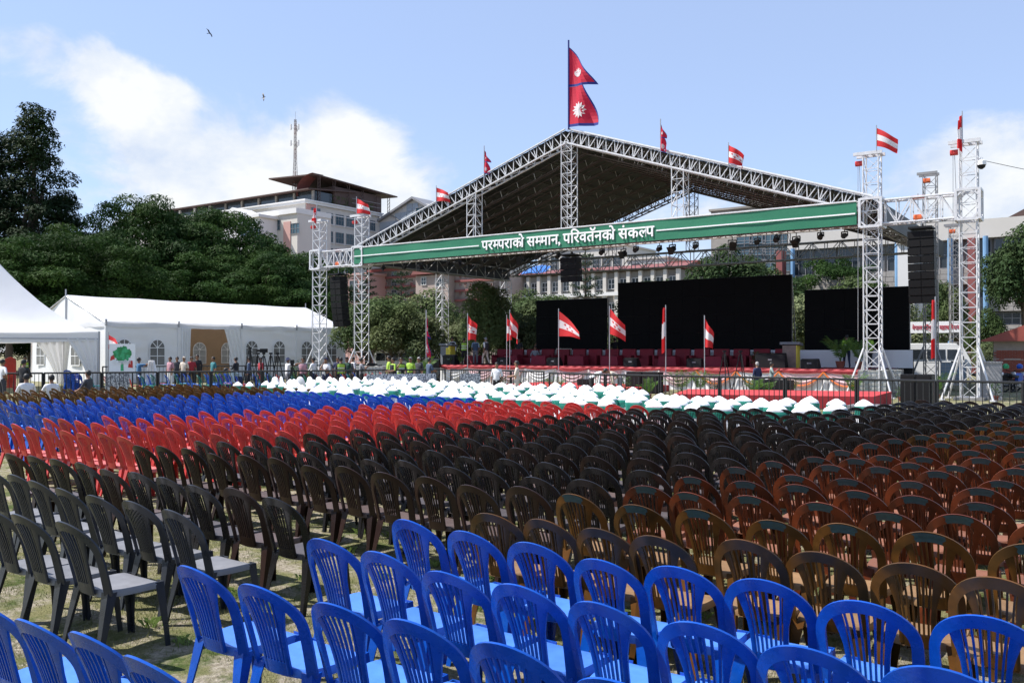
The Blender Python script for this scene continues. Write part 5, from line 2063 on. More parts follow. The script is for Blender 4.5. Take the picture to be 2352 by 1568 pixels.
# logo board
M_treegreen = mat('print_green', (0.02, .22, .06), .6, .4, 9, col2=(.05, .38, .16))
lb = empty('logo_board', atZ(281, 822, 37.2), YAW + R(4))
MB().box((0, 0, 0), (1.08, .05, 1.22)).build('board', M_white, lb)
random.seed(5)
tp = []
for k in range(44):
    a = 2 * pi * k / 44
    r = (.40 + rnd(-.05, .05)) * (1 if sin(a) > -.35 else .8)
    tp.append((r * cos(a) * .95, .12 + r * sin(a) * .95))
b = MB()
fan(b, tp, lambda x, y: Vector((x, -.030, y)), Vector())
b.prism([(-.06, -.55), (.07, -.55), (.05, -.2), (-.05, -.2)], lambda x, y, d: Vector((x, d, y)), -.032, -.029)
b.build('tree_print', M_treegreen, lb)
b = MB().prism([(-.50, -.12), (-.30, -.05), (-.34, .12), (-.46, .08)], lambda x, y, d: Vector((x, d, y)), -.036, -.033)
b.prism([(.25, -.40), (.45, -.42), (.44, -.12), (.30, -.10)], lambda x, y, d: Vector((x, d, y)), -.036, -.033)
b.build('red_print', M_redpaint, lb)
letters(lb, [('१', None, 0), ('५', None, 0)], -.40, -.16, -.28, -.045, M_white, .34)
letters(lb, [('म', None, 0), ('ह', None, 0), ('ा', None, 0), ('ध', None, 0), ('ि', None, 'pre'), ('व', None, 0), ('े', None, 'above'), ('श', None, 0), ('न', None, 0)], -.14, .36, -.26, -.045, M_white, .22)
for s in (-.4, .4):
    MB().tube([(s, .04, .5), (s, .1, -2.3 + .9)], .025, 5).build('stand_leg', M_black, lb)
tag(lb, 'white board with a green tree emblem and white lettering behind the barrier', 'sign')

# stacked chairs
def stack(p, n, colour, lab, rz):
    t = empty('chair_stack', p, rz)
    for k in range(n):
        o = link('chair', ME_far, t, (0, -.012 * k, .075 * k))
        o.material_slots[0].link = 'OBJECT'
        o.material_slots[0].material = PL[colour]
    tag(t, lab, 'chair stack', 'stacked plastic chairs')
ME_far = FAR.mesh('chair', [PL['red']], 40, False)
stack(at_h(22, 805, 0, 38), 12, 'red', 'tall stack of red plastic chairs beneath the pagoda tent', 1.2)
stack(at_h(167, 805, 0, 37), 5, 'blue', 'stack of blue plastic chairs beside the marquee gable', .5)
stack(at_h(182, 805, 0, 37.5), 3, 'blue', 'lower stack of blue plastic chairs beside the taller blue stack', .7)

# ================================================================ POTTED PALMS AND SHRUBS
M_palm = mat('palm_leaf', (0.085, 0.17, 0.030), .55, .35, 3, trans=.35, rnd=.2)
M_shrubleaf = mat('shrub_leaf', (0.05, 0.10, 0.025), .55, .4, 5, trans=.3, rnd=.2)
M_pot = mat('terracotta_pot', (.24, .07, .045), .7, .15, 6)
M_bark = mat('bark', (.10, .075, .055), .9, .35, 3, bump=.6)


def palm_mesh(seed, h=1.3, nf=9, spread=.75):
    random.seed(seed)
    b = MB()
    for k in range(nf):
        a = 2 * pi * k / nf + rnd(-.3, .3)
        L_ = h * rnd(.7, 1.1)
        lean = rnd(.35, 1.0) * spread
        pts = []
        for i in range(8):
            t = i / 7
            pts.append(Vector((cos(a) * lean * L_ * t ** 1.4, sin(a) * lean * L_ * t ** 1.4, .22 + L_ * (t * 1.0 - .42 * lean * t ** 2.6))))
        b.tube(pts, [.012 * (1 - i / 9) for i in range(8)], 4)
        for i in range(2, 8):
            t = i / 7
            p = pts[i]
            d = (pts[i] - pts[i - 1]).normalized()
            sd = d.cross(Vector((0, 0, 1))).normalized()
            for s in (-1, 1):
                for q in (0, .5):
                    o = p - d * L_ * .12 * q
                    ll = .30 * h * (1 - .5 * abs(t - .55))
                    e = o + sd * s * ll * .8 + d * ll * .55 - Vector((0, 0, ll * .28))
                    w = d * .022
                    m_ = o.lerp(e, .5) + Vector((0, 0, .02))
                    b.add([o, m_ + w, e, m_ - w], [(0, 1, 2, 3)])
    return b.mesh('fronds', [M_palm], fix=False)


def shrub_mesh(seed, h=1.0, n=150):
    random.seed(seed)
    b = MB()
    for k in range(5):
        a = rnd(0, 6.28)
        b.tube([(0, 0, .2), (cos(a) * .1, sin(a) * .1, h * .6), (cos(a) * .22, sin(a) * .22, h)], [.012, .01, .005], 4)
    for k in range(n):
        a, z = rnd(0, 6.28), rnd(.25, 1.0)
        r = rnd(.05, .32) * (1.2 - .5 * z)
        p = Vector((cos(a) * r, sin(a) * r, z * h))
        d = Vector((cos(a) + rnd(-.6, .6), sin(a) + rnd(-.6, .6), rnd(-.3, .8))).normalized()
        s = d.cross(Vector((rnd(-1, 1), rnd(-1, 1), rnd(-1, 1)))).normalized() * .028
        l = rnd(.08, .16)
        b.add([p, p + d * l * .5 + s, p + d * l, p + d * l * .5 - s], [(0, 1, 2, 3)])
    return b.mesh('foliage', [M_shrubleaf], fix=False)


PALMS = [palm_mesh(s, 1.25 + .1 * s, 9 + s % 3, .7 + .05 * s) for s in range(4)]
SHRUBS = [shrub_mesh(s + 50) for s in range(3)]
POT = MB().tube([(0, 0, 0), (0, 0, .26), (0, 0, .3)], [.14, .2, .215], 12).mesh('pot', [M_pot], 40)
random.seed(77)
PLANTS = [(690, 42.5, 0, 1.5, 'p', 'tall potted palm before the marquee windows'), (820, 40.5, 0, .8, 'p', 'small potted palm beside the left front tower'), (950, 38.5, 0, 1.0, 'p', 'potted palm by the barrier below the corner monitor'),
          (965, 47.5, 0, 1.9, 'p', 'potted palm behind the corner monitor'), (1036, 41.8, 1.13, .42, 'p', 'short palm on the left stage edge, left of two'), (1058, 41.8, 1.13, .45, 'p', 'short palm on the left stage edge, right of two'),
          (1000, 37.6, 0, 1.0, 's', 'leafy shrub below the left stage corner'), (1038, 37.8, 0, .95, 's', 'leafy shrub before the left swags'), (1098, 37.8, 0, 1.15, 's', 'leafy shrub before the crossed flags'), (1154, 38.3, 0, 1.3, 's', 'leafy shrub between the two people before the stage'),
          (1201, 38.2, 0, 1.2, 's', 'leafy shrub right of the cream T-shirt'), (1275, 38, 0, .9, 'p', 'potted palm at the gap between barriers'), (1436, 38.2, 0, 1.35, 's', 'reddish leafy shrub beside the upright speakers'), (1490, 36.5, 0, .95, 'p', 'spreading palm before the upright speakers'),
          (1565, 38.4, 0, 1.2, 'p', 'palm before the white skirt, left of the tripods'), (1608, 38.4, 0, 1.3, 'p', 'tall palm near the left tripod'), (1640, 38.4, 0, 1.1, 's', 'slender shrub between the tripods'), (1732, 36, 0, .95, 'p', 'bushy palm before the subwoofer pair'),
          (1762, 36, 0, .9, 'p', 'palm leaning right of the subwoofer pair'), (1818, 38.3, 0, 1.0, 'p', 'palm below the brown lectern'), (1930, 44.6, 1.13, 1.45, 'p', 'tall potted palm on stage beside the walking worker'), (1975, 44.8, 1.13, 1.35, 'p', 'potted palm on stage right by the front tower'),
          (1960, 36.6, 0, 1.25, 'p', 'bushy palm at the foot of the right front tower'), (2150, 35.5, 0, 1.15, 'p', 'palm beside the flagpole between the right towers'), (2068, 34.5, 0, .9, 's', 'low green shrub right of the red carpet'), (2285, 34.5, 0, 1.1, 's', 'green shrub right of the far right tower'),
          (1735, 45.4, 1.13, 1.0, 's', 'thin potted shrub between armchairs and brown lectern'), (505, 43, 0, 1.0, 'p', 'potted palm right of the marquee door'), (480, 43, 0, .9, 's', 'leafy shrub along the marquee barrier'), (250, 43, 0, .7, 'p', 'little palm left of the logo board'), (680, 39.8, 0, .7, 'p', 'low palm near the small tripod')]
for u, Z, z, s, k, lab in PLANTS:
    t = empty('potted_palm' if k == 'p' else 'potted_shrub', (at_h(u, 805, z, Z) if z == 0 else Vector((at(u, 805, 44.9 if u > 1100 else 42.3).x, 44.9 if u > 1100 else 42.3, DZ + .012))), rnd(0, 6))
    s *= .62 if z == 0 else .8
    t.scale = (s, s, s)
    link('pot', POT, t)
    link('fronds' if k == 'p' else 'foliage', random.choice(PALMS if k == 'p' else SHRUBS), t)
    tag(t, lab, 'plant', 'potted plants round the stage')

# ================================================================ VAN, MOTORBIKES, SIGNS, GATEHOUSE
M_carwhite = mat('white_car_paint', (.74, .74, .72), .25, .04, 2, coat=.5)
M_glass = mat('dark_window_glass', (.02, .025, .03), .08, .1, 1, spec=.8)
M_tyre = mat('tyre_rubber', (.015, .015, .016), .8, .1, 8)
M_signwhite = mat('white_sign', (.72, .72, .73), .6, .06, 2)
M_signred = mat('red_lettering', (.45, .03, .05), .6, .1, 3)
M_brick = mat('red_brick', (.27, .075, .05), .85, .35, 2.5)
M_mortar = mat('mortar', (.35, .30, .26), .9, .2, 5)


def van(p, rz, lab):
    t = empty('parked_van', p, rz)
    side = [(-2.35, .35), (-2.4, .9), (-2.3, 1.35), (-1.95, 1.95), (-1.5, 2.12), (2.2, 2.12), (2.38, 1.9), (2.4, .35)]
    def f(x, z, d):
        k = 1 if z < 1.25 else 1 - .12 * (z - 1.25)
        return Vector((-x, d * k, z))
    MB().prism(side, f, -.85, .85).build('body', M_carwhite, t, smooth=25)
    for s in (-1, 1):
        for x0, x1 in ((-1.85, -1.05), (-.95, .1), (.2, 1.25), (1.35, 2.15)):
            pl = [(x0, 1.28), (x1, 1.28), (x1, 1.82), (x0 + (.25 if x0 < -1.5 else 0), 1.82)]
            MB().prism(pl, lambda x, z, d: f(x, z, s * (.853 + d)), 0, .012).build('window', M_glass, t)
        MB().prism([(-2.05, .6), (-1.02, .6), (-1.02, 1.9), (-1.75, 1.9), (-2.05, 1.3)], lambda x, z, d: f(x, z, s * (.851 + d)), 0, .004).build('door', M_carwhite, t)
        MB().box((2.37, s * .6, .85), (.06, .26, .2)).build('headlight', M_signwhite, t)
        MB().box((1.95, s * .98, 1.35), (.1, .16, .22)).build('mirror', M_black, t)
        for x in (-1.45, 1.5):
            w = MB().tube([(-x, s * .68, .33), (-x, s * .88, .33)], .33, 16).build('wheel', M_tyre, t)
            MB().tube([(-x, s * .87, .33), (-x, s * .90, .33)], .19, 12).build('rim', M_chain, w)
    MB().add([f(-2.31, 1.34, -.72), f(-2.31, 1.34, .72), f(-1.985, 1.91, .68), f(-1.985, 1.91, -.68)], [(0, 1, 2, 3)]).build('windscreen', M_glass, t, loc=(.015, 0, .01))
    MB().box((0, 0, 2.14), (3.2, 1.3, .05)).build('roof_rack', M_carwhite, t)
    tag(t, lab, 'van')
p = atZ(2135, 842, 56)
van((p.x, p.y, 0), R(6), 'white van parked behind the right of the stage')
bpy.data.objects['parked_van'].scale = (1.0, 1.0, 1.14)
p = atZ(935, 850, 62)
van((p.x, p.y, 0), R(4), 'white van parked behind the trees left of the stage')


def sign(u0, v0, u1, v1, Y, text, lab, legs=True, hgt=.5, m=M_signred):
    a, c = at(u0, v1, Y), at(u1, v0, Y)
    w, h = c.x - a.x, c.z - a.z
    t = empty('text_sign', ((a.x + c.x) / 2, Y, 0))
    MB().span((-w / 2, -.04, a.z), (w / 2, .04, c.z)).build('board', M_signwhite, t)
    letters(t, text, -w * .44, w * .44, a.z + h * .28, -.055, m, h * hgt)
    if legs:
        for s in (-.48, .48):
            MB().tube([(s * w, 0.06, 0), (s * w, 0.06, c.z)], .06, 6).build('support', M_pole, t)
    tag(t, lab, 'sign')
sign(2088, 737, 2212, 765, 66, [('न', None, 0), ('े', None, 'above'), ('प', None, 0), ('ा', None, 0), ('ल', None, 0), (' ', 0, 0), ('क', None, 0), ('ा', None, 0), ('ँ', None, 'above'), ('ग', None, 0), ('्', None, 'above'), ('र', None, 0), ('े', None, 'above'), ('स', None, 0), (' ', 0, 0), (' ', 0, 0), ('म', None, 0), ('ह', None, 0), ('ा', None, 0), ('ध', None, 0), ('ि', None, 'pre'), ('व', None, 0), ('े', None, 'above'), ('श', None, 0), ('न', None, 0)],
     'long white banner sign with red lettering behind the right of the stage', True, .55)
sign(2258, 768, 2318, 800, 72, [('व', None, 0), ('ी', None, 0), ('र', None, 0), (' ', 0, 0), ('अ', None, 0), ('स', .7, 0), ('प', None, 0), ('त', None, 0), ('ा', None, 0), ('ल', None, 0)], 'white hospital sign with red lettering beside the brick gatehouse', True, .45)

gh = empty('gatehouse', atZ(2347, 805, 46), R(6))
gh.location.z = 0
bm_ = MB().box((0, 0, 0), (.235, .1, .07)).mesh('brick', [M_brick])
MB().span((-1.3, .055, 0), (4, 3, 2.5)).build('wall', M_mortar, gh)
for j in range(20):
    for i in range(6):
        link('brick', bm_, gh, (-1.18 + .25 * i + (.12 if j % 2 else 0), .03 + rnd(-.006, .006), 1.0 + .08 * j - .55))
MB().prism([(-1.9, 0), (4.6, 0), (4.6, .05), (1.4, 1.35), (-1.9, .05)], lambda x, z, d: Vector((x, d, 2.5 + z)), -.5, 3.4).build('roof', mat('red_tin_roof', (.30, .07, .05), .6, .25, 2), gh)
MB().span((-1.35, -.02, 1.5), (4, .1, 1.58)).build('band', M_mortar, gh)
MB().span((.2, -.03, 1.7), (1.0, .02, 2.2)).build('notice', M_signwhite, gh)
tag(gh, 'small red brick gatehouse with red roof at the right edge', 'building')


def motorbike(p, rz, lab, col):
    t = empty('motorcycle', p, rz)
    for x in (-.62, .62):
        w = MB()
        n = 16
        for k in range(n):
            a, c = 2 * pi * k / n, 2 * pi * (k + 1) / n
            w.tube([(x + .27 * cos(a), 0, .3 + .27 * sin(a)), (x + .27 * cos(c), 0, .3 + .27 * sin(c))], .04, 5, caps=False)
        w.tube([(x, -.06, .3), (x, .06, .3)], .06, 8).tube([(x - .25, 0, .3), (x + .25, 0, .3)], .012, 4).tube([(x, 0, .05), (x, 0, .55)], .012, 4)
        w.build('wheel', M_tyre, t)
    MB().loft([[Vector((x, y * q, z)) for y, z in ((-1, z0), (1, z0), (.8, z1), (-.8, z1))] for x, q, z0, z1 in ((-.15, .08, .5, .78), (.1, .14, .55, .92), (.35, .1, .6, .88))]).build('fuel_tank', col, t)
    MB().loft([[Vector((x, y * q, z)) for y, z in ((-1, z0), (1, z0), (.9, z0 + .1), (-.9, z0 + .1))] for x, q, z0 in ((-.75, .08, .78), (-.4, .14, .70), (-.1, .1, .70))]).build('seat', M_black, t)
    MB().box((.05, 0, .38), (.42, .24, .3)).tube([(.62, .05, .3), (.42, .05, .98)], .025, 5).tube([(-.62, .06, .3), (-.1, .06, .4)], .03, 5).tube([(-.5, -.12, .33), (.2, -.12, .3)], .045, 6).build('engine', M_galv, t)
    MB().tube([(.38, -.34, 1.04), (.44, 0, .98), (.38, .34, 1.04)], .018, 5).build('handlebar', M_black, t)
    MB().tube([(.5, 0, .88), (.6, 0, .88)], [.1, .08], 8).build('headlight', M_signwhite, t)
    tag(t, lab, 'motorcycle', 'motorcycles parked on the right')
for i, (u, c, lab) in enumerate(((2272, M_redpaint, 'red motorcycle parked behind the right barrier'), (2306, M_black, 'black motorcycle parked in the middle behind the right barrier'), (2338, PL['blue'], 'blue motorcycle parked near the brick gatehouse'))):
    p = at_h(u, 805, 0, 42)
    motorbike(p, R(20 + 25 * i), lab, c)
    q = at_h(u + 4, 805, 0, 42.4)
    b = MB().loft([[q + Vector((.15 * cos(R(e)) * cos(k * pi / 6), .17 * cos(R(e)) * sin(k * pi / 6), 1.22 + .15 * sin(R(e)))) for k in range(12)] for e in (-40, -10, 20, 50, 80)])
    tag(b.build('helmet', (M_redpaint, M_treegreen, PL['blue'])[i], smooth=60), ('red', 'green', 'blue')[i] + ' helmet resting on a parked motorcycle', 'helmet', 'helmets')
p = at_h(2271, 805, 0, 35.5)
gb = MB().span((-.45, -.25, 0), (.45, .25, 1.5)).span((-.48, -.28, 1.5), (.48, .28, 1.56)).span((-.40, -.262, .2), (.40, -.25, 1.35))
tag(gb.build('utility_cabinet', mat('grey_granite', (.26, .26, .27), .6, .5, 25), loc=p, rz=.2), 'grey utility cabinet behind the right barrier', 'cabinet')

# birds
def bird(u, v, Y, s, rz, lab):
    p = at(u, v, Y)
    t = empty('bird', p, rz)
    t.scale = (s, s, s)
    b = MB()
    b.tube([(0, -.35, 0), (0, -.1, 0), (0, .12, .01), (0, .28, .02), (0, .36, .0)], [.03, .08, .09, .06, .02], 7)
    b.build('body', M_hair, t, smooth=60)
    for s_ in (-1, 1):
        pts = [[Vector((s_ * x, y0, z)), Vector((s_ * x, y1, z))] for x, y0, y1, z in ((.05, -.12, .14, .02), (.35, -.14, .20, .16), (.7, -.12, .16, .22), (1.0, -.14, .04, .16), (1.15, -.14, -.06, .12))]
        w = MB()
        for a, c in zip(pts, pts[1:]):
            w.add([a[0], a[1], c[1], c[0]], [(0, 1, 2, 3)])
        w.build('wing', M_hair, t, fix=False)
    MB().add([(-.05, -.3, 0), (.05, -.3, 0), (.13, -.58, 0), (-.13, -.58, 0)], [(0, 1, 2, 3)]).build('tail', M_hair, t, fix=False)
    t.rotation_euler = (R(35), R(55), rz)
    tag(t, lab, 'bird', 'birds in the sky')
bird(481, 77, 60, .55, R(20), 'small dark bird high in the sky, upper one')
bird(606, 224, 60, .55, R(-30), 'small dark bird soaring in front of the clouds, lower one')

# ================================================================ TREES
def leafmat(name, c1, c2, tr=.25):
    return mat(name, c1, .6, .45, .35, trans=tr, col2=c2, c2lo=.4, c2hi=.65, spec=.07, rnd=.12)


LM = {'dark': leafmat('dark_needle_foliage', (.012, .024, .010), (.022, .038, .013), .12), 'jac': leafmat('feathery_green_foliage', (.021, .050, .012), (.046, .088, .019), .22),
      'broad': leafmat('broadleaf_foliage', (.060, .098, .034), (.12, .145, .062), .25), 'pale': leafmat('pale_shrub_foliage', (.10, .135, .062), (.19, .21, .11), .25), 'con': leafmat('conifer_foliage', (.022, .048, .022), (.040, .07, .030), .15),
      'pine': leafmat('pine_needle_foliage', (.13, .18, .075), (.20, .24, .11), .3), 'right': leafmat('glossy_tree_foliage', (.030, .055, .020), (.060, .090, .035), .22)}


def leafcards(lobes, n, size, flat=.5, droop=0.0, narrow=.45):
    """leaf-sized faces spread through a set of lobes (centre, rx, ry, rz)"""
    vs, fs = [], []
    wt = [l[1] * l[2] for l in lobes]
    for _ in range(n):
        c, rx, ry, rz = random.choices(lobes, wt)[0]
        while True:
            d = Vector((rnd(-1, 1), rnd(-1, 1), rnd(-1, 1)))
            if .05 < d.length < 1:
                break
        d.normalize()
        r = random.random() ** .33
        if d.z < -.35 and random.random() < .6:
            d.z = -d.z
        p = Vector(c) + Vector((d.x * rx, d.y * ry, d.z * rz)) * (.35 + .65 * r) * rnd(.85, 1.12)
        nrm = (d + Vector((rnd(-1, 1), rnd(-1, 1), rnd(-.4, 1) + flat)) * .8).normalized()
        t = nrm.cross(Vector((rnd(-1, 1), rnd(-1, 1), rnd(-1, 1)))).normalized()
        t = (t + Vector((d.x, d.y, -droop)) * .5).normalized()
        b_ = nrm.cross(t).normalized()
        s = size * rnd(.6, 1.4)
        o = len(vs)
        vs += [p - t * s * .5, p + b_ * s * narrow * .5, p + t * s * .55 - nrm * s * .12, p - b_ * s * narrow * .5]
        fs.append((o, o + 1, o + 2, o + 3))
    me = bpy.data.meshes.new('crown')
    me.from_pydata([tuple(v) for v in vs], [], fs)
    return me


def lobes_round(n, R_, H, zc, lobe, flat=.6):
    out = []
    for k in range(n):
        a = 2.4 * k + rnd(-.3, .3)
        e = -.35 + 1.35 * (k + .5) / n
        e = math.asin(max(-1, min(1, e)))
        q = rnd(.68, 1.0)
        l = lobe * rnd(.7, 1.25)
        out.append(((R_ * q * cos(e) * cos(a), R_ * q * cos(e) * sin(a), zc + H * q * sin(e)), l, l, l * flat))
    out.append(((0, 0, zc), R_ * .55, R_ * .55, H * .5))
    return out


def trunk_mesh(h, r, lobes, nl=7):
    b = MB()
    b.tube([(0, 0, -.1), (rnd(-.1, .1), rnd(-.1, .1), h * .4), (rnd(-.2, .2), rnd(-.2, .2), h)], [r * 1.3, r * .9, r * .5], 8)
    for l in random.sample(lobes, min(nl, len(lobes))):
        c = Vector(l[0])
        s = Vector((0, 0, h * rnd(.45, .95)))
        m_ = s.lerp(c, .5) + Vector((0, 0, -.25 * (c - s).length * .3))
        b.tube([s, m_, c], [r * .42, r * .26, r * .08], 5)
    return b.mesh('trunk', [M_bark], 60)


class Tree:
    def __init__(self, kind, m, n, size, lobes, th, tr, droop=0.0, narrow=.45, nl=9):
        self.kind, self.m = kind, m
        self.crown = leafcards(lobes, n, size, droop=droop, narrow=narrow)
        self.crown.materials.append(LM[m])
        self.trunk = trunk_mesh(th, tr, lobes, nl)

    def put(self, p, lab, s=1.0, rz=0.0, group=None, sz=None):
        t = empty(self.kind, p, rz)
        t.scale = (s, s, sz or s)
        link('crown', self.crown, t)
        link('trunk', self.trunk, t)
        tag(t, lab, 'tree', group)
        return t


def umbrella_lobes(n, R_, H, zc):
    out = []
    for k in range(n):
        a = 2.4 * k + rnd(-.2, .2)
        q = sqrt((k + .5) / n)
        x, y = R_ * q * cos(a), R_ * q * sin(a)
        z = zc + H * (1 - q * q) + rnd(-1.1, .8)
        l = rnd(1.0, 1.75)
        out.append(((x, y, z), l, l, l * .5))
        if k % 2 and q > .55:
            out.append(((x * 1.03, y * 1.03, z - rnd(1.6, 2.6)), l * .9, l * .9, l * .6))
            out.append(((x * .98, y * .98, z - rnd(3.2, 5.2)), l * .85, l * .85, l * .7))
    out.append(((0, 0, zc - 1.6), R_ * .45, R_ * .45, H * .55))
    return out


random.seed(31)
T_j = [Tree('jacaranda_tree', 'jac', 30000, .31, umbrella_lobes(50, 6.6, 4.0, 8.2), 7, .30, .5, .34) for _ in range(2)]
def tall_lobes():
    out = []
    for k in range(120):
        t = (k / 119) ** 1.25
        z = 2.5 + 22 * t
        R_ = 6.9 * (1 - t) ** .9 + .6
        a = 2.4 * k
        q = rnd(.45, 1.0)
        l = rnd(1.2, 2.0) * (1.0 - .25 * t)
        out.append(((R_ * q * cos(a), R_ * q * sin(a), z + rnd(-.6, .6)), l, l, l * .62))
    return out
T_tall = [Tree('tall_evergreen', 'dark', 46000, .33, tall_lobes(), 22, .30, .2, .4, 30) for _ in range(2)]
T_b = [Tree('broadleaf_tree', 'broad', 9000, .26, lobes_round(24, 2.6, 2.6, 3.6, 1.0, .8), 2.6, .16, .3, .5) for _ in range(2)]
T_p = [Tree('broadleaf_tree', 'pale', 7500, .24, lobes_round(22, 2.4, 2.2, 2.8, .9, .8), 2.2, .13, .3, .5) for _ in range(2)]
T_r = [Tree('broadleaf_tree', 'right', 12000, .30, lobes_round(34, 3.6, 3.6, 6.5, 1.2, .8), 5.5, .25, .3, .5) for _ in range(2)]
T_pine = Tree('pine_tree', 'pine', 9000, .34, lobes_round(30, 1.7, 3.2, 3.6, .8, .9), 5, .15, -.6, .22)


def conifer(seed, h=12, r=2.2, tiers=15):
    random.seed(seed)
    lobes = []
    br = MB()
    br.tube([(0, 0, 0), (0, 0, h)], [.22, .03], 7)
    vs, fs = [], []
    for k in range(tiers):
        t = k / (tiers - 1)
        z = 1.5 + (h - 1.6) * t
        R_ = r * (1 - t) ** .8 + .15
        nb = 7
        for q in range(nb):
            a = 2 * pi * q / nb + k * .5
            e = Vector((cos(a) * R_, sin(a) * R_, z + .28 * R_))
            s = Vector((0, 0, z))
            br.tube([s, s.lerp(e, .5) - Vector((0, 0, .05)), e], [.035, .025, .01], 4)
            n = int(34 * (R_ / r) + 10)
            for _ in range(n):
                u = rnd(.15, 1.05)
                p = s.lerp(e, u) + Vector((rnd(-.16, .16), rnd(-.16, .16), rnd(-.05, .16)))
                d = ((e - s).normalized() * .6 + Vector((rnd(-1, 1), rnd(-1, 1), rnd(-.1, .9)))).normalized()
                w = d.cross(Vector((rnd(-1, 1), rnd(-1, 1), rnd(-1, 1)))).normalized() * .045
                l = rnd(.16, .34)
                o = len(vs)
                vs += [p, p + d * l * .5 + w, p + d * l, p + d * l * .5 - w]
                fs.append((o, o + 1, o + 2, o + 3))
    cr = bpy.data.meshes.new('crown')
    cr.from_pydata([tuple(v) for v in vs], [], fs)
    cr.materials.append(LM['con'])
    return cr, br.mesh('trunk', [M_bark], 60)
CON = conifer(3)
def put_conifer(p, s, lab, sz=None):
    t = empty('araucaria_tree', p, rnd(0, 6))
    t.scale = (s, s, sz or s)
    link('crown', CON[0], t)
    link('trunk', CON[1], t)
    tag(t, lab, 'tree', 'layered conifers')

random.seed(41)
GJ = 'feathery trees behind the marquee'
for i, (u, Z, s, sz, lab) in enumerate(((250, 82, .98, 1.00, 'feathery green tree, leftmost behind the marquee'), (330, 86, 1.1, 1.12, 'feathery green tree second from left behind the marquee'), (415, 88, 1.15, 1.14, 'tallest feathery green tree behind the marquee middle'),
                                     (505, 90, 1.1, 1.08, 'feathery green tree above the marquee doorway'), (585, 92, 1.05, .96, 'feathery green tree right of the marquee ridge middle'), (660, 90, 1.0, .86, 'feathery green tree next to the far left tower'),
                                     (460, 82, .95, .86, 'lower feathery tree just behind the marquee roof, left one'), (580, 84, .92, .76, 'lower feathery tree just behind the marquee roof, right one'), (300, 80, .95, .78, 'lower feathery tree behind the marquee gable'),
                                     (190, 74, 1.0, .80, 'feathery tree between the tall evergreens and the marquee'), (110, 74, .95, .66, 'low spreading tree beneath the tall evergreens'), (20, 70, 1.0, .74, 'low spreading tree at the far left behind the pagoda tent'), (700, 84, .8, .66, 'small feathery tree behind the left wing speakers'))):
    T_j[i % 2].put(at_h(u, 805, 0, Z), lab, s * rnd(.92, 1.06), rnd(0, 6), GJ, sz * 1.1 * (.90, 1.08, 1.0, 1.10, .94, 1.04)[i % 6])
T_tall[0].put(at_h(72, 805, 0, 82), 'tall dark evergreen tree with the highest crown at the left', 1.0, .4, 'tall dark evergreens', .99)
T_tall[1].put(at_h(-22, 805, 0, 82), 'tall dark evergreen tree cut by the left picture edge', 1.0, 2.2, 'tall dark evergreens', .90)
T_tall[1].put(at_h(140, 805, 0, 86), 'shorter dark evergreen leaning right beside the tallest one', .8, 4.0, 'tall dark evergreens', .70)
T_p[0].put(at_h(630, 805, 0, 100), 'thin pale tree in front of the hospital building, left one', 2.0, 1, 'pale trees', 2.3)
T_p[1].put(at_h(690, 805, 0, 98), 'thin pale tree in front of the hospital building, right one', 1.8, 2, 'pale trees', 2.25)
GS = 'bushy trees behind the stage'
for i, (u, Z, s, T, lab) in enumerate(((850, 62, 1.0, T_b[0], 'bushy tree beside the left hanging speakers'), (900, 60, 1.0, T_b[1], 'bushy tree behind the left front tower'), (950, 60, 1.05, T_p[0], 'grey-green bushy tree left of the middle column'),
                                   (1010, 66, .95, T_b[0], 'bushy tree behind the left middle column'), (1055, 64, .95, T_p[1], 'pale bushy tree between the two stage columns'), (1180, 64, 1.05, T_p[0], 'pale bushy tree right of the rear column'), (1215, 62, 1.0, T_p[1], 'pale bushy tree beside the left dark screen'),
                                   (1240, 74, 1.25, T_b[1], 'green tree rising above the left dark screen'), (875, 70, 1.2, T_b[1], 'dark green tree behind the bushy trees at left'), (975, 74, 1.3, T_b[0], 'yellow-green tree under the brick apartments'),
                                   (1120, 72, 1.1, T_b[0], 'green tree behind the pine tree'))):
    T.put(at_h(u, 805, 0, Z), lab, s * .82, rnd(0, 6), GS)
T_pine.put(at_h(1122, 805, 0, 60), 'soft-needled pine between the stage columns', 1.0, 1, None, 1.0)
put_conifer(at_h(921, 805, 0, 82), .95, 'layered conifer between the left front tower and middle column', .93)
put_conifer(at_h(1345, 805, 0, 84), 1.1, 'dark layered conifer under the middle of the banner', 1.05)
put_conifer(at_h(842, 805, 0, 84), .9, 'narrow layered conifer behind the left front tower', .88)
put_conifer(at_h(1783, 805, 0, 95), .8, 'small layered conifer left of the concrete building', 1.0)
for u, Z, s, sz, T, lab in ((1196, 92, 1.25, 1.25, T_b[0], 'rounded green tree under the middle truss columns'), (1262, 92, 1.2, 1.2, T_b[1], 'rounded green tree left of the dark layered conifer'), (1300, 94, 1.0, 1.0, T_p[0], 'pale tree beside the dark layered conifer'),
                            (1415, 88, 1.0, 1.0, T_p[1], 'pale tree right of the dark layered conifer'), (1470, 88, 1.2, 1.15, T_p[0], 'yellowish tree at the left top of the middle screen'), (1560, 90, 1.35, 1.3, T_b[0], 'tall green tree behind the middle screen')):
    T.put(at_h(u, 805, 0, Z), lab, s, rnd(0, 6), 'trees before the long white building', sz)
GR = 'trees behind the screens'
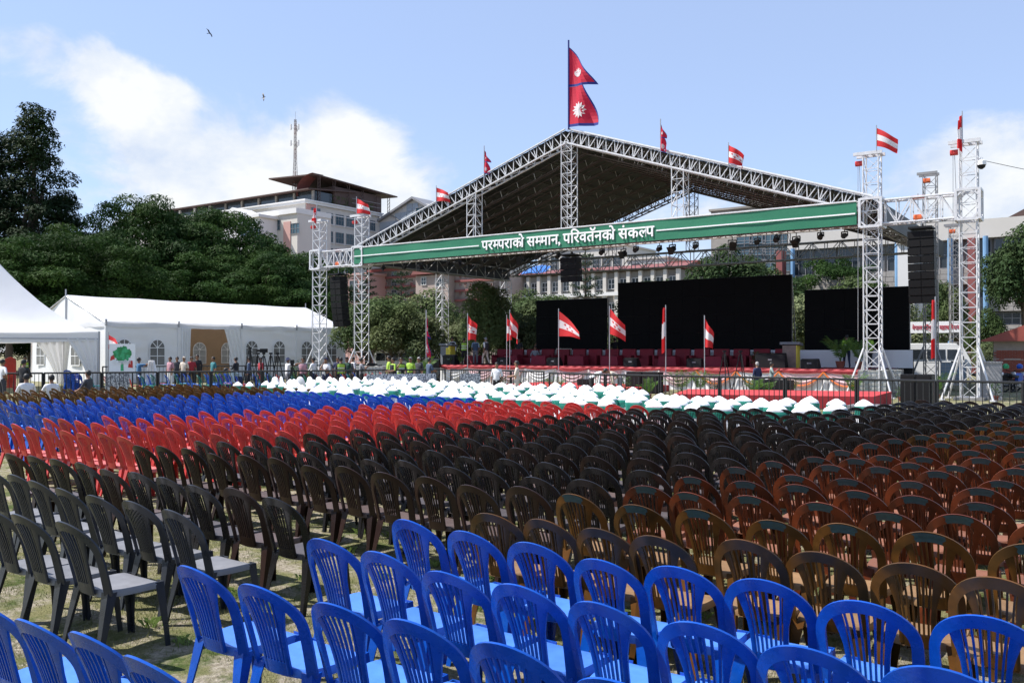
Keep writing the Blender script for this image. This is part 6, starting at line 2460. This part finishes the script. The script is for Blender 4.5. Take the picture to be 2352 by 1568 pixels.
for i, (u, Z, s, sz, T, lab) in enumerate(((1520, 84, 1.0, .90, T_r[0], 'green tree over the left part of the middle screen'), (1600, 80, 1.0, .93, T_b[1], 'bright green tree just above the middle screen'), (1680, 82, 1.15, 1.12, T_r[1], 'large glossy tree above the middle screen'),
                                       (1745, 80, .95, .95, T_r[0], 'glossy tree above the right end of the middle screen'), (1850, 66, 1.15, 1.15, T_p[0], 'pale bushy tree between middle and right screens'), (1905, 66, 1.2, 1.2, T_p[1], 'pale bushy tree above the right screen'),
                                       (2040, 66, 1.1, 1.1, T_p[0], 'pale bushy tree at the right end of the right screen'), (1960, 68, 1.15, 1.15, T_b[0], 'bushy tree behind the right front tower'))):
    T.put(at_h(u, 805, 0, Z), lab, s, rnd(0, 6), GR, sz)
T_j[0].put(at_h(1930, 805, 0, 84), 'dark feathery tree before the concrete building', .78, .5, None, .86)
T_r[0].put(at_h(2352, 805, 0, 60), 'large dark tree at the right edge of the picture', .62, 1.5, 'trees on the right', .98)
T_r[1].put(at_h(2420, 805, 0, 58), 'dark tree cut by the right picture edge', .8, 2.5, 'trees on the right', 1.1)
T_b[1].put(at_h(2170, 805, 0, 72), 'slim tree behind the far right tower', .6, 2.5, 'trees on the right', 1.2)
T_b[0].put(at_h(2266, 805, 0, 62), 'bushy tree between the far right tower and the gatehouse', .5, 2.9, 'trees on the right', .75)
T_p[1].put(at_h(2275, 805, 0, 60), 'small yellow-green bush beside the gatehouse', .5, 2.9, 'trees on the right', .5)
# far treeline that closes the horizon
random.seed(9)
lob = [((x + rnd(-4, 4), 172 + rnd(-12, 12), rnd(2, 6.5)), rnd(4, 7), 4, rnd(2.5, 4)) for x in range(-330, 90, 5)]
ft = leafcards(lob, 26000, 1.0)
ft.materials.append(LM['jac'])
tag(link('far_treeline', ft), 'far line of trees along the horizon', kind='stuff')
# iron fence behind the left trees
rf_ = MB()
a, c = atZ(800, 805, 66), atZ(1240, 805, 70)
t = empty('iron_railing', (a.x, a.y, 0), atan2(c.y - a.y, c.x - a.x))
L_ = (Vector((c.x, c.y, 0)) - Vector((a.x, a.y, 0))).length
MB().box((L_ / 2, 0, .5), (L_, .2, 1.0)).build('base_wall', M_mortar, t)
MB().tube([(0, 0, 2.2), (L_, 0, 2.2)], .03, 4).tube([(0, 0, 1.2), (L_, 0, 1.2)], .03, 4).build('rail', M_iron, t)
bar_ = MB().tube([(0, 0, 1.0), (0, 0, 2.4)], .02, 4).mesh('railing_bar', [M_iron])
for k in range(int(L_ / .16)):
    link('railing_bar', bar_, t, (k * .16, 0, 0))
tag(t, 'dark iron railing running behind the trees left of the stage', 'fence')

# ================================================================ BUILDINGS
M_bwhite = mat('white_render_wall', (.62, .61, .60), .8, .06, .3)
M_bcream = mat('cream_render_wall', (.52, .49, .45), .8, .08, .25)
M_bpink = mat('pink_render_wall', (.46, .27, .24), .8, .08, .3)
M_bstone = mat('grey_stone_cladding', (.30, .28, .26), .85, .3, 1.6)
M_bconc = mat('weathered_concrete', (.29, .268, .24), .9, .25, .4, col2=(.19, .175, .16))
M_brickred = mat('brick_red_wall', (.24, .075, .07), .85, .25, .7)
M_stained = mat('stained_plaster', (.34, .27, .24), .9, .3, .35, col2=(.16, .125, .11), c2lo=.5, c2hi=.62)
M_bglass = mat('blue_window_glass', (.045, .085, .11), .12, .25, .25, spec=.7)
M_darkglass = mat('dark_pane_glass', (.03, .038, .045), .15, .3, .3, spec=.6)
M_rooftin = mat('rusty_brown_roof', (.075, .042, .034), .7, .3, .4)
M_redtin = mat('faded_red_roof', (.19, .062, .055), .7, .3, .3)
M_bluepipe = mat('blue_pipe', (.16, .30, .48), .5, .12, 1)
M_tile = mat('reflective_wall_tile', (.36, .40, .44), .25, .2, .15, spec=.6)
M_tarp = mat('blue_tarpaulin', (.03, .13, .42), .5, .2, .8, bump=.5, bscale=2)


def facade_y(root, Y, x0, x1, z0, z1, m, name='wall'):
    return MB().span((x0, Y, z0), (x1, Y + .3, z1)).build(name, m, root)


WINM = {}
def win(root, kind, c, w, h, gm, fm=None, depth=.0, nx=2, nz=2):
    """window in a wall facing -Y ('y') or +X ('x'): frame with a recessed pane and glazing bars"""
    key = (kind, round(w, 2), round(h, 2), gm.name, nx, nz)
    if key not in WINM:
        def P(a, d, z):
            return Vector((a, -d, z)) if kind == 'y' else Vector((d, a, z))
        def bx(b, a0, a1, z0, z1, d0, d1):
            b.prism([(a0, z0), (a1, z0), (a1, z1), (a0, z1)], lambda a, z, d: P(a, d, z), d0, d1)
        b = MB()
        f = .07
        bx(b, -w / 2, w / 2, h / 2 - f, h / 2, 0, .1)
        bx(b, -w / 2, w / 2, -h / 2, -h / 2 + f, 0, .12)
        bx(b, -w / 2, -w / 2 + f, -h / 2 + f, h / 2 - f, 0, .1)
        bx(b, w / 2 - f, w / 2, -h / 2 + f, h / 2 - f, 0, .1)
        for i in range(1, nx):
            x = -w / 2 + w * i / nx
            bx(b, x - .03, x + .03, -h / 2 + f, h / 2 - f, .02, .08)
        for j in range(1, nz):
            z = -h / 2 + h * j / nz
            bx(b, -w / 2 + f, w / 2 - f, z - .03, z + .03, .015, .07)
        p = MB()
        bx(p, -w / 2 + f, w / 2 - f, -h / 2 + f, h / 2 - f, .004, .02)
        WINM[key] = (b.mesh('window', [fm or M_darkframe]), p.mesh('pane', [gm]))
    o = link('window', WINM[key][0], root, c)
    link('pane', WINM[key][1], o)
M_darkframe = mat('aluminium_frame', (.22, .22, .23), .5, .1, 2)

# ---- white hospital block behind the left towers
BY0 = 112.0
cx_ = at(701, 458, BY0)
hb = empty('hospital_building')
X0, ZT = cx_.x, cx_.z
Ye = onx(872, 490, X0).y
XLF = at(262, 489, BY0).x
MB().span((XLF, BY0, 0), (X0, Ye, ZT - .7)).build('wall', M_bcream, hb)
MB().span((XLF - .4, BY0 - .45, ZT - .7), (X0 + .45, Ye + .4, ZT - .25)).span((XLF - .6, BY0 - .65, ZT - .25), (X0 + .65, Ye + .6, ZT)).build('cornice', M_bwhite, hb)
MB().span((X0 + .003, BY0 + .2, 0), (X0 + .15, BY0 + 2.6, ZT - .75)).build('corner_pier', M_bpink, hb)
MB().span((at(690, 500, BY0 - .2).x, BY0 - .3, 0), (X0 - .05, BY0 - .003, ZT - 2.6)).build('corner_pier', M_bpink, hb)
for vz in (.25, .46, .67, .88):
    pass
flo = [(at(701, v, BY0).z) for v in (512, 551, 590, 632, 676)]
def yon(u):
    return onx(u, 500, X0).y
for zi, v in enumerate((507, 550, 590, 630, 670)):
    for u0, u1 in ((712, 735), (749, 765), (770, 790), (794, 815), (849, 862)):
        y0_, y1_ = yon(u0), yon(u1)
        y = (y0_ + y1_) / 2
        z = at(701, v, BY0).z + 1.2
        strip_ = u0 == 712
        win(hb, 'x', (X0 + (.16 if strip_ else .01), y, z), (y1_ - y0_) * .92, 2.1 if not strip_ else 3.0, M_bglass, None, 0, 3, 2)
        if not strip_:
            MB().span((X0 + .003, y0_ - .1, z - 1.25), (X0 + .25, y1_ + .1, z - 1.12)).build('sill', M_bwhite, hb)
MB().span((X0 + .003, BY0 + 3.0, ZT - 2.2), (X0 + .1, Ye - .5, ZT - 2.0)).build('string_course', M_bwhite, hb)
MB().span((X0 + .02, yon(857) + 2.6, 0), (X0 + .4, Ye + .2, ZT - 1.0)).build('end_pier', M_bpink, hb)
# lower front wing with pediment and pink piers
WY = 104.0
wl, wr = at(540, 500, WY), at(683, 500, WY)
wz = at(600, 489, WY).z
MB().span((wl.x, WY, 0), (wr.x, BY0 - .01, wz)).build('front_wing', M_bcream, hb)
MB().span((wl.x - .3, WY - .35, wz - .9), (wr.x + .1, BY0 - .02, wz + .02)).build('wing_cornice', M_bwhite, hb)
for u, v in ((633, 518), (677, 525), (655, 600)):
    p = at(u, v, WY)
    win(hb, 'y', (p.x, WY - .01, p.z), 2.6, 1.9, M_bglass, None, 0, 3, 2)
MB().span((at(652, 500, WY).x, WY - .12, 0), (at(668, 500, WY).x, WY - .003, wz - 2.2)).build('pink_pier', M_bpink, hb)
pl, pr = at(455, 505, 100), at(596, 509, 100)
pz = at(525, 508, 100).z
MB().span((pl.x, 100, 0), (pr.x, WY - .01, pz)).build('portico', M_bwhite, hb)
MB().span((pl.x - .4, 99.5, pz), (pr.x + .4, WY, pz + .5)).build('portico_cornice', M_bwhite, hb)
mx = at(537, 500, 100).x
MB().prism([(mx - 4.2, pz + .5), (mx + 4.2, pz + .5), (mx, pz + 2.3)], lambda x, z, d: Vector((x, d, z)), 99.6, WY).build('pediment', M_bwhite, hb)
for u in (560, 575, 590):
    p = at(u, 525, 100)
    win(hb, 'y', (p.x, 99.99, p.z - .6), 1.6, 1.8, M_bglass, None, 0, 2, 2)
# dark attic storey and rusty roof canopies
az = ZT + .02
ax1 = at(745, 440, BY0 + 3).x
axl = at(350, 480, BY0 + 3).x
MB().span((axl, BY0 + 3, az - .5), (X0 - 1.0, BY0 + 12, az + 2.2)).build('attic', M_darkglass, hb)
for k in range(11):
    x = axl + (X0 - 1 - axl) * k / 10
    MB().span((x - .25, BY0 + 2.7, az - .4), (x + .25, BY0 + 3.0, az + 2.2)).build('attic_pier', M_bconc if k > 4 else M_bwhite, hb)
MB().prism([(0, 0), (13, 1.2), (13, 1.4), (0, .2)], lambda a, z, d: Vector((d, BY0 + .9 + a, az + 2.1 + z)), axl - 6, X0 - .2).build('attic_roof', M_rooftin, hb)
p0, p1 = at(707, 410, BY0 + 4), onx(924, 453, X0 + .5)
y1 = onx(905, 455, X0).y
rz0, rz1 = p0.z + .2, onx(905, 455, X0).z
MB().add([(X0 - .6, BY0 + 3, rz0), (X0 + 1.0, y1, rz1), (X0 - 14, y1, rz1 + .6), (X0 - 14, BY0 + 3, rz0 + .6),
          (X0 - .6, BY0 + 3, rz0 + .25), (X0 + 1.0, y1, rz1 + .25), (X0 - 14, y1, rz1 + .85), (X0 - 14, BY0 + 3, rz0 + .85)],
         [(0, 1, 2, 3), (7, 6, 5, 4), (0, 4, 5, 1), (1, 5, 6, 2), (2, 6, 7, 3), (3, 7, 4, 0)]).build('canopy_roof', M_rooftin, hb)
def vault(u, v):
    a = u * R(100)
    return Vector((X0 - .8 - 4.6 * sin(a) * 1.0, BY0 + 2.5 + 3 * v, rz0 + .35 - 4.6 * (1 - cos(a)) * .75))
MB().grid(vault, 10, 2).build('curved_roof_end', M_redtin, hb, smooth=60)
MB().span((X0 - 14, BY0 + 8, az), (X0 - .8, y1 - 3, rz1)).build('penthouse_wall', M_rooftin, hb)
for k in range(6):
    y = BY0 + 4 + (y1 - BY0 - 5) * k / 5
    z_ = rz0 + (rz1 - rz0) * (y - BY0 - 3) / (y1 - BY0 - 3)
    b = MB()
    for dx in (-.3, .3):
        b.tube([(X0 - .6 + dx, y, az), (X0 - .6 + dx, y, z_)], .06, 4)
    for q in range(int((z_ - az) / .7)):
        b.tube([(X0 - .9, y, az + .7 * q), (X0 - .3, y, az + .7 * q + .7)], .04, 4)
    b.build('canopy_post', M_rooftin, hb)
random.seed(3)
b = MB()
for k in range(900):
    y = rnd(yon(770), Ye - 1)
    z = az + rnd(.1, 2.0)
    s = rnd(.06, .16)
    x = X0 - .9 + rnd(-.2, .2)
    b.add([(x, y - s, z), (x + .05, y, z - s), (x, y + s, z), (x + .05, y, z + s)], [(0, 1, 2, 3)])
b.build('climbing_plants', LM['broad'], hb, fix=False)
b = MB()
for z in (1.0, 1.9):
    b.tube([(X0 + .2, BY0 + 12, az + z), (X0 + .2, Ye, az + z)], .04, 4)
b.build('roof_railing', M_galv, hb)
tag(hb, 'large white hospital building with blue windows and a rusty roof canopy', 'building')
sb = empty('rooftop_block')
p = at(300, 475, 128)
MB().span((at(262, 489, 128).x, 128, 0), (at(390, 480, 128).x, 140, at(320, 500, 128).z)).build('wall', M_bwhite, sb)
MB().prism([(-8, 0), (8, 0), (8.6, .1), (0, 1.5), (-8.6, .1)], lambda x, z, d: Vector((at(335, 480, 128).x + x, d, at(335, 492, 128).z + z)), 127.5, 140).build('roof', M_redtin, sb)
tag(sb, 'low white block with a red tin roof behind the feathery trees', 'building')

# ---- radio mast
rm = empty('radio_mast', (at(678, 430, 118).x, 118, ZT))
zt_ = at(679, 275, 118).z - ZT
for k in range(4):
    sx, sy = (-1, 1, 1, -1)[k], (-1, -1, 1, 1)[k]
    MB().tube([(sx * .5, sy * .5, 0), (sx * .2, sy * .2, zt_ * .55), (sx * .15, sy * .15, zt_)], .045, 4).build('leg', M_rooftin, rm)
n = 22
for i in range(n):
    z0, z1 = zt_ * i / n, zt_ * (i + 1) / n
    w0 = .5 - .32 * min(1, i / n / .55)
    w1 = .5 - .32 * min(1, (i + 1) / n / .55)
    b = MB()
    for k in range(4):
        sx, sy = (-1, 1, 1, -1)[k], (-1, -1, 1, 1)[k]
        qx, qy = (-1, 1, 1, -1)[(k + 1) % 4], (-1, -1, 1, 1)[(k + 1) % 4]
        b.tube([(sx * w0, sy * w0, z0), (qx * w1, qy * w1, z1)], .026, 4).tube([(sx * w1, sy * w1, z1), (qx * w1, qy * w1, z1)], .026, 4)
    b.build('lattice_section', M_redtin if i % 6 < 3 else M_galv, rm)
for z in (.72, .90):
    for k in range(3):
        a = 2 * pi * k / 3
        MB().tube([(0, 0, zt_ * z), (cos(a) * .9, sin(a) * .9, zt_ * z)], .04, 4).box((cos(a) * .9, sin(a) * .9, zt_ * z + .2), (.25, .25, 1.1)).build('antenna', M_bwhite, rm)
MB().tube([(0, 0, zt_), (0, 0, zt_ + 1.6)], .03, 4).build('rod', M_galv, rm)
tag(rm, 'red and white lattice radio mast on the hospital roof', 'mast')

# ---- glass gabled building
gb_ = empty('glass_gable_building')
GY = 132
gl, gr, ga = at(868, 505, GY), at(1040, 505, GY), at(950, 452, GY)
MB().prism([(gl.x, 0), (gr.x, 0), (gr.x, gl.z - .5), (ga.x, ga.z - .5), (gl.x, gl.z - .5)], lambda x, z, d: Vector((x, d, z)), GY + .2, GY + 26).build('wall', M_bcream, gb_)
ts = 1.55
tm = MB().box((0, 0, 0), (ts - .07, .1, ts - .07)).mesh('facade_tile', [M_tile])
k = 0
z = 6.0
while z < ga.z:
    x = gl.x + ts / 2
    while x < gr.x:
        lim = gl.z - .6 + (ga.z - gl.z) * (1 - abs(x - ga.x) / (ga.x - gl.x))
        if z + ts * .5 < lim and k < 300:
            link('facade_tile', tm, gb_, (x, GY + .12 + .02 * ((k * 7) % 3), z))
            k += 1
        x += ts
    z += ts
for s, e in ((gl, ga), (gr, ga)):
    MB().prism([(s.x + (-1.2 if s is gl else 1.2), s.z - .7), (e.x, e.z), (e.x, e.z - .45), (s.x + (-1.2 if s is gl else 1.2), s.z - 1.15)], lambda x, z, d: Vector((x, d, z)), GY - .6, GY + 26).build('roof', M_darkframe, gb_)
for u, v in ((975, 490), (975, 540)):
    p = at(u, v, GY)
    win(gb_, 'y', (p.x, GY - .02, p.z), 4.4, 2.6, M_bglass, None, 0, 4, 2)
MB().tube([(at(905, 520, GY - .1).x + 5 * sin(R(a)) - 2, GY - .05, at(905, 560, GY).z + 6 * cos(R(a))) for a in range(-10, 100, 10)], .12, 5).build('arched_trim', M_galv, gb_)
tag(gb_, 'glass-tiled gabled building behind the left roof slope', 'building')

# ---- red and cream apartment block in the middle
ab = empty('apartment_block')
AY = 100
def A(u, v):
    return at(u, v, AY)
xA0, xA1 = A(845, 640).x, A(1150, 640).x
MB().span((xA0, AY, 0), (A(985, 640).x, AY + 14, A(900, 614).z)).build('wall', M_stained, ab)
MB().span((A(985, 640).x + .02, AY - 3, 0), (A(1060, 640).x, AY + 12, A(1020, 635).z)).build('wall', M_stained, ab)
MB().span((A(1060, 640).x + .02, AY - 1.5, 0), (xA1, AY + 14, A(1100, 630).z)).build('wall', M_stained, ab)
for v in (622, 640, 662, 684):
    MB().span((xA0 - .1, AY - .25, A(900, v).z), (A(985, 640).x - .02, AY - .003, A(900, v - 5).z)).build('red_band', M_brickred, ab)
    MB().span((A(1060, 640).x + .1, AY - 1.75, A(1100, v + 8).z), (xA1 + .05, AY - 1.503, A(1100, v + 3).z)).build('red_band', M_brickred, ab)
for u0, u1, z_ in ((845, 985, 612), (1060, 1150, 628)):
    MB().prism([(0, 0), (2.2, 1.0), (2.2, 1.1), (0, .12)], lambda a, z, d: Vector((d, AY - 2.4 + a, A(900, z_).z + z)), A(u0, 640).x, A(u1, 640).x).build('eave_roof', M_redtin, ab)
MB().prism([(A(980, 640).x, 0), (A(1065, 640).x, 0), (A(1050, 640).x, 1.6), (A(995, 640).x, 1.6)], lambda x, z, d: Vector((x, d, A(1000, 634).z + z)), AY - 3.6, AY + 12).build('roof', M_redtin, ab)
random.seed(8)
for u in range(862, 980, 20):
    for v in (631, 652, 673):
        p = A(u + 4, v)
        win(ab, 'y', (p.x, AY - .02, p.z), .75, .55, M_brickred, M_stained, 0, 1, 1) if (u // 20) % 3 else win(ab, 'y', (p.x, AY - .02, p.z), 1.1, 1.0, M_darkglass)
for u in range(1072, 1145, 12):
    for v in (637, 655, 674):
        p = A(u, v)
        win(ab, 'y', (p.x, AY - 1.52, p.z), .42, .5, M_brickred, M_stained, 0, 1, 1)
for u, v in ((1004, 649), (1040, 652), (1004, 690), (1040, 690)):
    p = A(u, v)
    win(ab, 'y', (p.x, AY - 3.02, p.z), 1.0 if u < 1020 else 1.6, 1.2, M_darkglass, M_bwhite)
tag(ab, 'red banded apartment block with stained plaster seen under the banner', 'building')

# ---- long white low building with red roof
lw = empty('long_white_building')
LY = 106
a_, c_ = at(1170, 640, LY), at(1560, 630, LY)
ztop = at(1300, 632, LY).z
MB().span((a_.x, LY, 0), (c_.x, LY + 10, ztop)).build('wall', M_bconc, lw)
MB().prism([(0, 0), (5, 2.6), (10.6, 0)], lambda a, z, d: Vector((d, LY - .8 + a, ztop + .1 + z * .45)), a_.x - .5, c_.x + .5).build('roof', M_redtin, lw)
for k in range(16):
    x = a_.x + (c_.x - a_.x) * k / 15
    MB().span((x - .25, LY - .5, 0), (x + .25, LY - .003, ztop)).build('column', M_bcream, lw)
    if k < 15:
        xm = x + (c_.x - a_.x) / 30
        win(lw, 'y', (xm, LY - .01, ztop - 1.6), 1.1, 1.4, M_darkglass, M_bwhite)
        win(lw, 'y', (xm, LY - .01, ztop - 5.0), 1.1, 1.6, M_darkglass, M_bwhite)
MB().span((a_.x, LY - .7, ztop - 3.2), (c_.x, LY - .51, ztop - 2.7)).build('ledge', M_bwhite, lw)
MB().grid(lambda u, v: Vector((at(1175, 620, LY).x + 4.2 * u, LY + 1.5 + 3 * v, ztop + .35 + 1.55 * v + .5 * sin(pi * u) * (1 - .4 * v) + .1 * noise.noise(Vector((u * 4, v * 4, 0))))), 12, 8).build('tarpaulin', M_tarp, lw, smooth=60, fix=False)
tag(lw, 'long white building with red tin roof and blue tarpaulin', 'building')

# ---- background town blocks under and beside the banner
def block(name, u0, u1, vt, Y, d, m, lab, wins, gm=M_darkglass, w=1.6, h=1.5, extra=None):
    t = empty(name)
    a, c = at(u0, vt, Y), at(u1, vt, Y)
    MB().span((a.x, Y, 0), (c.x, Y + d, a.z)).build('wall', m, t)
    MB().span((a.x - .25, Y - .25, a.z), (c.x + .25, Y + d, a.z + .3)).build('parapet', m, t)
    for u, v in wins:
        p = at(u, v, Y)
        win(t, 'y', (p.x, Y - .01, p.z), w, h, gm)
    if extra:
        extra(t, a, c, Y)
    tag(t, lab, 'building', 'town blocks behind the stage')
def ex1(t, a, c, Y):
    MB().span((a.x + 5, Y + 2, a.z + .31), (c.x - 4, Y + 8, a.z + 2.6)).build('stair_head', M_bconc, t)
    b = MB()
    for z in (.6, 1.2):
        b.tube([(a.x + 5, Y + 2, a.z + 2.6 + z), (c.x - 4, Y + 2, a.z + 2.6 + z)], .05, 4)
    for k in range(8):
        x = a.x + 5 + (c.x - a.x - 9) * k / 7
        b.tube([(x, Y + 2, a.z + 2.6), (x, Y + 2, a.z + 3.8)], .05, 4)
    b.build('railing', M_galv, t)
    MB().tube([(a.x + 9, Y + 4, a.z + 2.6), (a.x + 9, Y + 4, a.z + 4.2)], 1.0, 12).build('water_tank', M_black, t)
block('concrete_block', 1633, 1812, 486, 122, 16, M_bconc, 'grey concrete block with rooftop railing above the banner end', [(u, v) for u in (1710, 1740, 1770, 1798) for v in (553, 578, 604)], M_bglass, 2.4, 2.4, ex1)
block('brick_house', 1532, 1602, 606, 126, 10, M_brickred, 'narrow brick house under the banner right of the lettering', [(1548, 622), (1580, 622), (1565, 640)])
block('grey_house', 1602, 1660, 612, 128, 10, M_bconc, 'grey unfinished house beside the narrow brick house', [(1615, 630), (1640, 630)])
block('white_house', 1440, 1532, 598, 132, 10, M_bcream, 'pale house beneath the middle of the banner', [(1460, 615), (1490, 615), (1515, 615)])
block('cream_house', 1235, 1440, 580, 140, 12, M_bcream, 'wide cream building under the middle of the banner', [(u, v) for u in range(1250, 1435, 24) for v in (598, 618)])
block('pink_house', 700, 845, 640, 96, 10, M_bpink, 'pinkish building seen between the left towers', [(u, v) for u in (790, 812, 835) for v in (655, 680)])

# ---- grey stone hospital wing on the right
cw = empty('stone_clad_building')
CY = 88.0
def Cx(u):
    return at(u, 700, CY).x
def Cz(v, u=2080):
    return at(u, v, CY).z
x0, x1 = Cx(1810), Cx(2450)
top = at(2251, 504, CY).z
MB().span((x0, CY + .6, 0), (x1, CY + 18, top - .2)).build('wall', M_bconc, cw)
bands = [(504, 547, M_bcream), (614, 652, M_bstone), (683, 716, M_bstone), (747, 775, M_bstone)]
zb = []
for v0, v1, m in bands:
    za, zc_ = at(2251, v0, CY).z, at(2251, v1, CY).z
    zb.append((zc_, za))
    MB().span((x0, CY - .15, zc_), (x1, CY + .58, za)).build('cornice' if m is M_bcream else 'stone_band', m, cw)
# slabs of stone cladding on the bands, piece by piece
random.seed(14)
sl = MB().box((0, 0, 0), (1, .06, 1)).mesh('stone_slab', [M_bstone])
n = 0
for (z0, z1) in zb[1:]:
    rows_ = 3
    hh = (z1 - z0) / rows_
    for j in range(rows_):
        x = Cx(1812)
        while x < Cx(2380) and n < 300:
            w = rnd(.55, 1.1)
            o = link('stone_slab', sl, cw, (x + w / 2, CY - .165 + rnd(-.02, .012), z0 + hh * (j + .5)))
            o.scale = (w - .04, 1, hh - .04)
            x += w
            n += 1
for (a, c) in zip(zb, zb[1:]):
    z0, z1 = c[1], a[0]
    k = 0
    x = x0 + 1.3
    while x < x1 - 1:
        win(cw, 'y', (x, CY + .5, (z0 + z1) / 2), 2.0, z1 - z0 - .12, M_darkglass, None, 0, 3, 2)
        x += 2.25
for u in (1825, 2064, 2185, 2266, 2380):
    MB().tube([(Cx(u), CY - .55, 0), (Cx(u), CY - .55, zb[0][0] + .1)], .22, 10).build('blue_pipe', M_bluepipe, cw)
for u in (1800, 2240):
    MB().span((Cx(u) - .5, CY - .8, 0), (Cx(u) + .1, CY + .6, zb[0][0] - .01)).build('red_pier', M_brickred, cw)
MB().prism([(0, 0), (7, 0), (3.5, 1.8)], lambda x, z, d: Vector((Cx(2270) + x, d, top - .1 + z)), CY + 4, CY + 14).build('roof_shed', M_rooftin, cw)
MB().box((Cx(2322), CY - .35, at(2251, 612, CY).z + .5), (1.3, .5, .9)).build('air_conditioner', M_bwhite, cw)
tag(cw, 'grey stone-clad building with blue pipes and dark windows on the right', 'building')
# white wall piece seen left of the right speakers
wbk = empty('white_wall_house')
MB().span((at(2062, 700, 80).x, 80, 0), (at(2100, 700, 80).x, 84, at(2080, 560, 80).z)).build('wall', M_bwhite, wbk)
MB().span((at(2060, 700, 80).x, 79.8, at(2080, 560, 80).z), (at(2102, 700, 80).x, 84.2, at(2080, 556, 80).z)).build('parapet', M_bcream, wbk)
tag(wbk, 'narrow white wall standing left of the right hanging speakers', 'building')
# green-blue roof in front of it
# iron fence on the far right
a, c = at_h(2150, 805, 0, 64), at_h(2420, 805, 0, 56)
t = empty('iron_railing', (a.x, a.y, 0), atan2(c.y - a.y, c.x - a.x))
L_ = (c - a).length
MB().tube([(0, 0, 1.9), (L_, 0, 1.9)], .03, 4).tube([(0, 0, .4), (L_, 0, .4)], .03, 4).build('rail', M_iron, t)
for k in range(int(L_ / .15)):
    link('railing_bar', bar_, t, (k * .15, 0, -.4))
tag(t, 'dark iron railing behind the parked van and gatehouse', 'fence')
